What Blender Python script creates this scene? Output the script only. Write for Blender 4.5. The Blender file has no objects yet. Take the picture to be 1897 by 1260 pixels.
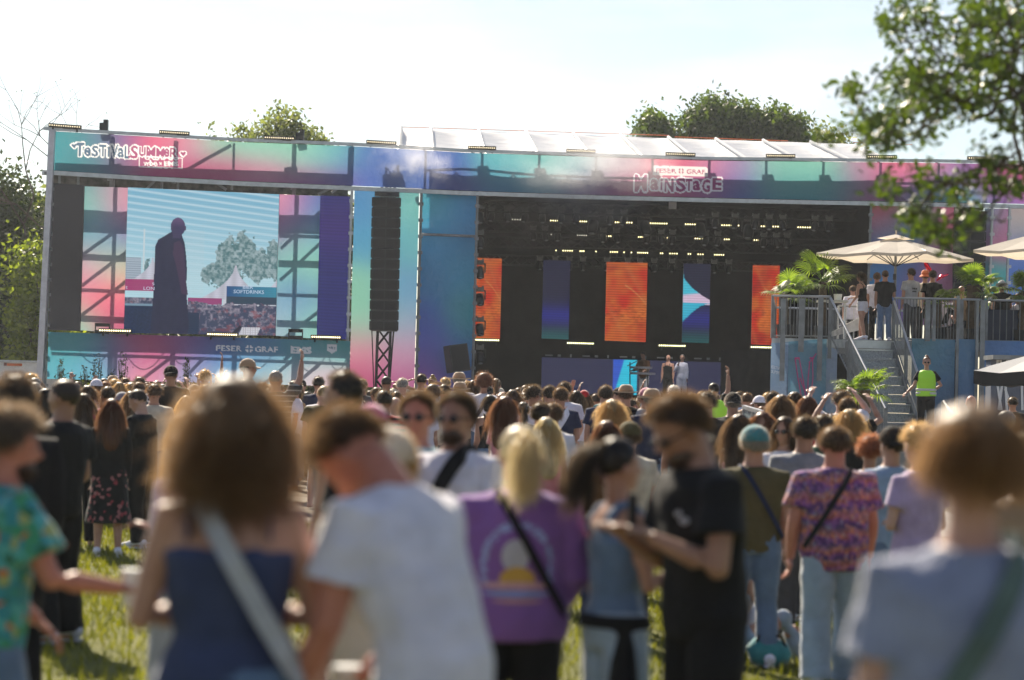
import bpy, math, random
import numpy as np
from mathutils import Vector, Matrix, noise, Quaternion

# ------------------------------------------------------------------ camera, sky, sun, exposure
S = bpy.context.scene
COL = S.collection
FPX = 4479.0
PITCH, ROLL = 1.509, 1.4
CAMZ = 1.65
SUN_AZ, SUN_EL = -20.0, 37.0          # degrees: left of the viewing direction, above the horizon
EXPO = 1.16
cam_d = bpy.data.cameras.new('camera'); cam = bpy.data.objects.new('camera', cam_d); COL.objects.link(cam)
cam_d.lens = 85.0; cam_d.sensor_width = 36.0; cam_d.clip_end = 3000; cam_d.clip_start = 0.1
CR = Matrix.Rotation(math.radians(90+PITCH), 3, 'X') @ Matrix.Rotation(math.radians(ROLL), 3, 'Z')
cam.matrix_world = Matrix.Translation((0, 0, CAMZ)) @ CR.to_4x4()
cam_d.dof.use_dof = True; cam_d.dof.focus_distance = 57.0; cam_d.dof.aperture_fstop = 2.1
S.camera = cam
W = bpy.data.worlds.new('World'); S.world = W; W.use_nodes = True
nt = W.node_tree; nt.nodes.clear()
sky = nt.nodes.new('ShaderNodeTexSky'); sky.sky_type = 'NISHITA'; sky.sun_disc = False
sky.sun_elevation = math.radians(SUN_EL); sky.sun_rotation = math.radians(SUN_AZ)
sky.air_density = 1.0; sky.dust_density = 0.5; sky.ozone_density = 1.0
bg = nt.nodes.new('ShaderNodeBackground'); bg.inputs[1].default_value = 0.051
wo = nt.nodes.new('ShaderNodeOutputWorld')
tcw = nt.nodes.new('ShaderNodeTexCoord'); mpw = nt.nodes.new('ShaderNodeMapping'); mpw.inputs[3].default_value = (1.0, 1.0, 5.0)
nzw = nt.nodes.new('ShaderNodeTexNoise'); nzw.inputs['Scale'].default_value = 5.0; nzw.inputs['Detail'].default_value = 6.0
rmw = nt.nodes.new('ShaderNodeMapRange'); rmw.inputs[1].default_value = 0.50; rmw.inputs[2].default_value = 0.8; rmw.inputs[4].default_value = 0.75
mxw = nt.nodes.new('ShaderNodeMixRGB'); mxw.inputs[2].default_value = (10, 10, 10.2, 1)
nt.links.new(tcw.outputs['Generated'], mpw.inputs[0]); nt.links.new(mpw.outputs[0], nzw.inputs['Vector'])
nt.links.new(nzw.outputs[0], rmw.inputs[0]); nt.links.new(rmw.outputs[0], mxw.inputs[0])
nt.links.new(sky.outputs[0], mxw.inputs[1]); nt.links.new(mxw.outputs[0], bg.inputs[0]); nt.links.new(bg.outputs[0], wo.inputs[0])
sl = bpy.data.lights.new('sun', 'SUN'); sl.energy = 5.0; sl.angle = math.radians(0.53); sl.color = (1.0, 0.88, 0.70)
sun = bpy.data.objects.new('sun', sl); COL.objects.link(sun)
_a, _e = math.radians(SUN_AZ), math.radians(SUN_EL)
SUND = Vector((math.sin(_a)*math.cos(_e), math.cos(_a)*math.cos(_e), math.sin(_e)))
sun.rotation_euler = SUND.to_track_quat('Z', 'Y').to_euler()
S.view_settings.view_transform = 'Standard'; S.view_settings.look = 'None'
S.view_settings.exposure = EXPO; S.view_settings.gamma = 1.0
S.cycles.max_bounces = 7; S.cycles.transparent_max_bounces = 8; S.cycles.volume_bounces = 0

# ------------------------------------------------------------------ helpers
R = random.Random(7); NR = np.random.RandomState(11)
def P(px, py, d):
    v = CR @ Vector(((px-948.5)/FPX, -(py-630.0)/FPX, -1.0))
    t = d / v.y
    return Vector((v.x*t, d, CAMZ+v.z*t))
def lin(c): return tuple(((x/255.0)/12.92 if x <= 10 else (((x/255.0)+0.055)/1.055)**2.4) for x in c)
def sst(a, b, x):
    t = min(1, max(0, (x-a)/(b-a))); return t*t*(3-2*t)
def ground(x, y):
    z = 0.16*sst(24, 50, y)
    z -= 0.26*sst(0.2, 1.6, x)*sst(8, 14, y)*(1-sst(24, 40, y))
    return z
def meta(o, label=None, cat=None, group=None, kind=None):
    if label: o['label'] = label
    if cat: o['category'] = cat
    if group: o['group'] = group
    if kind: o['kind'] = kind
    return o
def empty(name, loc=(0, 0, 0), rz=0.0, label=None, cat=None, group=None):
    o = bpy.data.objects.new(name, None); COL.objects.link(o); o.location = loc; o.rotation_euler = (0, 0, rz)
    o.empty_display_size = 0.1
    return meta(o, label, cat, group)
def link(name, me, mat=None, parent=None, world=True):
    o = bpy.data.objects.new(name, me); COL.objects.link(o)
    if mat is not None:
        if len(me.materials) == 0: me.materials.append(None)
        o.material_slots[0].link = 'OBJECT'; o.material_slots[0].material = mat
    if parent is not None:
        o.parent = parent
        if world: o.matrix_parent_inverse = (Matrix.Translation(parent.location) @ parent.rotation_euler.to_matrix().to_4x4()).inverted()
    return o
def copy_tree(o, parent=None):
    c = o.copy(); COL.objects.link(c)
    if parent is not None: c.parent = parent
    for ch in list(o.children): copy_tree(ch, c)
    return c

class MB:
    def __init__(s): s.v = []; s.f = []; s.n = 0
    def add(s, vs, fs):
        s.v.append(np.asarray(vs, dtype=float).reshape(-1, 3)); s.f.extend([tuple(i+s.n for i in f) for f in fs]); s.n += len(s.v[-1]); return s
    def box(s, c, sz, rot=None):
        h = np.array(sz)/2.0
        v = np.array([(x, y, z) for x in (-1, 1) for y in (-1, 1) for z in (-1, 1)])*h
        if rot is not None: v = v @ np.array(rot).T
        return s.add(v+np.array(c), [(0, 1, 3, 2), (4, 6, 7, 5), (0, 4, 5, 1), (2, 3, 7, 6), (0, 2, 6, 4), (1, 5, 7, 3)])
    def hexa(s, p):   # 8 points: 4 front (ccw) then 4 back
        return s.add([tuple(q) for q in p], [(0, 1, 2, 3), (7, 6, 5, 4), (0, 4, 5, 1), (1, 5, 6, 2), (2, 6, 7, 3), (3, 7, 4, 0)])
    def bar(s, a, b, w, h=None, up=(0, 0, 1)):
        a = Vector(a); b = Vector(b); h = h or w
        y = (b-a).normalized(); u = Vector(up)
        if abs(y.dot(u)) > 0.98: u = Vector((0, 1, 0))
        x = y.cross(u).normalized(); z = x.cross(y)
        q = [a+x*i*w/2+z*j*h/2 for i, j in ((-1, -1), (1, -1), (1, 1), (-1, 1))]
        return s.hexa(q+[p+(b-a) for p in q])
    def tube(s, pts, rad, n=8, flat=1.0, ref=(0, 1, 0), cap=True):
        pts = [Vector(p) for p in pts]
        if not hasattr(rad, '__len__'): rad = [rad]*len(pts)
        vs = []; fs = []; m = len(pts); ref = Vector(ref)
        for i, p in enumerate(pts):
            t = (pts[min(i+1, m-1)]-pts[max(i-1, 0)])
            t = t.normalized() if t.length > 1e-9 else Vector((0, 0, 1))
            r = ref if abs(t.dot(ref)) < 0.95 else Vector((1, 0, 0.1)).normalized()
            x = t.cross(r).normalized(); y = x.cross(t)
            ra = rad[i]; rx, ry = (ra if hasattr(ra, '__len__') else (ra, ra*flat))
            for k in range(n):
                a = 2*math.pi*k/n; vs.append(p+x*math.cos(a)*rx+y*math.sin(a)*ry)
        for i in range(m-1):
            for k in range(n):
                fs.append((i*n+k, i*n+(k+1) % n, (i+1)*n+(k+1) % n, (i+1)*n+k))
        if cap: fs.append(tuple(range(n))[::-1]); fs.append(tuple((m-1)*n+k for k in range(n)))
        return s.add([tuple(v) for v in vs], fs)
    def ell(s, c, r, nu=12, nv=8, rot=None, dist=None):
        vs = []; fs = []
        for i in range(nv+1):
            ph = math.pi*i/nv
            for k in range(nu):
                a = 2*math.pi*k/nu
                vs.append((math.sin(ph)*math.cos(a)*r[0], math.sin(ph)*math.sin(a)*r[1], math.cos(ph)*r[2]))
        for i in range(nv):
            for k in range(nu): fs.append((i*nu+k, (i+1)*nu+k, (i+1)*nu+(k+1) % nu, i*nu+(k+1) % nu))
        vs = np.array(vs)
        if rot is not None: vs = vs @ np.array(rot).T
        return s.add(vs+np.array(c), fs)
    def mesh(s, name='m', smooth=False):
        me = bpy.data.meshes.new(name)
        v = np.concatenate(s.v) if s.v else np.zeros((0, 3))
        me.from_pydata(v.tolist(), [], s.f); me.update()
        if smooth: me.polygons.foreach_set('use_smooth', [True]*len(me.polygons))
        return me
    def obj(s, name, mat, parent=None, smooth=False, **k):
        return meta(link(name, s.mesh(name, smooth), mat, parent), **k)

def evalmesh(me, mods, name='t'):
    o = bpy.data.objects.new('tmp', me); COL.objects.link(o)
    for typ, kw in mods:
        m = o.modifiers.new('m', typ)
        for k, v in kw.items(): setattr(m, k, v)
    dg = bpy.context.evaluated_depsgraph_get(); dg.update()
    r = bpy.data.meshes.new_from_object(o.evaluated_get(dg)); r.name = name
    bpy.data.objects.remove(o); 
    r.polygons.foreach_set('use_smooth', [True]*len(r.polygons))
    return r
def setcol(me, cols, name='Col'):
    a = me.color_attributes.new(name, 'FLOAT_COLOR', 'POINT')
    c = np.ones((len(me.vertices), 4), dtype=np.float32); c[:, :cols.shape[1]] = cols
    a.data.foreach_set('color', c.ravel())
def coords(me):
    a = np.zeros(len(me.vertices)*3); me.vertices.foreach_get('co', a); return a.reshape(-1, 3)
def normals(me):
    a = np.zeros(len(me.vertices)*3); me.vertices.foreach_get('normal', a); return a.reshape(-1, 3)
def vnoise(p, seed=0, oct=3):   # cheap smooth pseudo noise made of sines, vectorised
    r = np.random.RandomState(seed); out = np.zeros(len(p)); amp = 1.0; f = 1.0
    for o in range(oct):
        for j in range(4):
            k = r.normal(size=3)*f; out += amp*np.sin(p@k*2.2+r.uniform(0, 6.28)+1.7*np.sin(p@(r.normal(size=3)*f)))
        amp *= 0.55; f *= 2.1
    return out/4.5

# ---- materials
_M = {}
def mat(name, build):
    if name in _M: return _M[name]
    m = bpy.data.materials.new(name); m.use_nodes = True; n = m.node_tree; n.nodes.clear()
    out = n.nodes.new('ShaderNodeOutputMaterial')
    sh = build(n); n.links.new(sh, out.inputs[0]); _M[name] = m; return m
def node(n, t, **k):
    x = n.nodes.new(t)
    for a, b in k.items(): setattr(x, a, b)
    return x
def setin(n, x, key, val):
    if hasattr(val, 'is_output'): n.links.new(val, x.inputs[key])
    else: x.inputs[key].default_value = val
def princ(n, col, rough=0.7, metal=0.0, sheen=0.0, spec=0.5, bump=None):
    p = node(n, 'ShaderNodeBsdfPrincipled')
    setin(n, p, 'Base Color', (*col, 1) if isinstance(col, tuple) and len(col) == 3 else col)
    p.inputs['Roughness'].default_value = rough; p.inputs['Metallic'].default_value = metal
    p.inputs['Specular IOR Level'].default_value = spec
    if sheen: p.inputs['Sheen Weight'].default_value = sheen; p.inputs['Sheen Roughness'].default_value = 0.4
    if bump is not None: n.links.new(bump, p.inputs['Normal'])
    return p.outputs[0]
def nz(n, scale, detail=4, coord='Object', rough=0.6, stretch=None):
    tc = node(n, 'ShaderNodeTexCoord'); t = node(n, 'ShaderNodeTexNoise')
    t.inputs['Scale'].default_value = scale; t.inputs['Detail'].default_value = detail; t.inputs['Roughness'].default_value = rough
    if stretch:
        mp = node(n, 'ShaderNodeMapping'); mp.inputs[3].default_value = stretch
        n.links.new(tc.outputs[coord], mp.inputs[0]); n.links.new(mp.outputs[0], t.inputs['Vector'])
    else: n.links.new(tc.outputs[coord], t.inputs['Vector'])
    return t.outputs[0]
def ramp(n, fac, stops, interp='LINEAR'):
    r = node(n, 'ShaderNodeValToRGB'); r.color_ramp.interpolation = interp
    e = r.color_ramp.elements
    while len(e) < len(stops): e.new(0.5)
    for i, (p, c) in enumerate(stops): e[i].position = p; e[i].color = (*c, 1)
    n.links.new(fac, r.inputs[0]); return r.outputs[0]
def bumpn(n, fac, st=0.3, dist=0.02):
    b = node(n, 'ShaderNodeBump'); b.inputs['Strength'].default_value = st; b.inputs['Distance'].default_value = dist
    n.links.new(fac, b.inputs['Height']); return b.outputs[0]
def mixs(n, a, b, f):
    m = node(n, 'ShaderNodeMixShader'); setin(n, m, 0, f); n.links.new(a, m.inputs[1]); n.links.new(b, m.inputs[2]); return m.outputs[0]
def transl(n, col):
    t = node(n, 'ShaderNodeBsdfTranslucent'); setin(n, t, 0, (*col, 1) if isinstance(col, tuple) and len(col) == 3 else col); return t.outputs[0]
def scaled(c, k): return tuple(min(1, x*k) for x in c)
def varied(n, col, amt=0.25, scale=6):
    return ramp(n, nz(n, scale), [(0.3, scaled(col, 1-amt)), (0.7, scaled(col, 1+amt))])
def plain(name, col, rough=0.6, metal=0.0, amt=0.15, scale=5, bump=0.0, spec=0.5):
    def b(n):
        return princ(n, varied(n, col, amt, scale), rough, metal, spec=spec, bump=bumpn(n, nz(n, scale*4), bump) if bump else None)
    return mat(name, b)
def cloth(col, tr=0.12):
    key = 'cloth_%.3f_%.3f_%.3f_%.2f' % (*col, tr)
    def b(n):
        c = varied(n, col, 0.16, 9)
        p = princ(n, c, 0.85, sheen=0.8 if sum(col) > 0.5 else 0.05, spec=0.2, bump=bumpn(n, nz(n, 14, 3), 0.5, 0.03))
        return mixs(n, p, transl(n, scaled(col, 1.1)), tr)
    return mat(key, b)
def hairm(col):
    def b(n):
        c = ramp(n, nz(n, 60, 2, stretch=(1, 1, 0.15)), [(0.3, scaled(col, 0.5)), (0.7, scaled(col, 1.3))])
        return princ(n, c, 0.5, spec=0.35)
    return mat('hair_%.3f_%.3f_%.3f' % col, b)
def strandm(col):
    def b(n):
        k = 0.6 if sum(col) < 0.16 else 1.0
        warm = (min(.9, col[0]*1.8+0.24*k), min(.8, col[1]*1.8+0.165*k), min(.7, col[2]*1.8+0.09*k))
        return mixs(n, princ(n, scaled(col, 1.2), 0.38, spec=0.6), transl(n, warm), 0.58)
    return mat('strands_%.3f_%.3f_%.3f' % col, b)
def skinm(col):
    def b(n):
        at = node(n, 'ShaderNodeAttribute'); at.attribute_name = 'Col'
        sp = node(n, 'ShaderNodeSeparateColor'); n.links.new(at.outputs[0], sp.inputs[0])
        m1 = node(n, 'ShaderNodeMixRGB'); n.links.new(sp.outputs[0], m1.inputs[0]); n.links.new(ramp(n, nz(n, 9, 5), [(0.3, (col[0]*.85, col[1]*.78, col[2]*.78)), (0.7, (min(1, col[0]*1.08), col[1]*1.12, col[2]*1.15))]), m1.inputs[1]); m1.inputs[2].default_value = (0.03, 0.02, 0.018, 1)
        m2 = node(n, 'ShaderNodeMixRGB'); n.links.new(sp.outputs[1], m2.inputs[0]); n.links.new(m1.outputs[0], m2.inputs[1]); m2.inputs[2].default_value = (0.42, 0.12, 0.10, 1)
        p = princ(n, m2.outputs[0], 0.48, spec=0.4, sheen=0.2)
        return mixs(n, p, transl(n, (0.7, 0.25, 0.14)), 0.05)
    return mat('skin_%.3f_%.3f' % (col[0], col[1]), b)
def emis(name, col, st):
    def b(n):
        e = node(n, 'ShaderNodeEmission'); e.inputs[0].default_value = (*col, 1); e.inputs[1].default_value = st; return e.outputs[0]
    return mat(name, b)
EK = 2.0**(-EXPO)
def screenm():      # LED wall: emits the colours painted on its mesh
    def b(n):
        at = node(n, 'ShaderNodeAttribute'); at.attribute_name = 'Col'
        e = node(n, 'ShaderNodeEmission'); n.links.new(at.outputs[0], e.inputs[0]); e.inputs[1].default_value = EK*0.92
        return e.outputs[0]
    return mat('led_wall', b)
def bannerm(tr=0.55):
    def b(n):
        at = node(n, 'ShaderNodeAttribute'); at.attribute_name = 'Col'
        bp = bumpn(n, nz(n, 1.1, 4, rough=0.55), 0.5, 0.25)
        p = princ(n, at.outputs[0], 0.55, spec=0.35, bump=bp)
        return mixs(n, p, transl(n, at.outputs[0]), tr*0.62)
    return mat('banner_mesh_%.2f' % tr, b)
ALU = plain('aluminium', (0.42, 0.43, 0.45), 0.38, 0.75, bump=0.05)
GALV = plain('galvanised', (0.20, 0.21, 0.22), 0.5, 0.45, 0.3, 3, bump=0.1)
BLACKM = plain('black_metal', (0.018, 0.018, 0.02), 0.5, 0.2)
BLACKC = plain('black_molton', (0.020, 0.019, 0.022), 0.95, 0, 0.35, 1.2, bump=0.3, spec=0.1)
DARKP = plain('dark_panel', (0.030, 0.030, 0.034), 0.55, 0, 0.1)
WHITEP = plain('white_paint', (0.75, 0.75, 0.74), 0.4)
WHITET = mat('white_text', lambda n: princ(n, (0.8, 0.82, 0.85), 0.5))
LAMPM = emis('lamp_warm', (1.0, 0.86, 0.42), 1.8)
LAMPD = emis('lamp_dim', (0.9, 0.85, 0.7), 0.45)
TEAL, BLUE, MAG, PUR, MINT, PINK, CYAN, NAVY, ROSE = (0.03, 0.27, 0.33), (0.03, 0.10, 0.40), (0.42, 0.035, 0.17), (0.16, 0.07, 0.32), (0.20, 0.52, 0.42), (0.75, 0.10, 0.20), (0.05, 0.33, 0.55), (0.02, 0.03, 0.16), (0.62, 0.22, 0.36)

# ------------------------------------------------------------------ ground
def inpoly(x, y, poly):
    r = np.zeros(len(x), bool); j = len(poly)-1
    for i in range(len(poly)):
        xi, yi = poly[i]; xj, yj = poly[j]
        with np.errstate(divide='ignore', invalid='ignore'):
            c = ((yi > y) != (yj > y)) & (x < (xj-xi)*(y-yi)/((yj-yi) if yj != yi else 1e-9)+xi)
        r ^= c; j = i
    return r
def grid_mesh(fn, nu, nv):
    vs = [fn(i/nu, j/nv) for j in range(nv+1) for i in range(nu+1)]
    fs = [(j*(nu+1)+i, j*(nu+1)+i+1, (j+1)*(nu+1)+i+1, (j+1)*(nu+1)+i) for j in range(nv) for i in range(nu)]
    return vs, fs
def gsheet(x0, x1, y0, y1, nu, nv, dz=0, wob=0):
    def f(u, v):
        y = y0+(y1-y0)*v
        x = x0+(x1-x0)*u
        if wob and v in (0, 1): y += wob*math.sin(x*1.7)+wob*0.6*math.sin(x*4.1)
        return (x, y, ground(x, y)+dz)
    return grid_mesh(f, nu, nv)
def dirt(n):
    a = ramp(n, nz(n, 1.3, 8), [(0.3, (0.10, 0.075, 0.05)), (0.55, (0.19, 0.16, 0.125)), (0.8, (0.27, 0.24, 0.2))])
    return princ(n, a, 0.95, spec=0.2, bump=bumpn(n, nz(n, 9, 6), 0.8, 0.05))
def grassm(n):
    a = ramp(n, nz(n, 2.2, 8, rough=0.7), [(0.25, (0.06, 0.07, 0.012)), (0.5, (0.12, 0.125, 0.02)), (0.75, (0.21, 0.20, 0.05))])
    return princ(n, a, 0.9, spec=0.2, bump=bumpn(n, nz(n, 30, 4), 0.9, 0.05))
_gx = sorted(set([-600, -300, -150, -80, -50]+[i*0.5 for i in range(-60, 61)]+[50, 80, 150, 300, 600])); _gy = sorted(set([-60, -30, -10]+[i*0.5 for i in range(0, 130)]+[70, 80, 100, 150, 250, 400, 700, 1500]))
m = MB(); m.add([(x, y, ground(x, y)-(0.03 if abs(x) < 13 and y < 30.5 else 0.0)) for y in _gy for x in _gx], [(j*len(_gx)+i, j*len(_gx)+i+1, (j+1)*len(_gx)+i+1, (j+1)*len(_gx)+i) for j in range(len(_gy)-1) for i in range(len(_gx)-1)])
m.obj('ground', mat('dirt', dirt), smooth=True, kind='structure')
m = MB(); m.add(*gsheet(-14, 14, 0.5, 31.3, 60, 60, 0.0, 0.12)); m.obj('lawn', mat('grass_soil', grassm), smooth=True, kind='structure')
m = MB(); m.add(*gsheet(0.4, 7, 33.5, 39, 30, 12, 0.008)); m.obj('path', plain('pale_gravel', (0.33, 0.31, 0.28), 0.95, 0, 0.3, 6, bump=0.6), smooth=True, kind='structure')
# the blades of grass
def blades(n):
    x = NR.uniform(-7, 6.5, n); y = 8+(31.2-8)*NR.uniform(0, 1, n)**0.8
    keep = np.abs(x) < y*0.225+0.8; x = x[keep]; y = y[keep]; k = len(x)
    z = np.array([ground(a, b) for a, b in zip(x, y)])
    h = NR.uniform(0.03, 0.10, k); w = NR.uniform(0.006, 0.013, k); a = NR.uniform(0, 6.28, k); t = NR.uniform(-0.6, 0.6, (k, 2))
    base = np.stack([x, y, z], 1); s = np.stack([np.cos(a)*w, np.sin(a)*w, 0*w], 1)
    tip = base+np.stack([t[:, 0]*h, t[:, 1]*h, h], 1)
    v = np.empty((k, 3, 3)); v[:, 0] = base-s; v[:, 1] = base+s; v[:, 2] = tip
    me = bpy.data.meshes.new('grass'); me.vertices.add(k*3); me.vertices.foreach_set('co', v.ravel())
    me.loops.add(k*3); me.loops.foreach_set('vertex_index', np.arange(k*3)); me.polygons.add(k); me.polygons.foreach_set('loop_start', np.arange(k)*3)
    me.update(calc_edges=True); return me
def leafmat(name, c, tr=0.45, var=0.5, spec=0.4):
    def b(n):
        ob = node(n, 'ShaderNodeNewGeometry')
        cc = ramp(n, ob.outputs['Random Per Island'], [(0.0, scaled(c, 1-var)), (0.6, c), (1.0, (min(1, c[0]*1.7), min(1, c[1]*1.5), c[2]*1.1))])
        tcol = ramp(n, ob.outputs['Random Per Island'], [(0.0, (c[0]*1.3+0.01, c[1]*1.6, c[2]*0.6)), (1.0, (min(1, c[0]*3.0+0.04), min(1, c[1]*3.0+0.04), c[2]*0.8))])
        return mixs(n, princ(n, cc, 0.5, spec=spec), transl(n, tcol), tr)
    return mat(name, b)
meta(link('grass', blades(70000), leafmat('grass_blade', (0.125, 0.125, 0.016), 0.30)), 'short green grass growing over the lawn', 'grass', kind='stuff')

# ------------------------------------------------------------------ stage front in plan
def dS(px): return float(np.interp(px, [90, 855, 2100], [76, 79.3, 80.2]))
def SFv(px, py, off, pyref):
    d = dS(px)+off; return Vector((P(px, pyref, d).x, d, P(px, py, d).z))
def panel_mesh(px0, px1, yt0, yt1, yb0, yb1, off=0, nu=None, nv=None, colf=None, wrinkle=0.0, dfn=None, seed=0, flip=0):
    nu = nu or max(2, int(abs(px1-px0)/7)); nv = nv or max(2, int(abs(yb0-yt0)/7)); yref = (yt0+yb1)/2
    cols = []; vs = []; q = []
    for j in range(nv+1):
        for i in range(nu+1):
            u = i/nu; v = j/nv; px = px0+(px1-px0)*u; py = (yt0+(yt1-yt0)*u)*(1-v)+(yb0+(yb1-yb0)*u)*v
            d = (dfn(px) if dfn else dS(px))+off
            vs.append([P(px, yref, d).x, d, P(px, py, d).z]); q.append((px, py))
    vs = np.array(vs)
    if wrinkle: vs[:, 1] += wrinkle*vnoise(vs*np.array([0.7, 0, 0.5]), seed, 4)
    fs = [(j*(nu+1)+i, (j+1)*(nu+1)+i, (j+1)*(nu+1)+i+1, j*(nu+1)+i+1) for j in range(nv) for i in range(nu)]
    me = bpy.data.meshes.new('panel'); me.from_pydata(vs.tolist(), [], fs); me.update()
    me.polygons.foreach_set('use_smooth', [True]*len(fs))
    if colf is not None:
        qa = np.array(q); setcol(me, colf(qa[:, 0], qa[:, 1]))
    return me
def blobs(lst, s=60.0, sy=None):
    sy = sy or s
    def f(x, y):
        w = 0; c = 0
        for (bx, by, col) in lst:
            k = np.exp(-(((x-bx)/s)**2+((y-by)/sy)**2)/2)+1e-9
            w = w+k; c = c+k[:, None]*np.array(col)
        return c/w[:, None]*0.92+np.array([0.035, 0.04, 0.045])
    return f
HB = [(90, 260, TEAL), (90, 320, TEAL), (170, 260, (0.04, 0.25, 0.28)), (170, 310, (0.04, 0.22, 0.28)), (215, 250, PUR), (225, 300, (0.2, 0.12, 0.25)), (280, 260, PINK), (290, 320, MAG), (340, 265, ROSE), (350, 320, MAG), (400, 265, MINT), (410, 320, MAG), (480, 270, MINT), (480, 325, (0.5, 0.15, 0.3)), (560, 280, MINT), (560, 335, (0.35, 0.12, 0.3)), (620, 285, (0.1, 0.4, 0.45)), (620, 340, PUR), (680, 290, BLUE), (680, 340, BLUE), (760, 300, (0.12, 0.22, 0.55)), (760, 345, BLUE), (830, 300, BLUE), (850, 345, (0.06, 0.07, 0.33)), (920, 300, (0.1, 0.45, 0.5)), (930, 345, (0.03, 0.2, 0.4)), (1000, 310, (0.16, 0.5, 0.48)), (1000, 350, (0.03, 0.25, 0.4)), (1080, 310, (0.18, 0.45, 0.5)), (1090, 350, PUR), (1150, 310, (0.4, 0.3, 0.4)), (1150, 350, MAG), (1240, 305, PINK), (1240, 355, MAG), (1310, 305, ROSE), (1310, 350, (0.3, 0.05, 0.25)), (1370, 310, (0.3, 0.2, 0.45)), (1370, 355, BLUE), (1430, 310, MINT), (1440, 355, TEAL), (1520, 310, MINT), (1520, 355, TEAL), (1570, 355, TEAL), (1600, 310, (0.4, 0.2, 0.35)), (1610, 365, MAG), (1660, 310, PINK), (1660, 355, PUR), (1720, 310, ROSE), (1720, 360, (0.02, 0.2, 0.35)), (1780, 320, PUR), (1780, 365, TEAL), (1850, 320, MAG), (1860, 365, PUR), (1950, 330, PINK), (2050, 350, TEAL)]
HT = lambda x: float(np.interp(x, [78, 200, 440, 650, 860, 1100, 1300, 1540, 1735, 1897, 2100], [238, 245, 259, 267, 279, 287, 293.5, 296, 298, 301, 305]))
HBt = lambda x: float(np.interp(x, [78, 200, 440, 650, 860, 1100, 1300, 1540, 1735, 1897, 2100], [319, 327, 340, 349, 358, 366, 371, 376, 379.5, 383, 388]))
stage = empty('main_stage', (1.5, 80, 0), 0, 'open air concert stage with colourful header banners and dark lighting rig', 'stage')
def poly_panel(xs, top, bot, off, colf, wr=0.0, nv=12, seed=0):
    yref = 325; vs = []; q = []
    n = len(xs)
    for j in range(nv+1):
        for x in xs:
            v = j/nv; py = top(x)*(1-v)+bot(x)*v; d = dS(x)+off
            vs.append([P(x, yref, d).x, d, P(x, py, d).z]); q.append((x, py))
    vs = np.array(vs)
    if wr: vs[:, 1] += wr*vnoise(vs*np.array([0.5, 0, 0.5]), seed, 4)
    fs = [(j*n+i, (j+1)*n+i, (j+1)*n+i+1, j*n+i+1) for j in range(nv) for i in range(n-1)]
    me = bpy.data.meshes.new('banner'); me.from_pydata(vs.tolist(), [], fs); me.update(); me.polygons.foreach_set('use_smooth', [True]*len(fs))
    if colf: qa = np.array(q); setcol(me, colf(qa[:, 0], qa[:, 1]))
    return me
def run_bar(mb, xs, yf, off, wpx, dep=0.12, up=0):   # horizontal beam that follows the front
    for a, b in zip(xs[:-1], xs[1:]):
        A = SFv(a, yf(a), off, 325); B = SFv(b, yf(b), off, 325); h = wpx*78/FPX
        mb.bar(A, B, dep, h)
bx = [78, 250, 440, 650, 855, 1100, 1300, 1540, 1735, 1897, 2100]
m = MB(); run_bar(m, bx, HT, -0.05, 5.5); m.obj('header_beam', ALU, stage)
m = MB(); run_bar(m, bx, HBt, -0.05, 7.5); m.obj('header_beam', ALU, stage)
def upr(a, b, r_, name='scaffold_upright', mt=None): MB().tube([a, b], r_, 6).obj(name, mt or GALV, stage)
for x in (430, 650, 785, 890, 995, 1100, 1205, 1310, 1415, 1521, 1627, 1735, 1838):   # uprights behind the header, their clamps above it
    upr(SFv(x, HT(x)-(3 if x > 600 else -3), 0.15, 325), SFv(x, HBt(x), 0.15, 325), 0.045)
    if x > 800: MB().box(SFv(x, (HT(x)+HBt(x))/2-12, 0.3, 325), (0.35, 0.2, 0.25)).obj('clamp_plate', GALV, stage)
upr(SFv(330, 314, 0.2, 325), SFv(424, 262, 0.2, 325), 0.05, 'scaffold_brace')
for x, a, b, r_ in ((204, 248, 335, .09), (322, 256, 340, .08), (541, 262, 345, .08), (645, 268, 345, .08)): upr(SFv(x, a, 0.2, 325), SFv(x, b, 0.2, 325), r_)
m = MB(); run_bar(m, [785, 995, 1205, 1415, 1627, 1735], lambda x: (HT(x)*0.62+HBt(x)*0.38), 0.3, 2.5, 0.06)
for x in (840, 945, 1047, 1150, 1257, 1362, 1468, 1574, 1683):
    y = HT(x)*0.62+HBt(x)*0.38
    m.tube([SFv(x-8, y+10, 0.3, 325), SFv(x, y, 0.3, 325), SFv(x+8, y+10, 0.3, 325)], 0.035, 5)
m.obj('header_truss', GALV, stage)
# added strips hidden behind the header, shaped to keep sun off its lower part
def scall(x): return HT(x)*0.50+HBt(x)*0.50-19+3.5*abs(math.sin(math.pi*(x-785)/105))
link('valance', poly_panel(list(np.arange(785, 1765, 7.0)), scall, lambda x: HBt(x)-2, 0.6, None, 0, 3), BLACKC, stage)
link('valance', poly_panel(list(np.arange(97, 645, 9.0)), lambda x: np.interp(x, [97, 640], [284, 306]), lambda x: np.interp(x, [97, 640], [319, 343]), 0.45, None, 0.02, 3), plain('shade_strip_grey', (0.04, 0.045, 0.05), 0.9), stage)
m = MB(); m.box(SFv(532, 304, 0.45, 325), (0.42, 0.12, 0.33)); m.box(SFv(208, 298, 0.45, 325), (0.42, 0.12, 0.3)); m.obj('ballast_plate', BLACKM, stage)

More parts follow.
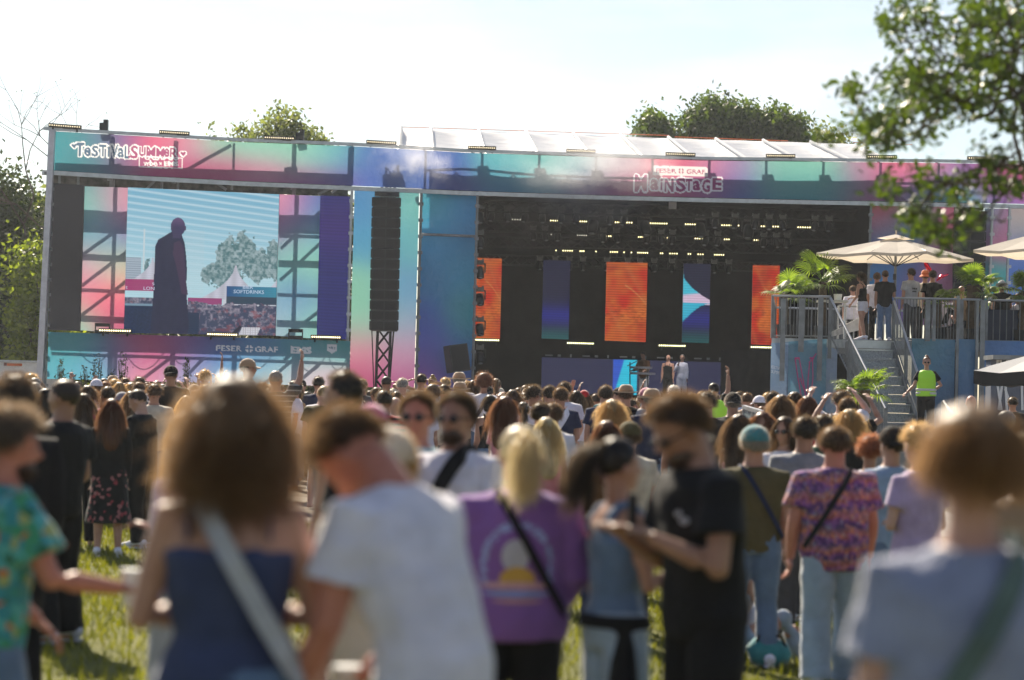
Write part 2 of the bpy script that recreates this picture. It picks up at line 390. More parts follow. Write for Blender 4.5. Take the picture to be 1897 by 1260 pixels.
# ---- lettering
def text_mesh(s, size=1.0, offset=0.0, spacing=1.0, ext=0.004):
    cu = bpy.data.curves.new('t', 'FONT'); cu.body = s; cu.size = size; cu.offset = offset; cu.space_character = spacing
    cu.align_x = 'CENTER'; cu.align_y = 'CENTER'; cu.resolution_u = 3; cu.extrude = ext
    o = bpy.data.objects.new('t', cu); COL.objects.link(o); dg = bpy.context.evaluated_depsgraph_get(); dg.update()
    me = bpy.data.meshes.new_from_object(o.evaluated_get(dg)); bpy.data.objects.remove(o); bpy.data.curves.remove(cu); return me
def place_flat(me, c, u, v, sx=1.0, sy=1.0):
    u = Vector(u).normalized(); v = Vector(v); v = (v-u*v.dot(u)).normalized(); w = u.cross(v)
    a = coords(me); M = np.array([u*sx, v*sy, w]); b = a@M+np.array(c); me.vertices.foreach_set('co', b.ravel()); me.update()
def lettering(s, px0, px1, pyc0, pyc1, hpx, parent, mt=None, off=-0.06, offset=0.0, spacing=1.0, name='lettering', dfn=None, lift=0):
    """words whose span runs from px0 to px1 with capital height hpx"""
    me = text_mesh(s, 1.0, offset, spacing); a = coords(me); wd = a[:, 0].max()-a[:, 0].min(); ht = 0.70
    a[:, 0] -= (a[:, 0].max()+a[:, 0].min())/2; a[:, 1] -= (a[:, 1].max()+a[:, 1].min())/2; me.vertices.foreach_set('co', a.ravel())
    f = dfn or dS
    A = P(px0, pyc0, f(px0)+off); B = P(px1, pyc1, f(px1)+off)
    L = (B-A).length; hh = hpx*f(px0)/FPX
    place_flat(me, (A+B)/2+Vector((0, -lift, 0)), B-A, (0, 0, 1), L/wd, hh/(a[:, 1].max()-a[:, 1].min()))
    return link(name, me, mt or WHITET, parent)
def letters_jumbled(word, spec, off, parent, mt, grow=0.0, name='lettering', lift=0):
    """each letter with its own place: (char, px centre, py centre, width px, height px)"""
    for ch, x, y, w, h in spec:
        me = text_mesh(ch, 1.0, grow); a = coords(me); a[:, 0] -= (a[:, 0].max()+a[:, 0].min())/2; a[:, 1] -= (a[:, 1].max()+a[:, 1].min())/2
        W0 = a[:, 0].max()*2; H0 = a[:, 1].max()*2; k = dS(x)/FPX
        g = 2*grow*0
        me.vertices.foreach_set('co', a.ravel())
        A = P(x-5, y-0.25, dS(x-5)+off); B = P(x+5, y+0.25, dS(x+5)+off)
        ex = 3.0 if grow > 0.03 else 0.0
        place_flat(me, (A+B)/2+Vector((0, -lift, 0)), B-A, (0, 0, 1), (w+ex)*k/W0, (h+ex)*k/H0)
        link(name, me, mt, parent)
def colm(name, c): return mat('print_'+name, lambda n: princ(n, c, 0.6))
# words printed on a banner: drawn into its colours at the resolution of its mesh
class Print:
    def __init__(s, x0, x1, y0, y1, r=0.5):
        s.x0, s.y0, s.r = x0, y0, r; s.w = int((x1-x0)/r); s.h = int((y1-y0)/r); s.layers = []
    def blank(s): return np.zeros((s.h, s.w), bool)
    def poly(s, m, pts):
        p = [((x-s.x0)/s.r, (y-s.y0)/s.r) for x, y in pts]; xs = [q[0] for q in p]; ys = [q[1] for q in p]
        a, b, c, d = max(0, int(min(xs))-1), min(s.w, int(max(xs))+2), max(0, int(min(ys))-1), min(s.h, int(max(ys))+2)
        if b <= a or d <= c: return
        X, Y = np.meshgrid(np.arange(a, b)+.5, np.arange(c, d)+.5); m[c:d, a:b] |= inpoly(X.ravel(), Y.ravel(), p).reshape(X.shape)
    def text(s, m, t, cx, cy, w, h, slope=0.03, offset=0.0):
        me = text_mesh(t, 1.0, offset, 1.0, 0.0); a = coords(me); mx, mn = a.max(0), a.min(0); W0, H0 = mx[0]-mn[0], mx[1]-mn[1]
        u = (a[:, 0]-(mx[0]+mn[0])/2)/W0*w; v = -(a[:, 1]-(mx[1]+mn[1])/2)/H0*h; px = cx+u; py = cy+v+u*slope
        for f in me.polygons: s.poly(m, [(px[i], py[i]) for i in f.vertices])
        bpy.data.meshes.remove(me); return m
    def grow(s, m, k):
        o = m.copy(); R_ = int(k/s.r)
        for dy in range(-R_, R_+1):
            for dx in range(-R_, R_+1):
                if dx*dx+dy*dy <= (k/s.r)**2: o |= np.roll(np.roll(m, dy, 0), dx, 1)
        return o
    def add(s, m, col, mul=False): s.layers.append((m, col, mul))
    def apply(s, x, y, c):
        i = ((y-s.y0)/s.r).astype(int); j = ((x-s.x0)/s.r).astype(int); ok = (i >= 0) & (i < s.h) & (j >= 0) & (j < s.w); i = np.clip(i, 0, s.h-1); j = np.clip(j, 0, s.w-1)
        for m, col, mul in s.layers:
            k = ok & m[i, j]; c[k] = c[k]*np.array(col) if mul else np.array(col)
        return c
def hearts(s, m, cx, cy, r_): s.poly(m, [(cx+r_*math.sin(t)**3, cy-r_*(13*math.cos(t)-5*math.cos(2*t)-2*math.cos(3*t)-math.cos(4*t))/17) for t in [2*math.pi*k/24 for k in range(24)]]); return m
def cloverp(s, m, cx, cy, r_):
    for q in range(4):
        a = math.pi/4+q*math.pi/2; pts = []
        for k in range(24):
            t = 2*math.pi*k/24; X = math.sin(t)**3*.42; Y = .60+(13*math.cos(t)-5*math.cos(2*t)-2*math.cos(3*t)-math.cos(4*t))/17*.42
            pts.append((cx+(X*math.cos(a)-Y*math.sin(a))*r_, cy-(X*math.sin(a)+Y*math.cos(a))*r_))
        s.poly(m, pts)
    return m
WH = (.93, .93, .95)
pr = Print(95, 1400, 235, 385)
fs_spec = [('T', 147, 277, 15, 25), ('e', 161, 281, 12, 17), ('S', 175, 280, 12, 20), ('T', 189, 279, 13, 22), ('i', 200, 281, 5, 19), ('V', 211, 280, 14, 23), ('a', 223, 283, 12, 17), ('L', 235, 282, 10, 23), ('S', 248, 282, 14, 24), ('U', 263, 281, 13, 17), ('M', 279, 283, 17, 22), ('M', 296, 284, 15, 20), ('e', 308, 283, 10, 16), ('R', 321, 284, 14, 21)]
m = pr.blank()
for ch, x, y, w, h in fs_spec: pr.text(m, ch, x, y, w, h, 0.03, 0.03)
hearts(pr, m, 136, 270, 5); hearts(pr, m, 338.5, 285, 5)
pr.add(pr.grow(m, 2.6), WH); pr.add(m, (.40, .10, .22)); ml = m.copy(); ml[:, int((238-95)/.5):] = False; pr.add(ml, (.10, .17, .26))
b = pr.blank(); pr.poly(b, [(257, 289), (338, 292), (338, 313), (257, 310)]); b2 = pr.blank(); pr.poly(b2, [(259, 291.2), (336, 294), (336, 311), (259, 308)]); pr.add(b & ~b2, WH)
m = pr.blank(); pr.text(m, 'wbe', 278, 302, 26, 11, .03, .02); pr.text(m, 'x', 297, 303.5, 6, 6, .03, .04); pr.text(m, 'EMS', 317, 303.5, 26, 9, .03, .06); pr.add(m, WH)
m = pr.blank(); ms_spec = [('M', 1188, 339.5, 22, 31), ('a', 1213, 342, 15, 20), ('i', 1226, 342, 5, 22), ('N', 1240, 343.5, 16, 24), ('S', 1262, 342.5, 18, 26), ('T', 1277, 343, 11, 22), ('a', 1291, 344, 14, 18), ('G', 1309, 344.5, 15, 24), ('E', 1329, 341, 16, 22)]
for ch, x, y, w, h in ms_spec: pr.text(m, ch, x, y, w, h, 0.02, 0.035)
pr.add(pr.grow(m, 3.0), (.95, .88, .97))
b = pr.blank(); pr.poly(b, [(1211, 307), (1308, 309.5), (1311, 312), (1311, 327), (1209, 325), (1209, 310)]); pr.add(b, (.92, .84, .86)); pr.add(m, (.34, .05, .20))
m = pr.blank(); pr.text(m, 'FESER', 1234, 316.3, 38, 8.5, .02, .015); pr.text(m, 'GRAF', 1289, 318, 34, 8.5, .02, .015); cloverp(pr, m, 1262, 317, 6.2); pr.add(m, (.42, .05, .16))
XS = list(np.arange(97, 2101, 1.5)); hb_ = blobs(HB, 34, 26)
hdr = link('header_banner', poly_panel(XS, lambda x: HT(x)+4, lambda x: HBt(x)-5, 0, lambda x, y: pr.apply(x, y, hb_(x, y)), 0.03, 50), bannerm(0.6), stage)
# ---- left wing: screen wall, strips, base banner, scaffold
VB = lambda l, s=38: blobs(l, s, s)
stripA = [(190, 350, TEAL), (220, 350, ROSE), (170, 400, MINT), (230, 390, ROSE), (180, 430, BLUE), (230, 435, (0.06, 0.15, 0.42)), (190, 470, MINT), (170, 500, ROSE), (190, 560, PINK), (230, 500, (0.5, 0.5, 0.35)), (225, 560, PINK), (160, 605, MINT), (220, 605, MAG)]
stripB = [(520, 380, ROSE), (575, 380, BLUE), (520, 430, PUR), (580, 430, (0.1, 0.3, 0.5)), (550, 470, MINT), (590, 500, MINT), (520, 500, (0.15, 0.4, 0.45)), (560, 540, BLUE), (540, 580, (0.15, 0.35, 0.55)), (580, 600, MINT), (520, 610, (0.3, 0.4, 0.5))]
sa = link('strip_banner', panel_mesh(150, 234, 345, 348, 612, 617, 0.5, colf=VB(stripA, 30), wrinkle=0.02), bannerm(0.6), stage)
sb = link('strip_banner', panel_mesh(513, 592, 360, 363, 622, 628, 0.5, colf=VB(stripB, 32), wrinkle=0.02, seed=3), bannerm(0.6), stage)
m = MB()
for (x, w) in ((206, 6), (541, 7)): m.bar(SFv(x, 330, 0.9, 480), SFv(x, 690, 0.9, 480), w*77/FPX, 0.1, up=(0, 1, 0))
for (a, b, c, d) in ((150, 458, 233, 395), (150, 515, 233, 450), (515, 446, 590, 375), (515, 505, 590, 435), (150, 570, 233, 505), (515, 620, 592, 560)): m.bar(SFv(a, b, 0.85, 480), SFv(c, d, 0.85, 480), 0.07)
for y in (415, 462, 467, 525, 575, 580): m.bar(SFv(148, y, 0.8, 480), SFv(236, y+3, 0.8, 480), 0.07)
for y in (425, 473, 479, 534, 584, 590): m.bar(SFv(512, y, 0.8, 480), SFv(594, y+3, 0.8, 480), 0.07)
for x in (110, 145, 205, 300, 330, 430, 541, 640): m.bar(SFv(x, 322, 1.2, 335), SFv(x, 352, 1.2, 335), 0.07)
for (a, b, c, d) in ((270, 352, 300, 322), (380, 325, 420, 352), (590, 360, 622, 345), (615, 357, 640, 340)): m.bar(SFv(a, b, 1.2, 335), SFv(c, d, 1.2, 335), 0.08)
m.obj('scaffold_frame', GALV, stage)
pb = Print(395, 640, 630, 672); m = pb.blank()
pb.text(m, 'FESER', 424, 645.5, 48, 10.5, .025, .02); pb.text(m, 'GRAF', 493, 647.5, 42, 10.5, .025, .02); cloverp(pb, m, 461, 646.5, 7.8); pb.text(m, 'EMS', 557.5, 649, 39, 14, .025, .07)
pb.poly(m, [(605, 637.5), (624, 638.2), (624, 650), (614.5, 655.5), (605, 649)]); pb.add(m, (.75, .80, .88)); m = pb.blank(); pb.text(m, 'wbe', 614.5, 644, 13, 5, .025, .02); pb.text(m, 'WIR & DU', 614.5, 661, 26, 3, .025, 0) if False else None; pb.add(m, (.1, .25, .38))
cb_ = blobs([(100, 640, TEAL), (100, 690, (0.06, 0.35, 0.48)), (160, 640, TEAL), (170, 690, (0.1, 0.36, 0.55)), (210, 650, (0.1, 0.15, 0.4)), (250, 640, MAG), (270, 690, ROSE), (300, 650, MAG), (345, 640, PUR), (350, 690, (0.25, 0.3, 0.55)), (400, 650, BLUE), (430, 690, (0.12, 0.35, 0.6)), (480, 655, (0.05, 0.2, 0.45)), (500, 700, (0.3, 0.5, 0.6)), (560, 650, (0.05, 0.32, 0.42)), (580, 700, (0.5, 0.45, 0.55)), (640, 655, (0.06, 0.38, 0.42)), (640, 710, (0.6, 0.4, 0.5))], 32, 24)
base = link('base_banner', panel_mesh(88, 648, 615, 632, 702, 716, -0.25, nu=400, nv=66, colf=lambda x, y: pb.apply(x, y, cb_(x, y)), wrinkle=0.015, seed=5), bannerm(0.6), stage)
m = MB()
for x, w in ((201, 8), (316, 8), (430, 8), (541, 9), (640, 5)): m.bar(SFv(x, 632, 0.05, 665), SFv(x, 720, 0.05, 665), w*77/FPX, 0.1, up=(0, 1, 0))
run = [(92, 652), (201, 656), (316, 660), (430, 664), (541, 668), (645, 672)]
for (a, b), (c, d) in zip(run[:-1], run[1:]): m.bar(SFv(a, b-10, 0.05, 665), SFv(c, d-10, 0.05, 665), 0.06)
for (a, b, c, d) in ((252, 706, 312, 660), (345, 690, 372, 662), (486, 708, 540, 662), (548, 706, 590, 668), (620, 712, 640, 680)): m.bar(SFv(a, b-12, 0.1, 665), SFv(c, d-12, 0.1, 665), 0.07)
for (x0, x1, y, s) in ((145, 200, 656, 22), (205, 225, 656, 8), (230, 300, 660, 30), (320, 350, 668, 12), (440, 500, 664, 26), (545, 600, 664, 30), (605, 640, 665, 26)):
    m.tube([SFv(x0+(x1-x0)*t/8, y-14+s*4*(t/8)*(1-t/8), -0.05, 665) for t in range(9)], 0.016, 5)
m.obj('base_scaffold', GALV, stage)
m = MB()
for (a, b) in ((88, 370), (370, 648)): m.hexa([SFv(x, y, o, 620) for o in (-0.2, 0.45) for x, y in ((a, 615+(a-88)*0.03+3), (b, 615+(b-88)*0.03+3), (b, 615+(b-88)*0.03-0), (a, 615+(a-88)*0.03-0))])
m.obj('screen_shelf', ALU, stage)
# left pole: white post and thin dark scaffold tube
m = MB(); m.bar(SFv(87, 240, -0.2, 465)+Vector((0.06, 0, 0)), SFv(87, 745, -0.2, 465)-Vector((0.12, 0, 0)), 0.19, 0.19, up=(0, 1, 0)); m.obj('corner_post', plain('lilac_alu', (0.46, 0.45, 0.50), 0.35, 0.5), stage)
m = MB(); m.tube([SFv(92, 243, -0.1, 465), SFv(90, 745, -0.1, 465)], 0.04, 6)
m.bar(SFv(78, 321, -0.05, 321), SFv(96, 322, -0.05, 321), 0.1)
for y in range(350, 720, 28): m.box(SFv(92, y, -0.1, 465), (0.14, 0.12, 0.09))
m.obj('scaffold_pole', GALV, stage)
for x, a, b in ((649, 352, 730), (778, 358, 730), (882, 362, 740), (1612, 378, 560), (1837, 384, 560), (1869, 384, 560)):
    m = MB(); m.tube([SFv(x, a, -0.15, 470), SFv(x-(3 if x > 1600 else 1), b, -0.15, 470)], 0.045, 8)
    for y in range(a+20, b, 30): m.box(SFv(x, y, -0.15, 470), (0.15, 0.13, 0.10))
    m.obj('scaffold_pole', ALU if x > 1800 or x == 649 else GALV, stage)
m = MB(); m.tube([SFv(778, 434, -0.15, 434), SFv(882, 438, -0.15, 434)], 0.045, 6); m.obj('scaffold_ledger', GALV, stage)
# PA bay banner, teal bay banner, right bay banners
link('bay_banner', panel_mesh(652, 772, 350, 356, 716, 720, 2.0, colf=VB([(670, 380, (0.04, 0.22, 0.5)), (760, 380, (0.15, 0.5, 0.5)), (680, 450, (0.05, 0.3, 0.55)), (760, 450, (0.1, 0.4, 0.5)), (670, 530, MINT), (750, 530, (0.1, 0.3, 0.55)), (680, 600, MINT), (750, 600, (0.2, 0.35, 0.55)), (680, 650, ROSE), (750, 650, (0.5, 0.3, 0.5)), (680, 700, MAG), (750, 700, (0.35, 0.06, 0.25))], 30), wrinkle=0.06, seed=8), bannerm(0.5), stage)
link('bay_banner', panel_mesh(776, 881, 358, 363, 735, 740, 0.25, colf=VB([(800, 380, (0.057, 0.475, 0.627)), (860, 380, (0.057, 0.38, 0.798)), (800, 440, (0.057, 0.418, 0.8)), (865, 450, (.05, .28, .58)), (800, 520, (.05, .28, .58)), (860, 500, (0.038, 0.418, 0.684)), (790, 600, (0.076, 0.152, 0.665)), (860, 580, (.05, .42, .5)), (800, 660, (0.19, 0.152, 0.646)), (860, 660, (.05, .28, .58)), (790, 710, (0.475, 0.133, 0.57)), (860, 720, (0.095, 0.114, 0.57))], 30), wrinkle=0.07, seed=9), bannerm(0.25), stage)
link('bay_banner', panel_mesh(1610, 1765, 378, 382, 600, 604, 0.5, colf=VB([(1625, 400, PINK), (1640, 430, (0.12, 0.3, 0.4)), (1700, 400, TEAL), (1750, 395, MAG), (1630, 520, (0.04, 0.28, 0.6)), (1680, 480, (0.08, 0.15, 0.4)), (1700, 540, (0.25, 0.12, 0.4)), (1750, 470, ROSE), (1750, 540, ROSE), (1620, 460, (0.06, 0.14, 0.4))], 28), wrinkle=0.05, seed=10), bannerm(0.35), stage)
link('bay_banner', panel_mesh(1822, 1868, 386, 387, 600, 601, 0.5, colf=VB([(1825, 400, (0.02, 0.22, 0.3)), (1850, 410, (0.3, 0.1, 0.25)), (1860, 450, (0.3, 0.1, 0.22)), (1850, 520, (0.02, 0.25, 0.3)), (1830, 560, TEAL)], 22), wrinkle=0.03, seed=12), bannerm(0.3), stage)
link('bay_banner', panel_mesh(1868, 2050, 386, 390, 600, 604, 0.9, colf=VB([(1880, 390, (0.3, 0.32, 0.33)), (2000, 390, (0.3, 0.3, 0.35)), (1880, 500, BLUE), (2000, 560, TEAL)], 40), wrinkle=0.03, seed=13), bannerm(0.3), stage)
link('rear_net', panel_mesh(95, 645, 312, 330, 346, 364, 2.4, nu=60, nv=4, wrinkle=0.05), mat('brown_net', lambda n: princ(n, ramp(n, nz(n, 3.5, 6), [(0.35, (0.025, 0.024, 0.018)), (0.65, (0.13, 0.12, 0.10))]), 0.9)), stage)
MB().box(((SFv(776, 500, 0, 500).x+SFv(882, 500, 0, 500).x)/2, SFv(830, 500, 0.9, 500).y, 5.0), (SFv(882, 500, 0, 500).x-SFv(776, 500, 0, 500).x, 0.05, 9.0)).obj('bay_backing', BLACKC, stage)  # added black sheet, unseen, keeps the sun from shining through the teal banner
q0 = SFv(1762, 480, 0, 480).x; q1 = SFv(1826, 480, 0, 480).x; MB().box(((q0+q1)/2, 81.2, 5.0), (q1-q0, 0.05, 8.0)).obj('bay_backing', BLACKC, stage)
# interior of the stage
m = MB()
def dk(px0, px1, py0, py1, d, th=0.1, x2=None): # dark wall facing us
    a = P(px0, py0, d); b = P(px1, py1, d); m.box(((a.x+b.x)/2, d, (a.z+b.z)/2), (b.x-a.x, th, abs(a.z-b.z)))
XL, XR = SFv(884, 500, 0, 500).x, SFv(1612, 500, 0, 500).x; ZT = SFv(1200, 356, 0, 500).z
m.box(((XL+XR)/2, 92.0, 5.5), (XR-XL+1.0, 0.1, 10)); m.obj('back_curtain', BLACKC, stage)
m = MB(); m.box((XL-0.25, 86.2, 5.2), (0.1, 11.3, 9.6)); m.obj('side_curtain', BLACKC, stage)
m = MB(); m.box((XR+0.25, 86.2, 5.2), (0.1, 11.3, 9.6)); m.obj('side_curtain', BLACKC, stage)
m = MB(); m.box(((XL+XR)/2, 86.4, 9.95), (XR-XL+0.8, 11.4, 0.1)); m.obj('ceiling_cloth', BLACKC, stage)
FLZ = 1.8
m = MB(); m.box(((XL+XR)/2, 86.2, FLZ-0.1), (XR-XL+0.4, 11.4, 0.2)); m.obj('stage_floor', plain('stage_ply', (0.03, 0.03, 0.032), 0.5), stage)
m = MB(); m.box(((XL+XR)/2, 80.6, FLZ/2), (XR-XL+1.4, 0.1, FLZ)); m.obj('stage_skirt', BLACKC, stage)
# ceiling trusses
def lattice(mb, a, b, w, step, r=0.028, n=5):
    a = Vector(a); b = Vector(b); t = (b-a); L = t.length; t.normalize(); ax = Vector((0, 1, 0)) if abs(t.y) < 0.9 else Vector((1, 0, 0)); bx_ = t.cross(ax).normalized()
    cs = [ax*i*w/2+bx_*j*w/2 for i, j in ((-1, -1), (1, -1), (1, 1), (-1, 1))]
    for c in cs: mb.tube([a+c, b+c], r, n)
    k = max(1, int(L/step))
    for i in range(k):
        for q in range(4):
            c0 = cs[q]; c1 = cs[(q+1) % 4]; p0 = a+t*(L*i/k); p1 = a+t*(L*(i+1)/k)
            mb.tube([p0+c0, p1+c1], r*0.6, 4, cap=False); mb.tube([p0+c1, p1+c0], r*0.6, 4, cap=False)
for (y, d) in ((392, 82.5), (428, 85.5), (456, 88.5), (490, 91)):
    m = MB(); z = P(1250, y, d).z; lattice(m, (XL+0.1, d, z), (XR-0.1, d, z), 0.35, 0.45); m.obj('lighting_truss', BLACKM, stage)
# roof
def roof():
    nx, ny = 176, 16; vs = []; y0s = []
    for j in range(ny+1):
        v = j/ny
        for i in range(nx+1):
            u = i/nx
            rx = 742+(1585-742)*u; fx = 738+(1698-738)*u
            ry = float(np.interp(rx, [742, 1000, 1300, 1585], [237, 246, 257, 266])); fy = HT(fx)+16
            A = P(rx, ry, 88.5); B = P(fx, fy, 83.2); p = A.lerp(B, v)
            seg = (u*9.6+0.35) % 1.0
            p.z -= 0.20*math.sin(math.pi*seg)*(1-v)**1.5
            p.y += 0.30*math.sin(math.pi*seg)*math.sin(math.pi*v)
            sagw = 0.03*math.sin(v*34+seg*2.0*math.sin(i*0.3))*math.sin(math.pi*seg); p.z += sagw*(0.3+v)
            vs.append(tuple(p))
    n0 = len(vs)
    fs = [(j*(nx+1)+i, (j+1)*(nx+1)+i, (j+1)*(nx+1)+i+1, j*(nx+1)+i+1) for j in range(ny) for i in range(nx)]
    # back slope
    for i in range(nx+1):
        p = Vector(vs[i]); seg = ((i/nx)*9.6+0.35) % 1.0; p.z += 0.20*math.sin(math.pi*seg)+0.02; vs.append(tuple(p+Vector((0, 0.6, 0.02))))
    for i in range(nx+1):
        p = Vector(vs[n0+i]); vs.append((p.x, p.y+4.5, p.z-1.9))
    for i in range(nx):
        fs.append((i, i+1, n0+i+1, n0+i)); fs.append((n0+i, n0+i+1, n0+nx+2+i, n0+nx+1+i))
    mb = MB(); mb.add(vs, fs); return mb
def tarp(n):
    c = ramp(n, nz(n, 0.8, 5, stretch=(1, 1, 6)), [(0.35, (0.66, 0.68, 0.72)), (0.65, (0.80, 0.80, 0.83))])
    return mixs(n, princ(n, c, 0.35, spec=0.4, bump=bumpn(n, nz(n, 1.5, 4, stretch=(0.3, 1, 8)), 0.5, 0.1)), transl(n, (0.92, 0.92, 0.93)), 0.22)
roof().obj('roof_tarp', mat('white_tarp', tarp), stage, smooth=True)
m = MB()
m.tube([P(742, 237, 88.4), P(738, HT(738)+14, 83.1)], 0.09, 8); m.tube([P(742, 237, 88.4), P(748, 262, 93)], 0.06, 8)
for k in range(10):
    u = (k+0.65)/9.6
    if u > 1: continue
    rx = 742+(843)*u; fx = 738+960*u; ry = float(np.interp(rx, [742, 1000, 1300, 1585], [237, 246, 257, 266]))-1.0
    m.tube([P(rx, ry, 88.3), P(fx, HT(fx)+13, 83.0)], 0.06, 8)
m.obj('roof_ribs', mat('white_rib', lambda n: mixs(n, princ(n, (0.85, 0.85, 0.85), 0.4), transl(n, (0.9, 0.9, 0.9)), 0.5)), stage)
for q_ in ((746, 235.5, 1240, 251), (1250, 253.5, 1460, 261), (1580, 264, 1690, 268)): MB().tube([P(q_[0], q_[1], 89.2), P(q_[2], q_[3], 89.2)], 0.014, 5).obj('ridge_strap', plain('orange_strap', (0.75, 0.16, 0.04), 0.5), stage)

# ---- floodlight bars and other small stage things
ORD = ['first', 'second', 'third', 'fourth', 'fifth', 'sixth', 'seventh', 'eighth', 'ninth', 'tenth', 'eleventh', 'twelfth', 'thirteenth', 'fourteenth', 'fifteenth', 'sixteenth', 'seventeenth', 'eighteenth', 'nineteenth', 'twentieth']
lensme = MB().ell((0, 0, 0), (0.028, 0.03, 0.034), 8, 6).mesh('lens', True)
def light_bar(a, b, n, label, group, lit=True, body=True, name='led_bar', hpx=4.0, sz=0.8, grp2=None, mt=None, lensm=None):
    a = Vector(a); b = Vector(b); c = (a+b)/2; t = empty(name, c, 0, label, 'stage light', group)
    m = MB(); h = 0.16*sz; m.bar(a-(b-a)*0.02, b+(b-a)*0.02, 0.12, h)
    m.obj('housing', BLACKM, t)
    m = MB()
    for s in (0.12, 0.88): p = a.lerp(b, s); m.box(p+Vector((0, 0.02, -h*0.9)), (0.05, 0.05, h*0.9))
    m.box(c+Vector((0, 0.02, -h*0.5)), ((b-a).length*0.8, 0.04, 0.03))
    m.obj('bracket', BLACKM, t)
    for i in range(n):
        p = a.lerp(b, (i+0.5)/n)+Vector((0, -0.07, 0))
        o = link('lens', lensme, lensm or (LAMPM if lit else LAMPD), None); o.parent = t; o.location = p-c; o.scale = (sz, 1, sz)
    return t
tb = [(91, 150), (296, 350), (490, 545), (680, 733), (868, 918), (1050, 1102), (1234, 1287), (1420, 1472), (1606, 1660), (1793, 1850)]
LAMPG = emis('lamp_glow', (1.0, 0.84, 0.55), 0.6)
for i, (a, b) in enumerate(tb):
    y0 = HT(a)-6-(1 if i == 0 else 0); y1 = HT(b)-6
    light_bar(P(a, y0, dS(a)-0.1), P(b, y1, dS(b)-0.1), 14, 'narrow LED floodlight bar on top of the header, %s from the left' % ORD[i], 'floodlight bars along the top of the header', True, sz=0.75, lensm=LAMPG)
for i, (a, b, y, lit) in enumerate(((184, 243, 612, 1), (384, 440, 619, 1), (577, 631, 624, 1))):
    light_bar(P(a, y, dS(a)-0.35), P(b, y+1.5, dS(b)-0.35), 14, ['lit LED bar on the shelf at the left end under the big screen', 'lit LED bar on the shelf below the middle of the big screen', 'lit LED bar on the shelf in front of the navy panel'][i], 'LED bars on the shelf under the big screen', True, lensm=emis('lamp_bright', (1.0, 0.80, 0.45), 1.9))
for i, (a, b, y, d) in enumerate(((877, 925, 629.5, 86.5), (1050, 1100, 635.5, 90), (1220, 1270, 640, 90), (1390, 1440, 643, 90))):
    light_bar(P(a, y, d), P(b, y+1.2, d), 14, ['lit LED bar under the leftmost orange stage panel', 'lit LED bar between the dark blue and the middle orange panel', 'lit LED bar right of the middle orange stage panel', 'lit LED bar under the right orange stage panel'][i], 'LED bars along the foot of the stage wall', True, sz=0.8, lensm=emis('lamp_cream', (1.0, 0.92, 0.45), 2.2))
rows = [(83, 409, [(942, 976, 7, 0), (1018, 1040, 5, 1), (1073, 1088, 4, 1), (1138, 1172, 8, 1), (1203, 1237, 8, 1), (1268, 1289, 5, 1), (1335, 1370, 8, 1), (1408, 1443, 8, 1), (1476, 1511, 8, 1)]),
        (86, 435, [(1015, 1027, 3, 0), (1068, 1088, 5, 0), (1122, 1137, 4, 1), (1181, 1193, 3, 1), (1229, 1239, 2, 1), (1286, 1302, 4, 1), (1340, 1352, 3, 1), (1395, 1408, 3, 1)]),
        (89, 464, [(1028, 1032, 1, 1), (1041, 1062, 5, 1), (1073, 1083, 3, 1), (1102, 1106, 1, 1), (1129, 1145, 4, 1), (1154, 1158, 1, 1), (1168, 1171, 1, 1), (1180, 1201, 6, 1), (1222, 1229, 2, 1), (1239, 1256, 4, 1), (1273, 1281, 2, 1), (1291, 1304, 3, 1), (1322, 1342, 5, 1)])]
rn = ['front', 'middle', 'rear']
for ri, (d, y0, L) in enumerate(rows):
    for i, (a, b, n, lit) in enumerate(L):
        y = y0+(a-1020)*0.027; 
        light_bar(P(a, y, d), P(b, y+(b-a)*0.02, d), n, '%s yellow lamp cluster in the %s row of the ceiling rig, %s from the left' % ('lit' if lit else 'dim', rn[ri], ORD[i]), 'lamp clusters in the ceiling rig', bool(lit), sz=0.72)
# moving heads
def moving_head(p, tilt, label, big=1.0, grp='moving head lights hanging in the stage'):
    t = empty('moving_head_light', p, 0, label, 'stage light', grp); p = Vector(p)
    m = MB(); m.box(p+Vector((0, 0, 0.02)), (0.3*big, 0.2, 0.14)); m.box(p+Vector((-0.1, -0.1, 0.1)), (0.06, 0.05, 0.06)); m.box(p+Vector((0.1, -0.1, 0.1)), (0.06, 0.05, 0.06)); m.obj('clamp', plain('clamp_metal', (0.10, 0.10, 0.10), 0.3, 0.6), t)
    m = MB(); 
    m.box(p+Vector((0, 0, -0.04*big)), (0.45*big, 0.1, 0.05))
    for s in (-1, 1): m.box(p+Vector((s*0.2*big, 0, -0.2*big)), (0.05, 0.1, 0.34*big))
    m.obj('yoke', BLACKM, t)
    q = p+Vector((0, 0, -0.3*big)); dv = Vector((math.sin(tilt)*0.35, -0.5, -1)).normalized()
    m = MB(); m.tube([q-dv*0.15*big, q-dv*0.12*big, q+dv*0.1*big, q+dv*0.28*big, q+dv*0.3*big], [0.06*big, 0.15*big, 0.16*big, 0.14*big, 0.12*big], 12); m.obj('head', plain('head_black', (0.025, 0.025, 0.028), 0.3), t, smooth=True)
    m = MB(); m.ell(q+dv*0.3*big, (0.09*big, 0.09*big, 0.03), 10, 6); m.obj('lens', plain('glass_grey', (0.3, 0.32, 0.34), 0.1), t, smooth=True)
mh = []
for i, x in enumerate((893, 911, 940, 973, 1005, 1040, 1068, 1130, 1156, 1325, 1362, 1400, 1425, 1450, 1510, 1536)): mh.append((x, 387+(x-890)*0.03, 82.4, 1, 'front'))
for i, x in enumerate((988, 1010, 1033, 1118, 1142, 1200, 1225, 1246, 1307, 1330, 1415, 1438, 1458)): mh.append((x, 424+(x-1000)*0.03, 85.4, 1, 'middle'))
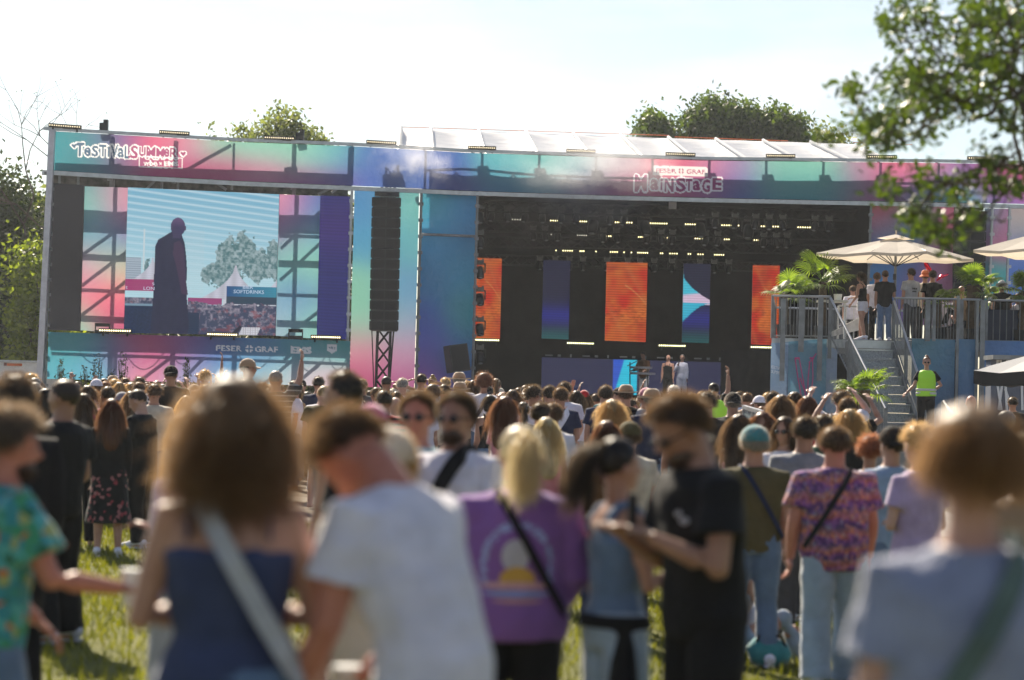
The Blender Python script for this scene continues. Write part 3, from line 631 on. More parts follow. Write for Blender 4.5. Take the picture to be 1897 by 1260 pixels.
for i, x in enumerate((1000, 1029, 1055, 1080, 1125, 1163, 1186, 1212, 1245, 1297, 1323, 1350)): mh.append((x, 482+(x-1100)*0.02, 90.2, 0.95, 'rear'))
for i, x in enumerate((1099, 1195, 1297, 1388)): mh.append((x, 398+(x-1099)*0.03, 83.4, 1.6, 'big'))
cnt = {}
for x, y, d, b, r_ in mh:
    cnt[r_] = cnt.get(r_, 0)+1
    b = b*0.72; moving_head(P(x, y, d), R.uniform(-1, 1), ('large round moving head light in the ceiling rig, %s from the left' % ORD[cnt[r_]-1]) if r_ == 'big' else 'small black moving head light hanging in the %s truss, %s from the left' % (r_, ORD[cnt[r_]-1]), b)
for i, y in enumerate((385, 432, 487, 537, 593, 645)):
    moving_head(P(889, y, 81.0), 0.4, 'black moving head light on the left edge of the stage opening, %s from the top' % ORD[i], 0.9, 'moving head lights up the stage edge')
m = MB(); c = P(1246, 381, 81.5); m.box(c, (0.26, 0.1, 0.24)); m.obj('work_light', plain('pale_box', (0.4, 0.4, 0.4), 0.5), label='small pale square work light under the middle of the header', cat='light')
# chimneys (speaker blocks) on the header
for px, y0, y1, lab in ((193, 222, 245, 'black stepped block on top of the header near its left end'), (556, 240, 263, 'black stepped block on top of the header in front of the pale tree')):
    A = P(px, y0, dS(px)+0.3); B = P(px, y1, dS(px)+0.3); m = MB(); h = A.z-B.z
    m.box((A.x+0.06, A.y, B.z+h/2), (0.14, 0.2, h)); m.box((A.x-0.07, A.y, B.z+h*0.37), (0.12, 0.2, h*0.74)); m.obj('winch_block', BLACKM, label=lab, cat='winch')
# wall wash lights on the shelf
for px, lab in ((190, 'black twin floodlight on the shelf below the left strip banner'), (548, 'black twin floodlight on the shelf below the right strip banner')):
    t = empty('twin_floodlight', P(px, 612+(px-190)*0.03, dS(px)-0.1), 0, lab, 'floodlight'); c = P(px, 602+(px-190)*0.03, dS(px)-0.1)
    MB().box(c, (0.46, 0.2, 0.11)).box(c+Vector((0, 0, -0.23)), (0.46, 0.24, 0.13)).obj('lamp_head', BLACKM, t); MB().box(c+Vector((-0.22, 0, -0.12)), (0.03, 0.1, 0.26)).box(c+Vector((0.22, 0, -0.12)), (0.03, 0.1, 0.26)).obj('bracket', BLACKM, t)

# ---- line arrays
def line_array(px0, px1, y0, y1, n, off, label, towery, tw, mt):
    d = dS(px0)+off; A = P((px0+px1)/2, y0, d); B = P((px0+px1)/2-5, y1, d); w = (px1-px0)*d/FPX
    t = empty('line_array', (B.x, B.y, 0.2), 0, label, 'loudspeaker')
    for i in range(n):
        p0 = A.lerp(B, i/n); p1 = A.lerp(B, (i+1)/n); c = (p0+p1)/2; h = (p0-p1).length
        s = MB(); 
        s.hexa([(c.x-w/2, c.y-0.35, c.z-h*0.485), (c.x+w/2, c.y-0.35, c.z-h*0.485), (c.x+w/2, c.y-0.35, c.z+h*0.485), (c.x-w/2, c.y-0.35, c.z+h*0.485), (c.x-w*0.45, c.y+0.3, c.z-h*0.48), (c.x+w*0.45, c.y+0.3, c.z-h*0.48), (c.x+w*0.45, c.y+0.3, c.z+h*0.48), (c.x-w*0.45, c.y+0.3, c.z+h*0.48)])
        cab = s.obj('speaker_cabinet', DARKP, t)
        g = MB(); g.box((c.x-w*0.24, c.y-0.36, c.z), (w*0.44, 0.02, h*0.74)); g.box((c.x+w*0.24, c.y-0.36, c.z), (w*0.44, 0.02, h*0.74)); g.obj('grille', plain('grille', (0.018, 0.018, 0.02), 0.9, 0, 0.5, 60), cab)
        g = MB(); 
        for sx in (-1, 1): g.box((c.x+sx*(w/2+0.01), c.y-0.34, c.z+h*0.02), (0.05, 0.06, h*0.86))
        g.obj('rigging_lug', BLACKM, cab)
    m = MB(); lattice(m, (A.x-0.05, d+0.9, 0.1), (A.x-0.0, d+0.9, P(px0, towery, d).z), tw, 0.55, 0.04); m.obj('truss_tower', BLACKM, t)
    m = MB(); m.box((A.x, d+0.9, P(px0, towery+24, d).z), (0.62, 0.5, 0.32)); m.bar((A.x, d+0.75, A.z+0.12), (A.x, d, A.z+0.12), 0.1); m.box((A.x, d, A.z+0.12), (w*0.9, 0.4, 0.14)); m.obj('hoist', BLACKM, t)
    m = MB(); m.tube([(B.x-w*0.45, d-0.2, B.z), (B.x-w*0.22, d+0.2, 0.1)], 0.02, 5); m.tube([(B.x+w*0.35, d-0.2, B.z), (B.x+w*0.1, d+0.2, 0.1)], 0.03, 5); m.obj('guy_cable', BLACKM, t)
line_array(692, 742, 367, 614, 13, -0.2, 'tall black hanging line array loudspeaker on a lattice tower left of the stage', 290, 0.42, None)
line_array(1768, 1822, 392, 600, 11, 0.2, 'tall black hanging line array loudspeaker right of the stage behind the leaves', 330, 0.42, None)
def cabinet(px0, px1, y0, y1, d, label):
    a = P(px0, y0, d); b = P(px1, y1, d); w = b.x-a.x; h = a.z-b.z; c = (a+b)/2; c.y = d
    t = empty('loudspeaker', (c.x, d, b.z-1.0), 0, label, 'loudspeaker'); R3 = Matrix.Rotation(math.radians(-9), 3, 'Y') @ Matrix.Rotation(math.radians(22), 3, 'Z')
    MB().box(c, (w*0.78, 0.55, h*0.92), R3).obj('cabinet', DARKP, t); MB().box(c+R3@Vector((0, -0.29, 0)), (w*0.68, 0.02, h*0.84), R3).obj('grille', plain('grille', (0.018, 0.018, 0.02), 0.9), t)
    MB().tube([c+Vector((0, 0.1, -h*0.4)), (c.x-0.02, d+0.1, FLZ-0.6)], 0.04, 8).obj('stand', BLACKM, t)
cabinet(824, 869, 636, 692, 78.6, 'black loudspeaker tilted on a stand in front of the teal banner')

# ---- LED walls
def paint(name, px0, px1, yt0, yt1, yb0, yb1, dfn, off, W_, H_, fn, label, depth=0.12, group=None):
    me = panel_mesh(px0, px1, yt0, yt1, yb0, yb1, off, W_, H_, None, 0, dfn)
    u, v = np.meshgrid(np.arange(W_+1)/W_, np.arange(H_+1)/H_); c = fn(u.ravel(), v.ravel())
    setcol(me, np.clip(c, 0, 1))
    f = dfn or dS; A = Vector(me.vertices[0].co); B = Vector(me.vertices[W_].co); C = Vector(me.vertices[(W_+1)*H_].co); D = Vector(me.vertices[-1].co)
    t = empty(name, ((C+D)/2), 0, label, 'LED screen', group)
    link('display', me, screenm(), t)
    o = Vector((0, 0.01, 0)); o2 = Vector((0, depth, 0)); MB().hexa([C+o, D+o, B+o, A+o, C+o2, D+o2, B+o2, A+o2]).obj('cabinet', DARKP, t)
    return t, (A, B, C, D)
def vn(x, y, cell, seed):
    T_ = np.random.RandomState(seed).uniform(-1, 1, (97, 89)); X = x/cell; Y = y/cell; i = np.floor(X).astype(int); j = np.floor(Y).astype(int); fx = X-i; fy = Y-j; fx = fx*fx*(3-2*fx); fy = fy*fy*(3-2*fy)
    g = lambda a, b: T_[a % 97, b % 89]
    return (g(i, j)*(1-fx)+g(i+1, j)*fx)*(1-fy)+(g(i, j+1)*(1-fx)+g(i+1, j+1)*fx)*fy
def fn(x, y, cell, seed, oct=3): return sum(vn(x, y, cell/2**o, seed+o)*0.6**o for o in range(oct))
def L3(r, g, b): return np.array(lin((r, g, b)))
def mixc(a, b, t): t = np.asarray(t)[:, None]; return a*(1-t)+b*t
def step(x, e, w=0.01): return np.clip((x-e)/w+0.5, 0, 1)
def n2(u, v, s, seed, oct=3): return vnoise(np.stack([u*s, v*s, 0*u], 1), seed, oct)
def bigscreen(u, v):
    x = 233+281*u; y = 350+268*v
    c = mixc(np.tile(L3(120, 178, 205), (len(u), 1)), np.tile(L3(178, 216, 228), (len(u), 1)), np.clip(v*1.6, 0, 1))
    stripe = 0.5+0.5*np.cos((y-0.10*x)*2*math.pi/12.2); c = mixc(c, np.tile(L3(205, 228, 238), (len(u), 1)), np.clip(stripe**3*0.75*(1-v*1.2), 0, 1))
    # cloud, building, lamp post
    m_ = (x < 262) & (y > 478+0.1*x*0) & (y < 520); c[m_] = L3(160, 175, 190)*(0.8+0.3*((y[m_]*0.5) % 2 < 1))[:, None]
    m_ = (x > 340) & (x < 378) & (y > 425) & (y < 545); c[m_] = c[m_]*0.85+L3(190, 205, 210)*0.15
    # far trees
    for (cx, cy, rx, ry, sd) in ((445, 470, 42, 40, 5), (478, 490, 22, 30, 6), (510, 475, 18, 40, 8), (272, 497, 7, 18, 9), (400, 505, 25, 22, 10)):
        r_ = ((x-cx)/rx)**2+((y-cy)/ry)**2+0.55*fn(x, y, 14, sd, 4); m_ = (r_ < 1) & (y < 545)
        k = fn(x, y, 5, sd+1, 3)[m_]; c[m_] = mixc(np.tile(L3(78, 118, 124), (m_.sum(), 1)), np.tile(L3(165, 185, 190), (m_.sum(), 1)), np.clip(0.40+k*0.5, 0, 1))
    m_ = (x > 265) & (x < 268) & (y > 425) & (y < 500); c[m_] = L3(200, 215, 220)
    # tents
    for (cx, ty, by, w) in ((283, 478, 521, 40), (437, 488, 552, 66), (520, 495, 545, 40)):
        h = np.clip((y-ty)/(by-ty), 0, 1); m_ = (y > ty) & (y < by) & (np.abs(x-cx) < w*(0.03+0.97*h**1.9)); c[m_] = L3(198, 200, 215)*(0.92+0.1*np.sin(x[m_]*0.3))[:, None]
    m_ = (x < 290) & (y > 518) & (y < 540); c[m_] = L3(160, 65, 115)
    m_ = (x > 415) & (y > 552) & (y < 568); c[m_] = L3(200, 205, 215)
    m_ = (x > 350) & (x < 413) & (y > 550) & (y < 562); c[m_] = L3(150, 70, 120)
    m_ = (x > 421) & (y > 526) & (y < 546); c[m_] = mixc(np.tile(L3(45, 85, 135), (m_.sum(), 1)), np.tile(L3(60, 140, 165), (m_.sum(), 1)), (x[m_]-421)/95)
    m_ = (x > 421) & (y > 546) & (y < 560); c[m_] = L3(50, 70, 90)
    # crowd
    edge = 560-4*vn(x, y*0, 6, 31); m_ = ((y > edge) & (x > 350)) | ((y > 552) & (x < 290))
    k = fn(x, y, 5.0, 33, 3)[m_]*1.1; k2 = fn(x, y, 7, 45, 2)[m_]; dn = np.clip((y[m_]-560)/55, 0, 1)
    cc = mixc(np.tile(L3(62, 72, 98), (m_.sum(), 1)), np.tile(L3(170, 160, 175), (m_.sum(), 1)), np.clip(0.22+k*0.45-dn*0.35, 0, 1)); cc = mixc(cc, np.tile(L3(140, 70, 80), (m_.sum(), 1)), np.clip(k2-0.35, 0, 0.6)); c[m_] = cc
    m_ = (y > 565) & (x < 292); c[m_] = L3(34, 52, 84)*(0.9+0.3*n2(x, y, 0.3, 40)[m_])[:, None]; m_ = (y > 563) & (y < 567) & (x < 292); c[m_] = L3(120, 150, 170)
    m_ = (y > 578) & (x > 345) & (x < 372); c[m_] = L3(38, 55, 82)
    m_ = inpoly(x, y, [(452, 603), (486, 603), (478, 623), (444, 622)]); c[m_] = L3(215, 215, 225)*(0.65+0.35*(((x[m_]*0.45) % 2 > 0.7) & ((y[m_]*0.5) % 2 > 0.7)))[:, None]
    m_ = inpoly(x, y, [(435, 622), (452, 603), (447, 600), (425, 622)]); c[m_] = L3(45, 45, 60)
    # the man seen from behind
    body = [(317, 428), (305, 436), (292, 444), (287, 456), (286, 520), (285, 560), (283, 600), (283, 622), (352, 622), (353, 595), (349, 560), (346, 530), (347, 500), (345, 475), (341, 448), (336, 436), (334, 425)]
    m_ = inpoly(x, y, body); c[m_] = L3(42, 46, 72)*(1+0.12*n2(x, y, 0.08, 50)[m_])[:, None]
    m_ = inpoly(x, y, [(321, 449), (331, 444), (339, 455), (342, 480), (345, 515), (350, 545), (338, 543), (333, 520), (326, 490), (320, 470)]); c[m_] = L3(66, 52, 80)
    m_ = (((x-328)/13.5)**2+((y-419)/17)**2 < 1) | inpoly(x, y, [(317, 422), (319, 440), (333, 441), (338, 424)]); c[m_] = mixc(np.tile(L3(62, 58, 92), (m_.sum(), 1)), np.tile(L3(104, 84, 122), (m_.sum(), 1)), np.clip((420-y[m_])/18, 0, 1))
    m_ = (np.abs(x-341) < 2) & (np.abs(y-421) < 4); c[m_] = L3(70, 55, 90)
    return c*(0.94+0.06*((v*134).astype(int) % 2))[:, None]
big, cor = paint('video_screen', 233, 514, 347, 360, 617, 622, None, 0.35, 280, 262, bigscreen, 'giant video screen showing a bald man from behind above a festival crowd')
scr = [c for c in big.children if c.name.startswith('display')][0]
LT = emis('screen_text', tuple(L3(190, 205, 225)), EK)
lettering('BIER', 450, 469, 532, 532.5, 6, scr, LT, 0.33, 0.0); lettering('SOFTDRINKS', 433, 489, 540, 541.5, 6.5, scr, LT, 0.33, 0.0); lettering('LON', 266, 286, 534, 534.6, 6, scr, LT, 0.33); lettering('S', 282, 286, 526, 526, 5, scr, LT, 0.33); lettering('S', 232.8, 236, 533, 533, 5, scr, LT, 0.33)
def navy(u, v): return (L3(44, 48, 108)*(1-0.0*v[:, None])+L3(50, 12, 40)*np.exp(-((v-0.22)/0.2)**2)[:, None]*0.7)*(0.8+0.3*((v*90).astype(int) % 2))[:, None]
paint('led_screen', 590, 645, 362, 364, 625, 629, None, 0.30, 16, 180, navy, 'tall navy LED panel at the right end of the video wall')
paint('led_screen', 93, 152, 339, 343, 611, 614, None, 0.30, 12, 40, lambda u, v: np.tile(L3(46, 46, 50), (len(u), 1))*(1+0.1*np.sin(v*260))[:, None], 'tall switched-off dark LED panel at the left end of the video wall')  # display glows a faint grey though the panel is off
def orange(sd, sh=0.0):
    def f(u, v):
        a = fn(u+sh, v*2.2, .55, sd, 3); b = fn(u*2+3*v, v*7, 1.1, sd+1, 3)
        c = mixc(np.tile(L3(205, 50, 34), (len(u), 1)), np.tile(L3(214, 112, 52), (len(u), 1)), np.clip(0.42+a*0.9, 0, 1)); c = mixc(c, np.tile(L3(150, 24, 34), (len(u), 1)), np.clip(b*0.6-0.05, 0, 0.7))
        k = np.exp(-((v-(0.30+0.25*(u-0.5)+0.35*(u-0.45)**2))/0.012)**2)*(u > 0.45); c = mixc(c, np.tile(L3(222, 150, 90), (len(u), 1)), np.clip(k, 0, 1)*0.8)
        tex = fn(u*3, v*13, .25, sd+4, 2)*np.exp(-((v-0.66)/0.12)**2); c = c*(1-0.35*np.clip(tex, -0.5, 1))[:, None]
        d_ = np.clip(1-np.abs(((v-u*0.9+0.2*sd) % 0.9)-0.2)/0.1, 0, 1); c = mixc(c, np.tile(L3(210, 120, 72), (len(u), 1)), d_*0.45)
        return c*(0.50+0.36*((v*64).astype(int) % 2))[:, None]
    return f
dk88 = lambda px: 88.0
dk90 = lambda px: 90.0
paint('led_screen', 877, 928, 477, 479, 626, 628, lambda px: 86.5, 0, 26, 128, orange(3), 'orange and red LED panel at the left edge of the stage', group='orange LED panels')
paint('led_screen', 1122, 1198, 485, 487, 631, 634, dk90, 0, 38, 128, orange(3, 0.1), 'wide orange and red LED panel in the middle of the stage', group='orange LED panels')
paint('led_screen', 1393, 1443, 491, 492, 638, 640, dk90, 0, 26, 128, orange(6, 0.5), 'orange and red LED panel right of the stage behind the palms', group='orange LED panels')
def bluep(u, v): 
    c = mixc(np.tile(L3(34, 36, 62), (len(u), 1)), np.tile(L3(42, 46, 130), (len(u), 1)), np.exp(-((v-0.7)/0.12)**2)); c = mixc(c, np.tile(L3(36, 88, 92), (len(u), 1)), np.clip((v-0.82)/0.15, 0, 1)); return c*(0.75+0.25*((v*64).astype(int) % 2))[:, None]
paint('led_screen', 1005, 1055, 482, 483, 627, 629, dk90, 0, 20, 128, bluep, 'dim dark blue LED panel between the orange ones')
def cyanp(u, v):
    c = bluep(u, v); top = 0.14+0.32*u**0.6; a = (v > top) & (v < 0.52+0.0*u); f1 = (v-top)/0.36
    c[a] = mixc(np.tile(L3(70, 190, 215), (a.sum(), 1)), np.tile(L3(215, 190, 215), (a.sum(), 1)), step(v[a], 0.40-0.04*u[a], 0.03))
    b = (v >= 0.50) & (v < 0.74-0.24*np.sin(np.clip(u, 0, 1)*1.5)); c[b] = L3(60, 180, 210); return c*(0.8+0.2*((v*64).astype(int) % 2))[:, None]
paint('led_screen', 1265, 1315, 488, 489, 634, 636, dk90, 0, 24, 128, cyanp, 'LED panel with a cyan and lilac wave left of the right orange panel')
def riser(u, v):
    c = np.tile(L3(48, 50, 78), (len(u), 1))*(0.9+0.1*((v*30).astype(int) % 2))[:, None]
    x = 1005+347*u; a = (x > 1137+0*v) & (x < 1181); sx = (x-1137)/44
    c[a] = mixc(np.tile(L3(50, 90, 200), (a.sum(), 1)), np.tile(L3(45, 195, 225), (a.sum(), 1)), step(sx[a], 0.45-0.4*v[a], 0.05))*(0.85+0.15*((v[a]*30).astype(int) % 2))[:, None]; return c
paint('led_riser', 1003, 1352, 662, 672, 728, 736, lambda px: 88.5, 0, 220, 40, riser, 'long low LED riser across the stage with a cyan patch by the keyboards')
m = MB(); 
for i, x in enumerate(range(1010, 1345, 23)):
    y = 658+(x-1005)*0.022; w = (14, 6, 3)[i % 3]; a = P(x, y, 88.3); b = P(x+w, y+0.3, 88.3); m.bar(a, b, 0.02, 0.05+0.03*(i % 3))
m.obj('sponsor_marks', plain('dim_print', (0.25, 0.25, 0.26), 0.6), stage)
# scenery curtain on the right of the stage
link('black_drape', panel_mesh(1335, 1440, 648, 650, 735, 738, 0, 30, 12, None, 0.25, lambda px: 84.0, 4), BLACKC, stage)
# keyboards
wl = bpy.data.lights.new('added_wash', 'SPOT'); wl.energy = 900; wl.spot_size = math.radians(24); wl.spot_blend = 0.6; wl.color = (1.0, 0.93, 0.85); wl.shadow_soft_size = 0.15  # spot added to brighten the performers
wo_ = bpy.data.objects.new('added_wash', wl); COL.objects.link(wo_); wo_.location = P(1246, 388, 81.6); wo_.rotation_euler = (wo_.location-P(1240, 690, 84.5)).to_track_quat('Z', 'Y').to_euler()
t = empty('keyboard_stand', P(1192, 735, 84.5), 0, 'two-tier keyboard stand in front of the cyan stage screen', 'keyboard')
m = MB(); c = P(1168, 690, 84.5); c2 = P(1178, 677, 84.5); 
m.box(P(1188, 681, 84.5), (0.75, 0.35, 0.07)); m.obj('keyboard', plain('kb', (0.12, 0.12, 0.14), 0.4), t)
MB().box(P(1190, 692, 84.5), (0.9, 0.35, 0.07)).obj('keyboard', plain('kb', (0.12, 0.12, 0.14), 0.4), t)
MB().bar(P(1167, 734, 84.6), P(1167, 671, 84.6), 0.04, up=(0, 1, 0)).bar(P(1162, 678, 84.6), P(1182, 668, 84.6), 0.03).bar(P(1200, 734, 84.6), P(1200, 680, 84.6), 0.04, up=(0, 1, 0)).obj('stand', BLACKM, t)

# ------------------------------------------------------------------ trees
def leaves_mesh(cent, nrm_dir, size, aspect=0.55, seed=1, name='crown'):
    """cent (k,3): leaf centres; each leaf is a kite of four corners turned at random"""
    r = np.random.RandomState(seed); k = len(cent)
    a = r.normal(size=(k, 3)); a /= np.linalg.norm(a, axis=1)[:, None]
    b = np.cross(a, r.normal(size=(k, 3))); b /= np.linalg.norm(b, axis=1)[:, None]
    s = (size*r.uniform(0.6, 1.35, k))[:, None] if np.isscalar(size) else (size*r.uniform(0.6, 1.35, k))[:, None]
    v = np.empty((k, 4, 3)); v[:, 0] = cent-a*s; v[:, 1] = cent+b*s*aspect-a*s*0.1; v[:, 2] = cent+a*s; v[:, 3] = cent-b*s*aspect-a*s*0.1
    me = bpy.data.meshes.new(name); me.vertices.add(k*4); me.vertices.foreach_set('co', v.ravel())
    me.loops.add(k*4); me.loops.foreach_set('vertex_index', np.arange(k*4)); me.polygons.add(k); me.polygons.foreach_set('loop_start', np.arange(k)*4)
    me.update(calc_edges=True); return me
BARK = plain('bark', (0.075, 0.055, 0.04), 0.9, 0, 0.4, 4, bump=0.8)
def tree(label, loc, H, trunk_r, lobes, n, size, lm, seed, group=None, clump=0.5, name='leafy_tree'):
    """lobes: (dx, dy, z, rx, ry, rz)"""
    t = empty(name, loc, 0, label, 'tree', group); r = np.random.RandomState(seed); pts = []; tot = sum(l[3]*l[5] for l in lobes); x0, y0, z0 = loc
    m = MB(); zt = max(l[2] for l in lobes); m.tube([(x0, y0, z0-0.3), (x0+0.1, y0, z0+zt*0.35), (x0-0.1, y0, z0+zt*0.75), (x0, y0, z0+zt)], [trunk_r, trunk_r*0.75, trunk_r*0.4, trunk_r*0.12], 8)
    for l in lobes:
        c = np.array([x0+l[0], y0+l[1], z0+l[2]]); rad = np.array(l[3:6]); k = int(n*l[3]*l[5]/tot)
        nc = max(6, int(k/45)); d = r.normal(size=(nc, 3)); d /= np.linalg.norm(d, axis=1)[:, None]; rr = r.uniform(0.25, 1.0, nc)**0.5
        cc = c+d*rr[:, None]*rad; ci = r.randint(0, nc, k); off = r.normal(size=(k, 3))*clump*(0.5+r.uniform(0, 1, nc)[ci])[:, None]
        pts.append(cc[ci]+off)
        base = Vector((x0, y0, z0+max(1.0, l[2]-l[5]*0.9)*0.8))
        for q in range(0, nc, max(1, nc//14)): 
            e = Vector(cc[q]); mid = base.lerp(e, 0.5)+Vector((r.normal()*0.2, r.normal()*0.2, 0.3)); m.tube([base, mid, e], [trunk_r*0.3, trunk_r*0.16, trunk_r*0.05], 5)
    m.obj('trunk', BARK, t, smooth=True)
    link('crown', leaves_mesh(np.concatenate(pts), None, size, 0.55, seed), lm, t)
    return t
LM1 = leafmat('leaf_dark', (0.026, 0.045, 0.012), 0.24); LM2 = leafmat('leaf_mid', (0.045, 0.075, 0.022), 0.38); LM3 = leafmat('leaf_pale', (0.11, 0.13, 0.07), 0.42); LM4 = leafmat('leaf_yellow', (0.11, 0.14, 0.02), 0.5)
def at(px, d): return (P(px, 740, d).x, d, 0.0)
def zh(py, px, d): return P(px, py, d).z
tg = 'tall trees left of the stage'
tree('tall dark green tree at the left edge of the photo beyond the white van', at(10, 98), 11, 0.28, [(-1, 0, 5.8, 2.6, 2.5, 4.2), (0.3, 0, 3, 2.4, 2.2, 2.8), (-0.8, 0, 8.9, 1.9, 1.5, 1.7)], 30000, 0.11, LM1, 3, tg)
tree('dark tree with sunlit yellow-green branches beside the white corner post of the stage', at(58, 92), 9, 0.2, [(0.2, 0, 2.6, 1.0, 1.2, 2.4), (0.0, 0, 5.2, 0.8, 1.0, 1.8), (0.5, 0, 1.2, 0.8, 1, 1.4)], 9500, 0.12, LM4, 5, tg)
tree('dense dark tree filling the gap behind the yellow-green tree at the left edge', at(45, 104), 10, 0.25, [(0, 0, 3.5, 2.6, 2, 3.8), (0.5, 0, 6.8, 1.8, 1.6, 2.0), (-1.2, 0, 5.5, 2, 2, 3), (0.1, 0, 8.3, 1.7, 1.5, 1.5)], 32000, 0.12, LM1, 6, tg)
# bare tree
def bare_tree():
    t = empty('bare_tree', at(72, 96), 0, 'nearly leafless thin tree with twisted twigs behind the corner post of the stage', 'tree'); m = MB(); r = random.Random(5); tips = []
    def br(p, d, L, rad, lv):
        q = p+d*L; mid = p+d*L*0.5+Vector((r.gauss(0, .06), 0, r.gauss(0, .04)))*L; m.tube([p, mid, q], [rad, rad*0.8, rad*0.6], 4 if lv > 1 else 6)
        if lv >= 5: tips.append(q); return
        for _ in range(r.choice((2, 3))):
            nd = (d+Vector((r.gauss(0, .5), r.gauss(0, .35), r.gauss(0.05, .35)))).normalized(); br(q, nd, L*r.uniform(.6, .85), rad*0.6, lv+1)
    x, y, z = at(72, 96); br(Vector((x, y, z-0.2)), Vector((-0.03, 0, 1)), 5.2, 0.12, 0)
    tr = m.obj('trunk', BARK, t, smooth=True); c = np.array([tuple(p) for p in tips for _ in range(2)])+NR.normal(size=(len(tips)*2, 3))*0.12
    link('crown', leaves_mesh(c, None, 0.045, 0.5, 8), LM2, t)
bare_tree()
tg = 'trees beyond the stage'
x, y, _ = at(505, 112)
tree('pale wispy tree rising above the left half of the header', (x, y, 0), 15, 0.3, [(-1.6, 0, 12.5, 1.9, 1.6, 1.7), (0.2, 0, 13.4, 1.2, 1.4, 1.7), (1.7, 0, 12.4, 0.9, 1.2, 1.9), (0, 0, 9, 3, 2, 2)], 19000, 0.12, LM3, 12, tg, 0.30)
tree('small thin tree top showing just above the white roof', at(1022, 118), 14, 0.2, [(0, 0, 12.9, 0.35, 0.4, 0.75), (0, 0, 11, 1.0, 1, 1.5)], 900, 0.11, LM2, 14, tg, 0.2)
for px, py, w, lab, sd, lmm in ((1208, 208, 36, 'leftmost round-topped tree beyond the right half of the roof', 21, LM2), (1335, 182, 78, 'widest and tallest tree beyond the right half of the roof', 22, LM2), (1442, 196, 44, 'tree just right of the tallest one beyond the roof', 23, LM2), (1530, 234, 42, 'low sparse tree beyond the right end of the roof', 24, LM3)):
    d = 120; x, y, _ = at(px, d); zt = zh(py-9, px, d); rx = w*d/FPX*0.95; tree(lab, (x, y, 0), zt, 0.3, [(-rx*0.3, 0, zt-1.75, rx*0.72, 1.8, 1.35), (rx*0.4, 0, zt-2.0, rx*0.6, 1.6, 1.2), (0, 0, zt-3.8, rx*1.1, 2, 1.6)], int(330*w if sd != 24 else 150*w), 0.13, lmm, sd, tg, 0.32)
for i, px in enumerate((150, 270, 390, 500, 610)):
    d = 103; x, y, _ = at(px, d); tree(['brown-green tree behind the left end of the video wall', 'brown-green tree behind the left half of the giant screen', 'brown-green tree behind the middle of the giant screen', 'brown-green tree behind the right strip banner', 'brown-green tree behind the navy panel'][i], (x, y, 0), 10, 0.2, [(0, 0, 9.0, 2.3, 1.5, 1.6), (0, 0, 5.5, 1.8, 1.5, 2.0), (0.3, 0, 2.6, 2.0, 1.5, 2)], 8000, 0.15, LM3, 30+i, 'trees behind the video wall', 0.4)
# bamboo-like shrubs in front of the base banner
for i, (px, py, w) in enumerate(((112, 664, 14), (155, 676, 14), (178, 655, 18), (226, 652, 17), (344, 662, 12), (132, 684, 14), (205, 684, 14))):
    d = 73.5; x, y, _ = at(px, d); zt = zh(py, px, d); sh = empty('shrub', (x, y, ground(x, y)), 0, 'dark shrub before the teal and pink base banner, %s' % ['leftmost tall one', 'short one left of the tallest', 'tallest one left of the grey upright', 'wide one on the pink part', 'lone one right of the others', 'low one between the two leftmost', 'low one beside the grey upright'][i], 'shrub', 'shrubs in front of the base banner')
    r = np.random.RandomState(60+i); rw = w*d/FPX; n = 260; h = r.uniform(0, 1, n)**0.7; zz = zt-h*1.5; cx = x+r.normal(size=n)*rw*0.55*(0.25+h); c = np.stack([cx, y+r.normal(size=n)*0.15, zz], 1)
    m = MB(); 
    for k in range(5): a = r.uniform(-1, 1)*rw*0.6; m.tube([(x, y, ground(x, y)), (x+a*0.5, y, zt-1), (x+a, y, zt-0.1-abs(a))], [0.02, 0.014, 0.006], 4)
    m.obj('stem', BARK, sh); link('foliage', leaves_mesh(c, None, 0.055, 0.35, 70+i), LM1, sh)
# white van
def van():
    d = 84; x1 = P(86, 690, d).x; zt = zh(668, 40, d); t = empty('box_van', (x1-2.5, d, 0), 0, 'white box van parked behind the crowd at the left edge', 'van')
    L = 5.5; z0 = 0.75; y1 = d+2.1
    vs = []; c = 0.07
    MB().box((x1-L/2, d+1.05, (zt+z0)/2), (L, 2.1, zt-z0)).obj('cargo_box', WHITEP, t)
    MB().box((x1-L/2, d-0.02, zt-0.03), (L+0.04, 0.08, 0.07)).box((x1-L/2, d-0.02, zt-0.75), (L+0.03, 0.05, 0.04)).box((x1-L/2, d-0.02, z0+0.1), (L+0.03, 0.05, 0.1)).box((x1-0.02, d-0.02, (zt+z0)/2), (0.07, 0.07, zt-z0)).obj('edge_trim', ALU, t)
    a = P(15, 675.5, d-0.03); MB().box((a.x+0.22, d-0.02, a.z), (0.52, 0.02, 0.09)).obj('orange_plate', plain('orange_paint', (0.65, 0.16, 0.05), 0.5), t)
    MB().box((a.x-0.1, d-0.02, a.z+0.01), (0.1, 0.02, 0.11)).box((x1-0.18, d-0.02, a.z+0.02), (0.18, 0.02, 0.1)).obj('marker_light', plain('dark_red', (0.15, 0.02, 0.02), 0.3), t)
    tx = text_mesh('IMMOBILIEN', 0.09, 0.004); place_flat(tx, (a.x+0.22, d-0.036, a.z), (1, 0, 0), (0, 0, 1)); 
    for yy in (d+0.1, d+1.9):
        for xx in (x1-1.0, x1-1.9, x1-4.6):
            w = MB().tube([(xx, yy-0.12, 0.45), (xx, yy+0.12, 0.45)], [0.45, 0.45], 18).obj('wheel', plain('rubber', (0.02, 0.02, 0.02), 0.8), t)
    MB().box((x1-L-1.1, d+1.05, 1.4), (1.9, 2.0, 1.9)).obj('cab', WHITEP, t); MB().box((x1-L/2-0.5, d+1.05, 0.62), (L+2.0, 1.0, 0.16)).obj('chassis', BLACKM, t)
    bpy.data.meshes.remove(tx)
van()

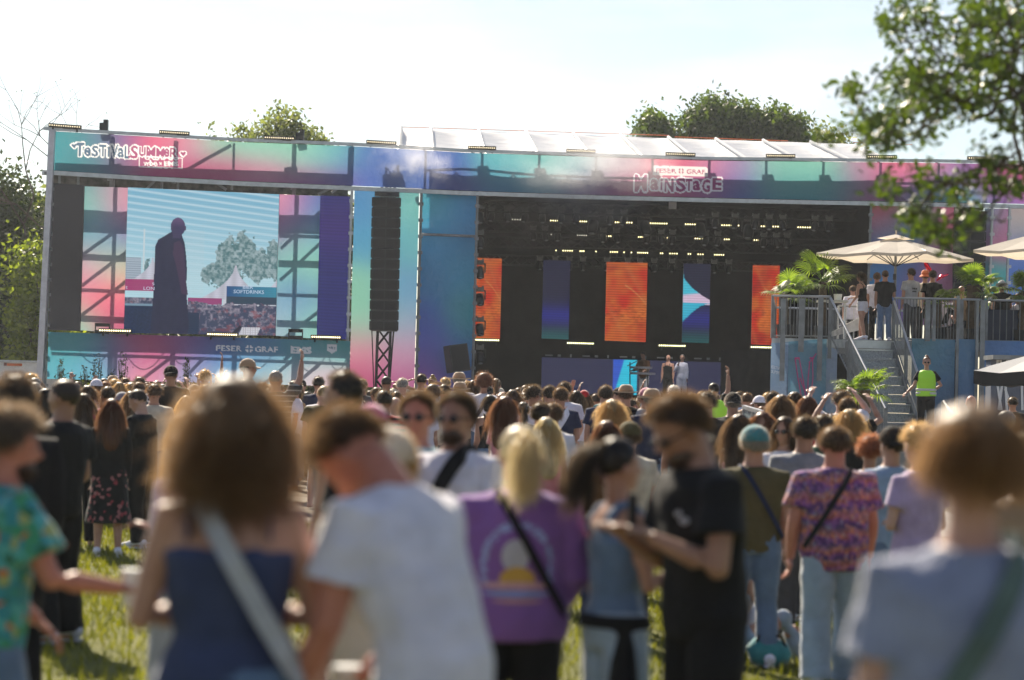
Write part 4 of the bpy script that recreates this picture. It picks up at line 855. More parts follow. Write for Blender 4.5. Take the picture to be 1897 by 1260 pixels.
# ------------------------------------------------------------------ raised deck with stairs on the right
DK = 60.0; DZ = zh(630, 1640, DK)
deck = empty('viewing_deck', (P(1660, 740, DK).x, DK, 0), 0, 'raised steel viewing deck clad in blue banners beside the stage', 'platform')
xa, xb = P(1430, 630, DK).x, P(1570, 630, DK).x; xc = P(1652, 630, DK).x; xd = 17.5
xe = P(1434, 630, DK+7).x; MB().hexa([(xa, DK+.1, DZ-.2), (xd, DK+.1, DZ-.2), (xd, DK+.1, DZ), (xa, DK+.1, DZ), (xe, DK+7, DZ-.2), (xd, DK+7, DZ-.2), (xd, DK+7, DZ), (xe, DK+7, DZ)]).obj('deck_floor', GALV, deck)
MB().bar((xa, DK+0.02, DZ-0.12), (xd, DK+0.02, DZ-0.12), 0.12, 0.2).obj('edge_beam', ALU, deck)
for x in np.linspace(xa+0.15, xd, 9):
    for yy in (DK+0.35, DK+3.5, DK+6.8): xx = x+(xe-xa)*(yy-DK)/7; MB().tube([(xx, yy, 0), (xx, yy, DZ-0.1)], 0.05, 6).obj('support_post', GALV, deck)
def rail(label, a, b, h, gap=0.11, post=None, mt=None, z0=None):
    """a, b: bottom corners; a rail with many upright bars"""
    a = Vector(a); b = Vector(b); t = empty('guard_rail', (a+b)/2, 0, label, 'railing', 'steel railings of the viewing deck'); up = Vector((0, 0, h)); L = (b-a).length; mt = mt or GALV
    MB().tube([a+up, b+up], 0.028, 8).obj('top_rail', ALU, t); MB().tube([a+Vector((0, 0, 0.06)), b+Vector((0, 0, 0.06))], 0.022, 6).obj('bottom_rail', mt, t)
    n = max(2, int(L/gap)); 
    barme = MB().tube([(0, 0, 0.06), (0, 0, h)], 0.0105, 5).mesh('bar')
    for i in range(1, n):
        o = link('bar', barme, mt, None); o.parent = t; o.location = a.lerp(b, i/n)-t.location
    for s in (0, 1): MB().bar(a.lerp(b, s), a.lerp(b, s)+up, 0.05, up=(0, 1, 0)).obj('post', mt, t)
    return t
z1 = DZ-0.02
rail('front railing of the deck left of the stairs under the large palm', P(1430, 632, DK).xy.to_3d()+Vector((0, 0, z1)), P(1537, 628, DK-0.3).xy.to_3d()+Vector((0, 0, z1)), 1.05, 0.085)
rail('front railing of the deck from the stairs to the brown palm trunk', (xc+0.05, DK, z1), (P(1776, 620, DK).x, DK-0.15, z1), 1.07, 0.075)
rail('short railing section of the deck between two upright posts', (P(1780, 620, DK).x, DK-0.15, z1), (P(1815, 620, DK).x, DK-0.15, z1), 1.07, 0.12)
rail('front railing of the deck at the right edge before the seated people', (P(1826, 620, DK).x, DK-0.1, z1), (xd, DK-0.1, z1), 1.07, 0.16)
rail('rear railing of the deck facing the stage', (xe, DK+6.9, z1), (xd, DK+6.9, z1), 1.05, 0.2)
rail('left side railing of the deck', (xa, DK+0.1, z1), (xe, DK+6.9, z1), 1.05, 0.2)
rail('short railing across the deck behind the woman in white shorts', (xb+0.1, DK+2.5, z1), (xb+1.5, DK+2.6, z1), 0.95, 0.2, mt=WHITEP)
for i, (px, y0, y1, w) in enumerate(((1452, 553, 706, 9), (1486, 553, 652, 10), (1521, 551, 706, 9), (1720, 555, 632, 9), (1732, 553, 632, 6), (1776, 548, 770, 5), (1812, 556, 770, 5), (1822, 556, 770, 9))):
    a = P(px, y0, DK-0.5); b = P(px, y1, DK-0.5); h = a.z-b.z
    MB().bar((a.x, DK-0.45, max(b.z, 0.9)), (a.x, DK-0.45, a.z), w*DK/FPX, 0.05, up=(0, 1, 0)).obj('upright_post', GALV, deck)
for i, (p0, p1, t0, t1, b0, b1, cl, off) in enumerate(((1427, 1459, 636, 633, 790, 790, [(1440, 660, (0.22, 0.35, 0.55)), (1440, 720, (0.1, 0.2, 0.35)), (1440, 760, (0.3, 0.35, 0.5))], -0.25), (1459, 1530, 633, 628, 795, 795, [(1470, 660, (0.08, 0.25, 0.38)), (1500, 700, (0.12, 0.3, 0.42)), (1520, 760, (0.04, 0.22, 0.4)), (1480, 780, (0.05, 0.2, 0.4))], -0.2), (1530, 1550, 640, 648, 795, 795, [(1535, 660, (0.3, 0.4, 0.6)), (1545, 740, (0.35, 0.45, 0.6))], -0.05), (1688, 1768, 627, 630, 800, 800, [(1720, 640, (0.04, 0.2, 0.3)), (1760, 660, (0.03, 0.18, 0.35)), (1740, 740, (0.03, 0.13, 0.28))], -0.3), (1775, 1808, 628, 629, 780, 780, [(1790, 650, (0.04, 0.18, 0.36)), (1790, 740, (0.03, 0.14, 0.33))], -0.3), (1820, 2060, 631, 635, 780, 780, [(1830, 640, (0.04, 0.17, 0.45)), (1900, 740, (0.03, 0.12, 0.3))], -0.3))):
    me = panel_mesh(p0, p1, t0, t1, b0, b1, off, None, None, VB(cl, 26), 0.05 if i < 3 else 0.07, lambda px: DK, 40+i)
    def glossy(n):
        at_ = node(n, 'ShaderNodeAttribute'); at_.attribute_name = 'Col'; p = princ(n, at_.outputs[0], 0.28, spec=0.6, bump=bumpn(n, nz(n, 1.6, 5, rough=0.6), 0.9, 0.12)); return mixs(n, p, transl(n, at_.outputs[0]), 0.12)
    link('banner', me, mat('vinyl', glossy), deck)
PK = colm('pinkline', (0.55, 0.10, 0.28)); m = MB(); dd = DK-0.3
for pts in (((1473, 665), (1478, 700), (1489, 758), (1490, 762)), ((1480, 662), (1487, 700), (1494, 740)), ((1500, 670), (1497, 700), (1495, 762)), ((1505, 665), (1506, 700), (1499, 757)), ((1482, 700), (1491, 725), (1493, 740)), ((1512, 655), (1503, 668), (1498, 672))):
    m.tube([P(a, b, dd) for a, b in pts], 0.016, 5)
m.tube([P(1472, 664, dd), P(1480, 664, dd)], 0.03, 5); m.tube([P(1500, 664, dd), P(1508, 664, dd)], 0.03, 5); m.obj('line_drawing', PK, deck)
dfk = lambda px: DK
lettering('FESTIVAL', 1429, 1450, 680, 684, 6, deck, WHITET, -0.36, 0.0, dfn=dfk); lettering('SUMMER', 1429, 1450, 688, 692, 6, deck, WHITET, -0.36, 0.0, dfn=dfk)
# stairs
TL, TR, BL, BR = P(1568, 632, DK), P(1652, 632, DK), P(1655, 812, 56.2), P(1718, 812, 56.6)
BL.z = BR.z = 0.75; TL.z = TR.z = DZ-0.02
stairs = empty('stairs', (TL+BR)/2*1.0, 0, 'steel stairs with perforated treads leading up to the viewing deck', 'stairs'); stairs.location.z = 0
n = 12
TREAD = mat('tread_steel', lambda n_: princ(n_, ramp(n_, nz(n_, 26, 2), [(0.35, (0.30, 0.31, 0.33)), (0.6, (0.46, 0.47, 0.48))]), 0.5, 0.15, bump=bumpn(n_, nz(n_, 40, 1), 0.8, 0.03)))
for i in range(n):
    l0 = TL.lerp(BL, i/n); r0 = TR.lerp(BR, i/n); l1 = TL.lerp(BL, (i+1)/n); r1 = TR.lerp(BR, (i+1)/n); l0.z = r0.z = l1.z; r1.z = l1.z
    zt = l1.z; rz = (TL.z-BL.z)/n
    u = Vector((0, 0, -0.04))
    MB().hexa([l1+u, r1+u, r1, l1, l0+u, r0+u, r0, l0]).obj('tread', ALU if i == 0 else TREAD, stairs)
    o = Vector((0, 0.03, 0)); o3 = Vector((0, 0.045, 0)); MB().hexa([l1+u+o-Vector((0, 0, rz-0.05)), r1+u+o-Vector((0, 0, rz-0.05)), r1+u+o, l1+u+o, l1+u+o3-Vector((0, 0, rz-0.05)), r1+u+o3-Vector((0, 0, rz-0.05)), r1+u+o3, l1+u+o3]).obj('riser', TREAD, stairs)
MB().bar(TL-Vector((0, 0, 0.15)), BL-Vector((0, 0, 0.15)), 0.06, 0.3).obj('stringer', GALV, stairs); MB().bar(TR-Vector((0, 0, 0.15)), BR-Vector((0, 0, 0.15)), 0.06, 0.3).obj('stringer', GALV, stairs)
MB().box(((BL.x+BR.x)/2+0.7, 55.6, 0.37), (3.4, 1.6, 0.74)).obj('landing', GALV, stairs)
def srail(label, a, b, h=1.0):
    t = empty('stair_rail', (a+b)/2, 0, label, 'railing'); up = Vector((0, 0, h)); MB().tube([a+up, b+up], 0.03, 8).obj('handrail', ALU, t)
    MB().tube([a+Vector((0, 0, 0.1)), b+Vector((0, 0, 0.1))], 0.02, 6).obj('bottom_rail', GALV, t)
    L = (b-a).length; n = int(L/0.11); me = MB().tube([(0, 0, 0.1), (0, 0, h)], 0.010, 5).mesh('bar')
    for i in range(n+1): o = link('bar', me, GALV, None); o.parent = t; o.location = a.lerp(b, i/n)-t.location
    for s in (0, 0.36, 1): p = a.lerp(b, s); MB().bar(p-Vector((0, 0, 0.5)), p+up, 0.09, 0.04, up=(0, 1, 0)).obj('post', GALV, t)
A0 = P(1537, 628, DK-0.3); A0.z = DZ; A1 = P(1640, 800, 56.0); A1.z = 0.75
srail('sloping left handrail of the deck stairs behind the low palm', A0, A1); srail('sloping right handrail of the deck stairs beside the woman in the vest', TR+Vector((0.04, 0, 0)), BR+Vector((0.04, 0, 0)))
srail('short handrail at the foot of the stairs beside the woman in the vest', P(1747, 800, 55.6).xy.to_3d()+Vector((0, 0, 0.95)), P(1800, 850, 54).xy.to_3d()+Vector((0, 0, 0.0)), 1.0)
# bar table with bucket, white tarp
t = empty('bar_table', P(1560, 629, DK+1.2), 0, 'pale high table on the deck beside the woman in white shorts', 'table'); c = P(1541, 560, DK+1.2); c.z = DZ+0.98
MB().box(c, (0.75, 0.6, 0.05)).obj('table_top', plain('cream_top', (0.55, 0.5, 0.42), 0.5), t)
for sx in (-1, 1): MB().bar(c+Vector((sx*0.33, 0, -0.02)), (c.x+sx*0.33, c.y, DZ), 0.04, up=(0, 1, 0)).obj('leg', WHITEP, t)
b = MB().tube([c+Vector((0.15, 0, 0.025)), c+Vector((0.15, 0, 0.19))], [0.09, 0.11], 14).obj('bucket', WHITEP, label='white bucket standing on the high table on the deck', cat='bucket')
m = MB(); q = [P(1535, 625, DK+2.3), P(1600, 610, DK+2.6), P(1598, 585, DK+2.6), P(1535, 618, DK+2.3)]; m.hexa(q+[p+Vector((0, 0.04, 0)) for p in q]); m.obj('white_sheet', plain('white_sheet', (0.8, 0.8, 0.8), 0.6), label='bright white sheet spanned low across the deck behind the legs of the woman in shorts', cat='sheet')
# stools / sofa block behind the railing at right
c = P(1860, 590, DK+1.0); t = empty('sofa', (c.x, c.y, DZ), 0, 'dark blue lounge sofa behind the deck railing at the right edge', 'sofa'); c.z = DZ+0.25
MB().box(c, (1.5, 0.7, 0.4)).obj('seat', plain('navy_fabric', (0.02, 0.03, 0.06), 0.9), t); MB().box(c+Vector((0, -0.3, 0.3)), (1.5, 0.16, 0.6)).obj('backrest', plain('navy_fabric', (0.02, 0.03, 0.06), 0.9), t)

# ---- parasols
def parasol(label, apex, half, rot, drop, pole_z, matc, valance=0.0, vmat=None, squash=1.0):
    t = empty('parasol', (apex.x, apex.y, pole_z), 0, label, 'parasol'); m = MB(); n = 8; k = 6
    dirs = []
    for i in range(8):
        a = rot+i*math.pi/4; rr = half*(math.sqrt(2) if i % 2 == 0 else 1.0)*(1.0 if i % 2 == 0 else 1.0); dirs.append(Vector((math.cos(a)*rr, math.sin(a)*rr*squash, 0)))
    vs = [tuple(apex-Vector((0, 0, 0.1)))]; fs = []
    for j in range(1, k+1):
        s = j/k
        for i in range(8):
            for h in (0, 1):
                d = dirs[i] if h == 0 else (dirs[i]+dirs[(i+1) % 8])/2
                vs.append(tuple(apex+d*s+Vector((0, 0, -0.1-(drop-0.1)*(s**1.08)-(0.05*s if h else 0)))))
    for i in range(16): fs.append((0, 1+i, 1+(i+1) % 16))
    for j in range(k-1):
        for i in range(16): a = 1+j*16; fs.append((a+i, a+16+i, a+16+(i+1) % 16, a+(i+1) % 16))
    m.add(vs, fs); me = m.mesh('canopy'); can = link('canopy', me, matc, t)
    rim = [Vector(v) for v in vs[-16:]]; m = MB()
    vv = max(valance, 0.07); m.add([tuple(p) for p in rim]+[tuple(p-Vector((0, 0, vv))) for p in rim], [(i, 16+i, 16+(i+1) % 16, (i+1) % 16) for i in range(16)]); m.obj('valance', vmat or matc, t)
    m = MB(); vs = [tuple(apex)]+[tuple(apex+d*0.24+Vector((0, 0, -0.12))) for d in dirs]; m.add(vs, [(0, 1+i, 1+(i+1) % 8) for i in range(8)]); m.tube([apex, apex+Vector((0, 0, 0.1))], 0.02, 6); m.obj('vent_cap', matc, t)
    MB().tube([(apex.x, apex.y, pole_z), apex-Vector((0, 0, 0.05))], 0.035, 10).obj('pole', GALV, t)
    hub = apex-Vector((0, 0, drop+0.28))
    for i in range(8):
        e = apex+dirs[i]*0.97+Vector((0, 0, -drop+0.01)); MB().tube([apex-Vector((0, 0, 0.12)), e], 0.012, 5).obj('rib', BLACKM, t); MB().tube([hub, apex+dirs[i]*0.5+Vector((0, 0, -0.1-(drop-0.1)*0.49))], 0.012, 5).obj('strut', BLACKM, t)
    return t
cream = mat('cream_canvas', lambda n: mixs(n, princ(n, varied(n, (0.62, 0.56, 0.50), 0.08, 3), 0.8, bump=bumpn(n, nz(n, 2.0, 4), 0.3, 0.05)), transl(n, (0.75, 0.66, 0.52)), 0.38))
a = P(1660, 434, 61.5); parasol('large cream parasol above the people on the deck', a, 1.5, math.radians(12), 0.55, DZ, cream)
a = P(1955, 418, 61.5); parasol('cream parasol cut off by the right edge of the photo', a, 1.5, math.radians(5), 0.68, DZ, cream)
a = P(1945, 640, 50); parasol('white parasol with black valance at the lower right edge', a, 1.15, math.radians(8), 0.56, 0, mat('white_canvas', lambda n: mixs(n, princ(n, (0.8, 0.8, 0.8), 0.8), transl(n, (0.8, 0.8, 0.8)), 0.4)), 0.27, plain('black_canvas', (0.02, 0.02, 0.022), 0.9))
# stall with white line drawings
t = empty('drinks_stall', P(1880, 740, 54), 0, 'dark stall with white line drawings under the white parasol at the right edge', 'stall'); t.location.z = 0
a = P(1840, 655, 54); b = P(2000, 655, 54); MB().box(((a.x+b.x)/2, 54.5, 1.45), (b.x-a.x, 0.6, 2.9)).obj('wall', plain('stall_dark', (0.12, 0.14, 0.19), 0.6), t); MB().box(((a.x+b.x)/2, 54.3, 2.95), (b.x-a.x+0.1, 1.1, 0.1)).obj('roof', GALV, t)
m = MB()
for pts in (((1848, 665), (1846, 700), (1855, 760)), ((1852, 664), (1862, 700), (1866, 770)), ((1868, 662), (1858, 700), (1850, 760)), ((1872, 662), (1878, 690), (1886, 700), (1888, 664)), ((1862, 720), (1878, 770)), ((1892, 664), (1894, 760))):
    m.tube([P(x_, y_, 54.18) for x_, y_ in pts], 0.03, 5)
m.obj('line_drawing', WHITET, t)

# ---- palms
PALM = leafmat('palm_leaf', (0.10, 0.15, 0.03), 0.45, 0.35, 0.6)
TRK = plain('palm_fibre', (0.10, 0.065, 0.035), 0.95, 0, 0.4, 20, bump=1.0)
def palm(label, base, top, fronds, rl, seed, tr=0.09):
    """top: crown centre; fan fronds on stalks all round"""
    r = random.Random(seed); base = Vector(base); top = Vector(top); t = empty('fan_palm', base, 0, label, 'palm', 'fan palms in planters')
    m = MB(); L = (top-base).length; k = 9; m.tube([base.lerp(top, i/k)+Vector((r.gauss(0, .008), 0, 0)) for i in range(k+1)], [tr*(1.0+0.18*(i % 2)) for i in range(k+1)], 9)
    m.obj('trunk', TRK, t); MB().tube([base, base+Vector((0, 0, 0.35))], [0.17, 0.22], 14).obj('pot', BLACKM, t)
    for f in range(fronds):
        a = r.uniform(0, 6.28); el = r.uniform(-0.35, 1.15); sl_ = r.uniform(0.35, 0.75)*rl
        d = Vector((math.cos(a)*math.cos(el), math.sin(a)*math.cos(el), math.sin(el))); tip = top+d*sl_+Vector((0, 0, -0.12*sl_*max(0, 1-el)))
        m = MB(); m.tube([top, top.lerp(tip, 0.5)+Vector((0, 0, 0.04)), tip], [0.012, 0.01, 0.008], 4)
        side = d.cross(Vector((0, 0, 1))).normalized(); upv = side.cross(d).normalized(); fr = r.uniform(0.75, 1.1)*rl*0.62; ns = 22; vs = []; fs = []
        for s in range(ns):
            th = (s/(ns-1)-0.5)*math.radians(250); dr = (d*math.cos(th)+side*math.sin(th)).normalized(); ll = fr*(1-0.25*abs(s/(ns-1)-0.5)*2)*r.uniform(.9, 1.05)
            w = dr.cross(upv).normalized(); p0 = tip; p1 = tip+dr*ll*0.5+upv*0.03; p2 = tip+dr*ll*0.85+Vector((0, 0, -0.05*ll)); p3 = tip+dr*ll+Vector((0, 0, -0.18*ll*r.uniform(.5, 1.8)))
            n0 = len(vs); vs += [p0-w*0.003, p0+w*0.003, p1+w*0.016+upv*0.006, p1-w*0.016+upv*0.006, p2+w*0.010, p2-w*0.010, p3]
            fs += [(n0, n0+1, n0+2, n0+3), (n0+3, n0+2, n0+4, n0+5), (n0+5, n0+4, n0+6)]
        m.add([tuple(v) for v in vs], fs); m.obj('frond', PALM, t)
    return t
def pt(px, py, d): return P(px, py, d)
c = pt(1455, 545, 60.8); palm('leftmost fan palm on the deck, leaning over the railing corner', (c.x, c.y, DZ), c, 13, 0.75, 1)
c = pt(1525, 522, 61.2); palm('tallest fan palm on the deck between the orange panel and the woman in shorts', (c.x, c.y, DZ), c, 17, 0.85, 2)
c = pt(1803, 530, 60.6); palm('fan palm with thick brown trunk behind the short railing section', (c.x, c.y, DZ), c+Vector((0, 0, 0.0)), 15, 0.72, 3, 0.15)
c = pt(1738, 562, 60.7); palm('low drooping palm behind the railing beside the man in the pale printed shirt', (c.x, c.y, DZ), c, 8, 0.5, 4)
c = pt(1895, 540, 60.6); palm('fan palm cut off by the right edge of the photo', (c.x, c.y, DZ), c, 12, 0.6, 5)
c = pt(1840, 555, 61.4); palm('small pale fan palm between the brown trunk and the man in the white hat', (c.x, c.y, DZ), c, 8, 0.45, 6)
c = pt(1601, 723, 50.5); palm('fan palm standing on the ground in front of the deck stairs', (c.x, c.y, ground(c.x, c.y)), c, 15, 0.62, 7, 0.11)
# foil balloons
def foil(label, pts, col, r_=0.06, fl=0.4):
    t = MB().tube(pts, [r_*0.4]+[r_]*(len(pts)-2)+[r_*0.4], 10, fl).obj('foil_balloon', plain('foil_%s' % label.split()[0], col, 0.16, 0.85), smooth=True, label=label, cat='balloon', group='foil balloons floating over the deck'); return t
foil('red foil balloon streamer hanging under the large parasol', [P(1711, 478, 63), P(1716, 490, 63), P(1722, 500, 63), P(1726, 506, 63)], (0.7, 0.01, 0.04)); foil('blue and silver foil balloon under the leaves right of the parasol', [P(1764, 488, 63), P(1770, 478, 63), P(1778, 482, 63), P(1776, 476, 63)], (0.12, 0.25, 0.6), 0.07)
foil('pink foil balloon low behind the dark-haired man on the deck', [P(1735, 520, 63), P(1745, 512, 63), P(1757, 508, 63)], (0.7, 0.05, 0.12), 0.05)
# crowd barrier in the right mid crowd
t = empty('crowd_barrier', P(1385, 740, 33), 0, 'glassy metal crowd barrier slanting between the black-capped man and the woman with green bag', 'barrier'); a = P(1378, 754, 33.5); b = P(1412, 764, 31.5); t.location.z = ground(t.location.x, 33)
MB().bar(a, b, 0.05).obj('top_rail', ALU, t)
for s in (0, 0.5, 1): p = a.lerp(b, s); MB().bar((p.x, p.y, ground(p.x, p.y)), p, 0.04, up=(0, 1, 0)).obj('leg', ALU, t)
q = [Vector((a.x, a.y, 0.3)), Vector((b.x, b.y, 0.3)), b-Vector((0, 0, 0.03)), a-Vector((0, 0, 0.03))]; MB().hexa(q+[p+Vector((0, .02, 0)) for p in q]).obj('panel', plain('barrier_panel', (0.25, 0.33, 0.36), 0.25, 0.3), t)

# ---- the near tree whose branches hang into the top right corner
def near_tree():
    r = random.Random(21); D0 = 15.5; root = P(2330, 760, D0+0.3); root.z = -0.1; forkp = P(2290, 150, D0+0.3)
    t = empty('overhanging_tree', root, 0, 'green tree whose leafy branches hang into the upper right corner', 'tree')
    nodes = []; par = []
    tr_ = [root, root.lerp(forkp, 0.4)+Vector((0.1, 0, 0)), root.lerp(forkp, 0.75)+Vector((-.05, 0, 0)), forkp, P(2250, -200, D0), P(2240, -500, D0)]
    for i, p in enumerate(tr_): nodes.append(p); par.append(i-1)
    # where the leaf clumps hang, in the photograph's upper right: (x, y, spread x, spread y, count)
    reg = [(1870, 30, 80, 60, 52), (1790, 60, 70, 50, 34), (1700, 30, 50, 38, 12), (1655, 50, 24, 30, 6), (1830, 130, 80, 40, 44), (1730, 135, 60, 38, 30), (1670, 160, 35, 35, 14), (1575, 172, 20, 12, 5), (1600, 205, 30, 22, 7), (1640, 225, 30, 25, 12), (1700, 200, 45, 30, 22), (1790, 190, 55, 30, 22), (1860, 200, 40, 20, 8), (1650, 262, 26, 16, 10), (1585, 245, 14, 8, 3), (1535, 256, 8, 6, 2), (1690, 250, 30, 12, 6), (1640, 350, 16, 16, 7), (1760, 335, 38, 24, 17), (1830, 300, 35, 18, 9), (1860, 340, 40, 25, 16), (1715, 410, 30, 24, 13), (1750, 440, 24, 16, 8), (1800, 400, 40, 18, 7), (1690, 385, 16, 12, 4), (1890, 260, 20, 30, 6), (1710, 318, 16, 12, 3), (1880, 90, 30, 120, 16)]
    tg_ = []
    for (x, y, sx, sy, n) in reg:
        for _ in range(int(n*1.7)): tg_.append(P(x+r.gauss(0, sx*0.6), y+r.gauss(0, sy*0.6), D0+r.uniform(-1.3, 1.3)))
    for _ in range(150): tg_.append(P(r.uniform(1900, 2700), r.uniform(-650, 330), D0+r.uniform(-2.0, 2.0)))
    for _ in range(60): tg_.append(P(r.uniform(1700, 2000), r.uniform(-420, -20), D0+r.uniform(-1.8, 1.8)))
    start = forkp; tg_.sort(key=lambda p: (p-start).length)
    kids = {}
    for p in tg_:
        best = None; bd = 1e9
        for i, q in enumerate(nodes):
            if i < 2: continue
            dd_ = (q-p).length; c = dd_+0.12*(q-start).length
            if dd_ > 0.02 and c < bd: bd = c; best = i
        q = nodes[best]; L = (p-q).length; prev = best; steps = max(1, int(L/0.16))
        for s in range(1, steps+1):
            z = q.lerp(p, s/steps)+Vector((r.gauss(0, .018), r.gauss(0, .018), r.gauss(0, .018)-0.03*math.sin(math.pi*s/steps))); 
            if s == steps: z = p
            nodes.append(z); par.append(prev); prev = len(nodes)-1
    w = [0.0]*len(nodes); ch = [0]*len(nodes)
    for i in range(len(nodes)-1, 0, -1):
        w[i] += 1.0 if ch[i] == 0 else 0; w[par[i]] += w[i]; ch[par[i]] += 1
    rad = [max(0.0035, 0.0042*(x**0.46)) for x in w]; rad[0] = 0.2; rad[1] = 0.17; rad[2] = 0.13
    m = MB()
    for i in range(1, len(nodes)):
        a = nodes[par[i]]; b = nodes[i]; rb = rad[i]; ra = min(rad[par[i]], rb*1.35) if i > 5 else rad[par[i]]
        m.tube([a, b], [ra, rb], 5 if i > 5 else 12, cap=False)
    m.obj('trunk', BARK, t, smooth=True)
    C = []
    for i in range(6, len(nodes)):
        if ch[i] == 0: k = 17; sp = 0.05
        elif w[i] < 6: k = 3; sp = 0.05
        else: continue
        for _ in range(k): C.append(tuple(nodes[i]+Vector((r.gauss(0, sp), r.gauss(0, sp), r.gauss(0, sp)))))
    link('crown', leaves_mesh(np.array(C), None, 0.034, 0.45, 9), leafmat('near_leaf', (0.045, 0.075, 0.011), 0.32, 0.8, 0.9), t)
near_tree()

# ------------------------------------------------------------------ people
def V3(*a): return Vector(a)
POSES = {
 'stand': dict(aL=((-.13, .02, -1), (-.02, .16, -1)), aR=((.13, .02, -1), (.02, .16, -1))),
 'relax': dict(aL=((-.16, -.05, -1), (-.02, .25, -1)), aR=((.18, .0, -1), (-.35, .55, -.7)), side=2),
 'fold': dict(aL=((-.25, .05, -1), (.75, .7, .05)), aR=((.25, .05, -1), (-.75, .7, .1)), hp=6),
 'hold': dict(aL=((-.13, .0, -1), (-.02, .2, -1)), aR=((.2, .15, -1), (-.35, .85, .25))),
 'phone': dict(aL=((-.15, .35, -.9), (.3, .85, .35)), aR=((.15, .35, -.9), (-.3, .85, .35)), hp=24, lean=3),
 'up1': dict(aL=((-.13, .0, -1), (-.02, .2, -1)), aR=((.35, .25, .9), (.02, .12, 1))),
 'up1b': dict(aR=((.13, .0, -1), (.02, .2, -1)), aL=((-.5, .2, .6), (.25, .12, 1))),
 'behind': dict(aL=((-.85, .0, .45), (.8, -.25, .35)), aR=((.85, .0, .45), (-.8, -.25, .35))),
 'behind1': dict(aL=((-.13, .0, -1), (-.02, .2, -1)), aR=((.85, .0, .45), (-.8, -.25, .35))),
 'cam': dict(aL=((-.55, .45, .35), (.45, .5, .85)), aR=((.55, .45, .35), (-.45, .5, .85))),
 'hip': dict(aL=((-.55, -.1, -.85), (.75, .15, -.55)), aR=((.35, .15, -.85), (.55, .45, -.55))),
 'walk': dict(aL=((-.2, -.1, -1), (-.05, .15, -1)), aR=((.18, .1, -1), (.0, .3, -.9)), walk=.45, lean=4),
 'bend': dict(aL=((-.12, .15, -1), (.1, .45, -.7)), aR=((.15, .1, -1), (-.1, .6, -.55)), lean=17, hp=50),
 'look': dict(aL=((-.15, .12, -1), (.45, .75, .40)), aR=((.15, .12, -1), (-.45, .75, .40)), lean=5, hp=30),
 'mic': dict(aL=((-.13, .0, -1), (-.02, .2, -1)), aR=((.3, .35, -.85), (-.45, .25, .85))),
 'keys': dict(aL=((-.15, .3, -.9), (.0, .9, -.1)), aR=((.15, .3, -.9), (.0, .9, -.1)), hp=20, lean=6),
 'reach': dict(aR=((.2, .35, -.8), (.0, 1, -.15)), aL=((-.13, .1, -1), (.2, .6, -.6)), lean=5, hp=6, walk=.5),
 'sit': dict(aL=((-.2, -.3, -.9), (-.1, -.1, -1)), aR=((.2, .3, -.8), (-.1, .7, -.2)), sit=1, lean=12),
}
TS = {'M': [(.84, .155, .10), (.92, .172, .112), (1.0, .165, .108), (1.08, .155, .102), (1.2, .172, .112), (1.32, .190, .118), (1.39, .188, .106), (1.435, .135, .085), (1.47, .078, .066), (1.5, .060, .060)],
      'F': [(.84, .162, .105), (.92, .178, .118), (1.0, .158, .105), (1.08, .128, .09), (1.2, .145, .108), (1.3, .160, .120), (1.38, .158, .098), (1.43, .115, .078), (1.465, .062, .055), (1.5, .048, .048)]}
def posefn(pose):
    p = POSES[pose]; ln = math.radians(p.get('lean', 0)); sd = math.radians(p.get('side', 0)); dz = -0.80 if p.get('sit') else 0.0
    Rm = Matrix.Rotation(-ln, 3, 'X') @ Matrix.Rotation(sd, 3, 'Y'); piv = V3(0, 0, .93)
    def T(q):
        q = Vector(q); w = min(1, max(0, (q.z-.90)/.35))
        if w <= 0: return q+V3(0, 0, dz)
        r = Matrix.Rotation(-ln*w, 3, 'X') @ Matrix.Rotation(sd*w, 3, 'Y')
        return piv+r@(q-piv)+V3(0, 0, dz)
    hd = Rm @ Matrix.Rotation(-math.radians(p.get('hp', 0)), 3, 'X')
    return p, T, hd, dz
def jbuild(parts, vox, sm=4):
    return evalmesh(parts.mesh('j'), [('REMESH', dict(mode='VOXEL', voxel_size=vox, adaptivity=0.0)), ('SMOOTH', dict(factor=0.5, iterations=sm))])
def tubeT(mb, st, T, n=14, e=0.0, yo=0.0):
    mb.tube([T((0, yo, z)) for z, a, b in st], [(a+e, b+e) for z, a, b in st], n)
def hand(mb, w, d, side, n=5, curl=0.5, k=1.0):
    d = Vector(d).normalized(); s = d.cross(V3(0, 0, 1)) if abs(d.z) < .9 else V3(0, 1, 0)*1.0; s.normalize(); nrm = s.cross(d).normalized()
    if side < 0: s = -s
    pal = [w-d*.02, w+d*.03*k, w+d*.085*k]; mb.tube(pal, [(.024*k, .018*k), (.040*k, .016*k), (.040*k, .012*k)], 8, ref=nrm)
    cu = nrm*(-1 if nrm.z > 0 else 1)
    if abs(nrm.z) < .2: cu = -nrm*side
    for i, (o, L) in enumerate(((-.031, .062), (-.010, .075), (.011, .080), (.031, .070))):
        b = w+d*.08*k+s*o*k; c1 = (d+cu*curl*.5).normalized(); c2 = (d+cu*curl*1.6).normalized()
        mb.tube([b, b+c1*L*.5*k, b+c1*L*.5*k+c2*L*.5*k], [.0095*k, .0088*k, .0065*k], n)
    b = w+d*.02*k+s*.034*k; t1 = (d*.6+s*.8).normalized(); mb.tube([b, b+t1*.035*k, b+(t1*.035+(d*.9+s*.2+cu*.2).normalized()*.032)*k], [.012*k, .0105*k, .008*k], n)
def arm_pts(sex, T, p, k):
    s = -1 if k == 'aL' else 1; sw = .178 if sex == 'M' else .150; S0 = T((s*sw, 0, 1.395)); U, F = p[k]; U = Vector(U).normalized(); F = Vector(F).normalized()
    E = S0+U*.285; Wr = E+F*.25; return s, S0, E, Wr, U, F
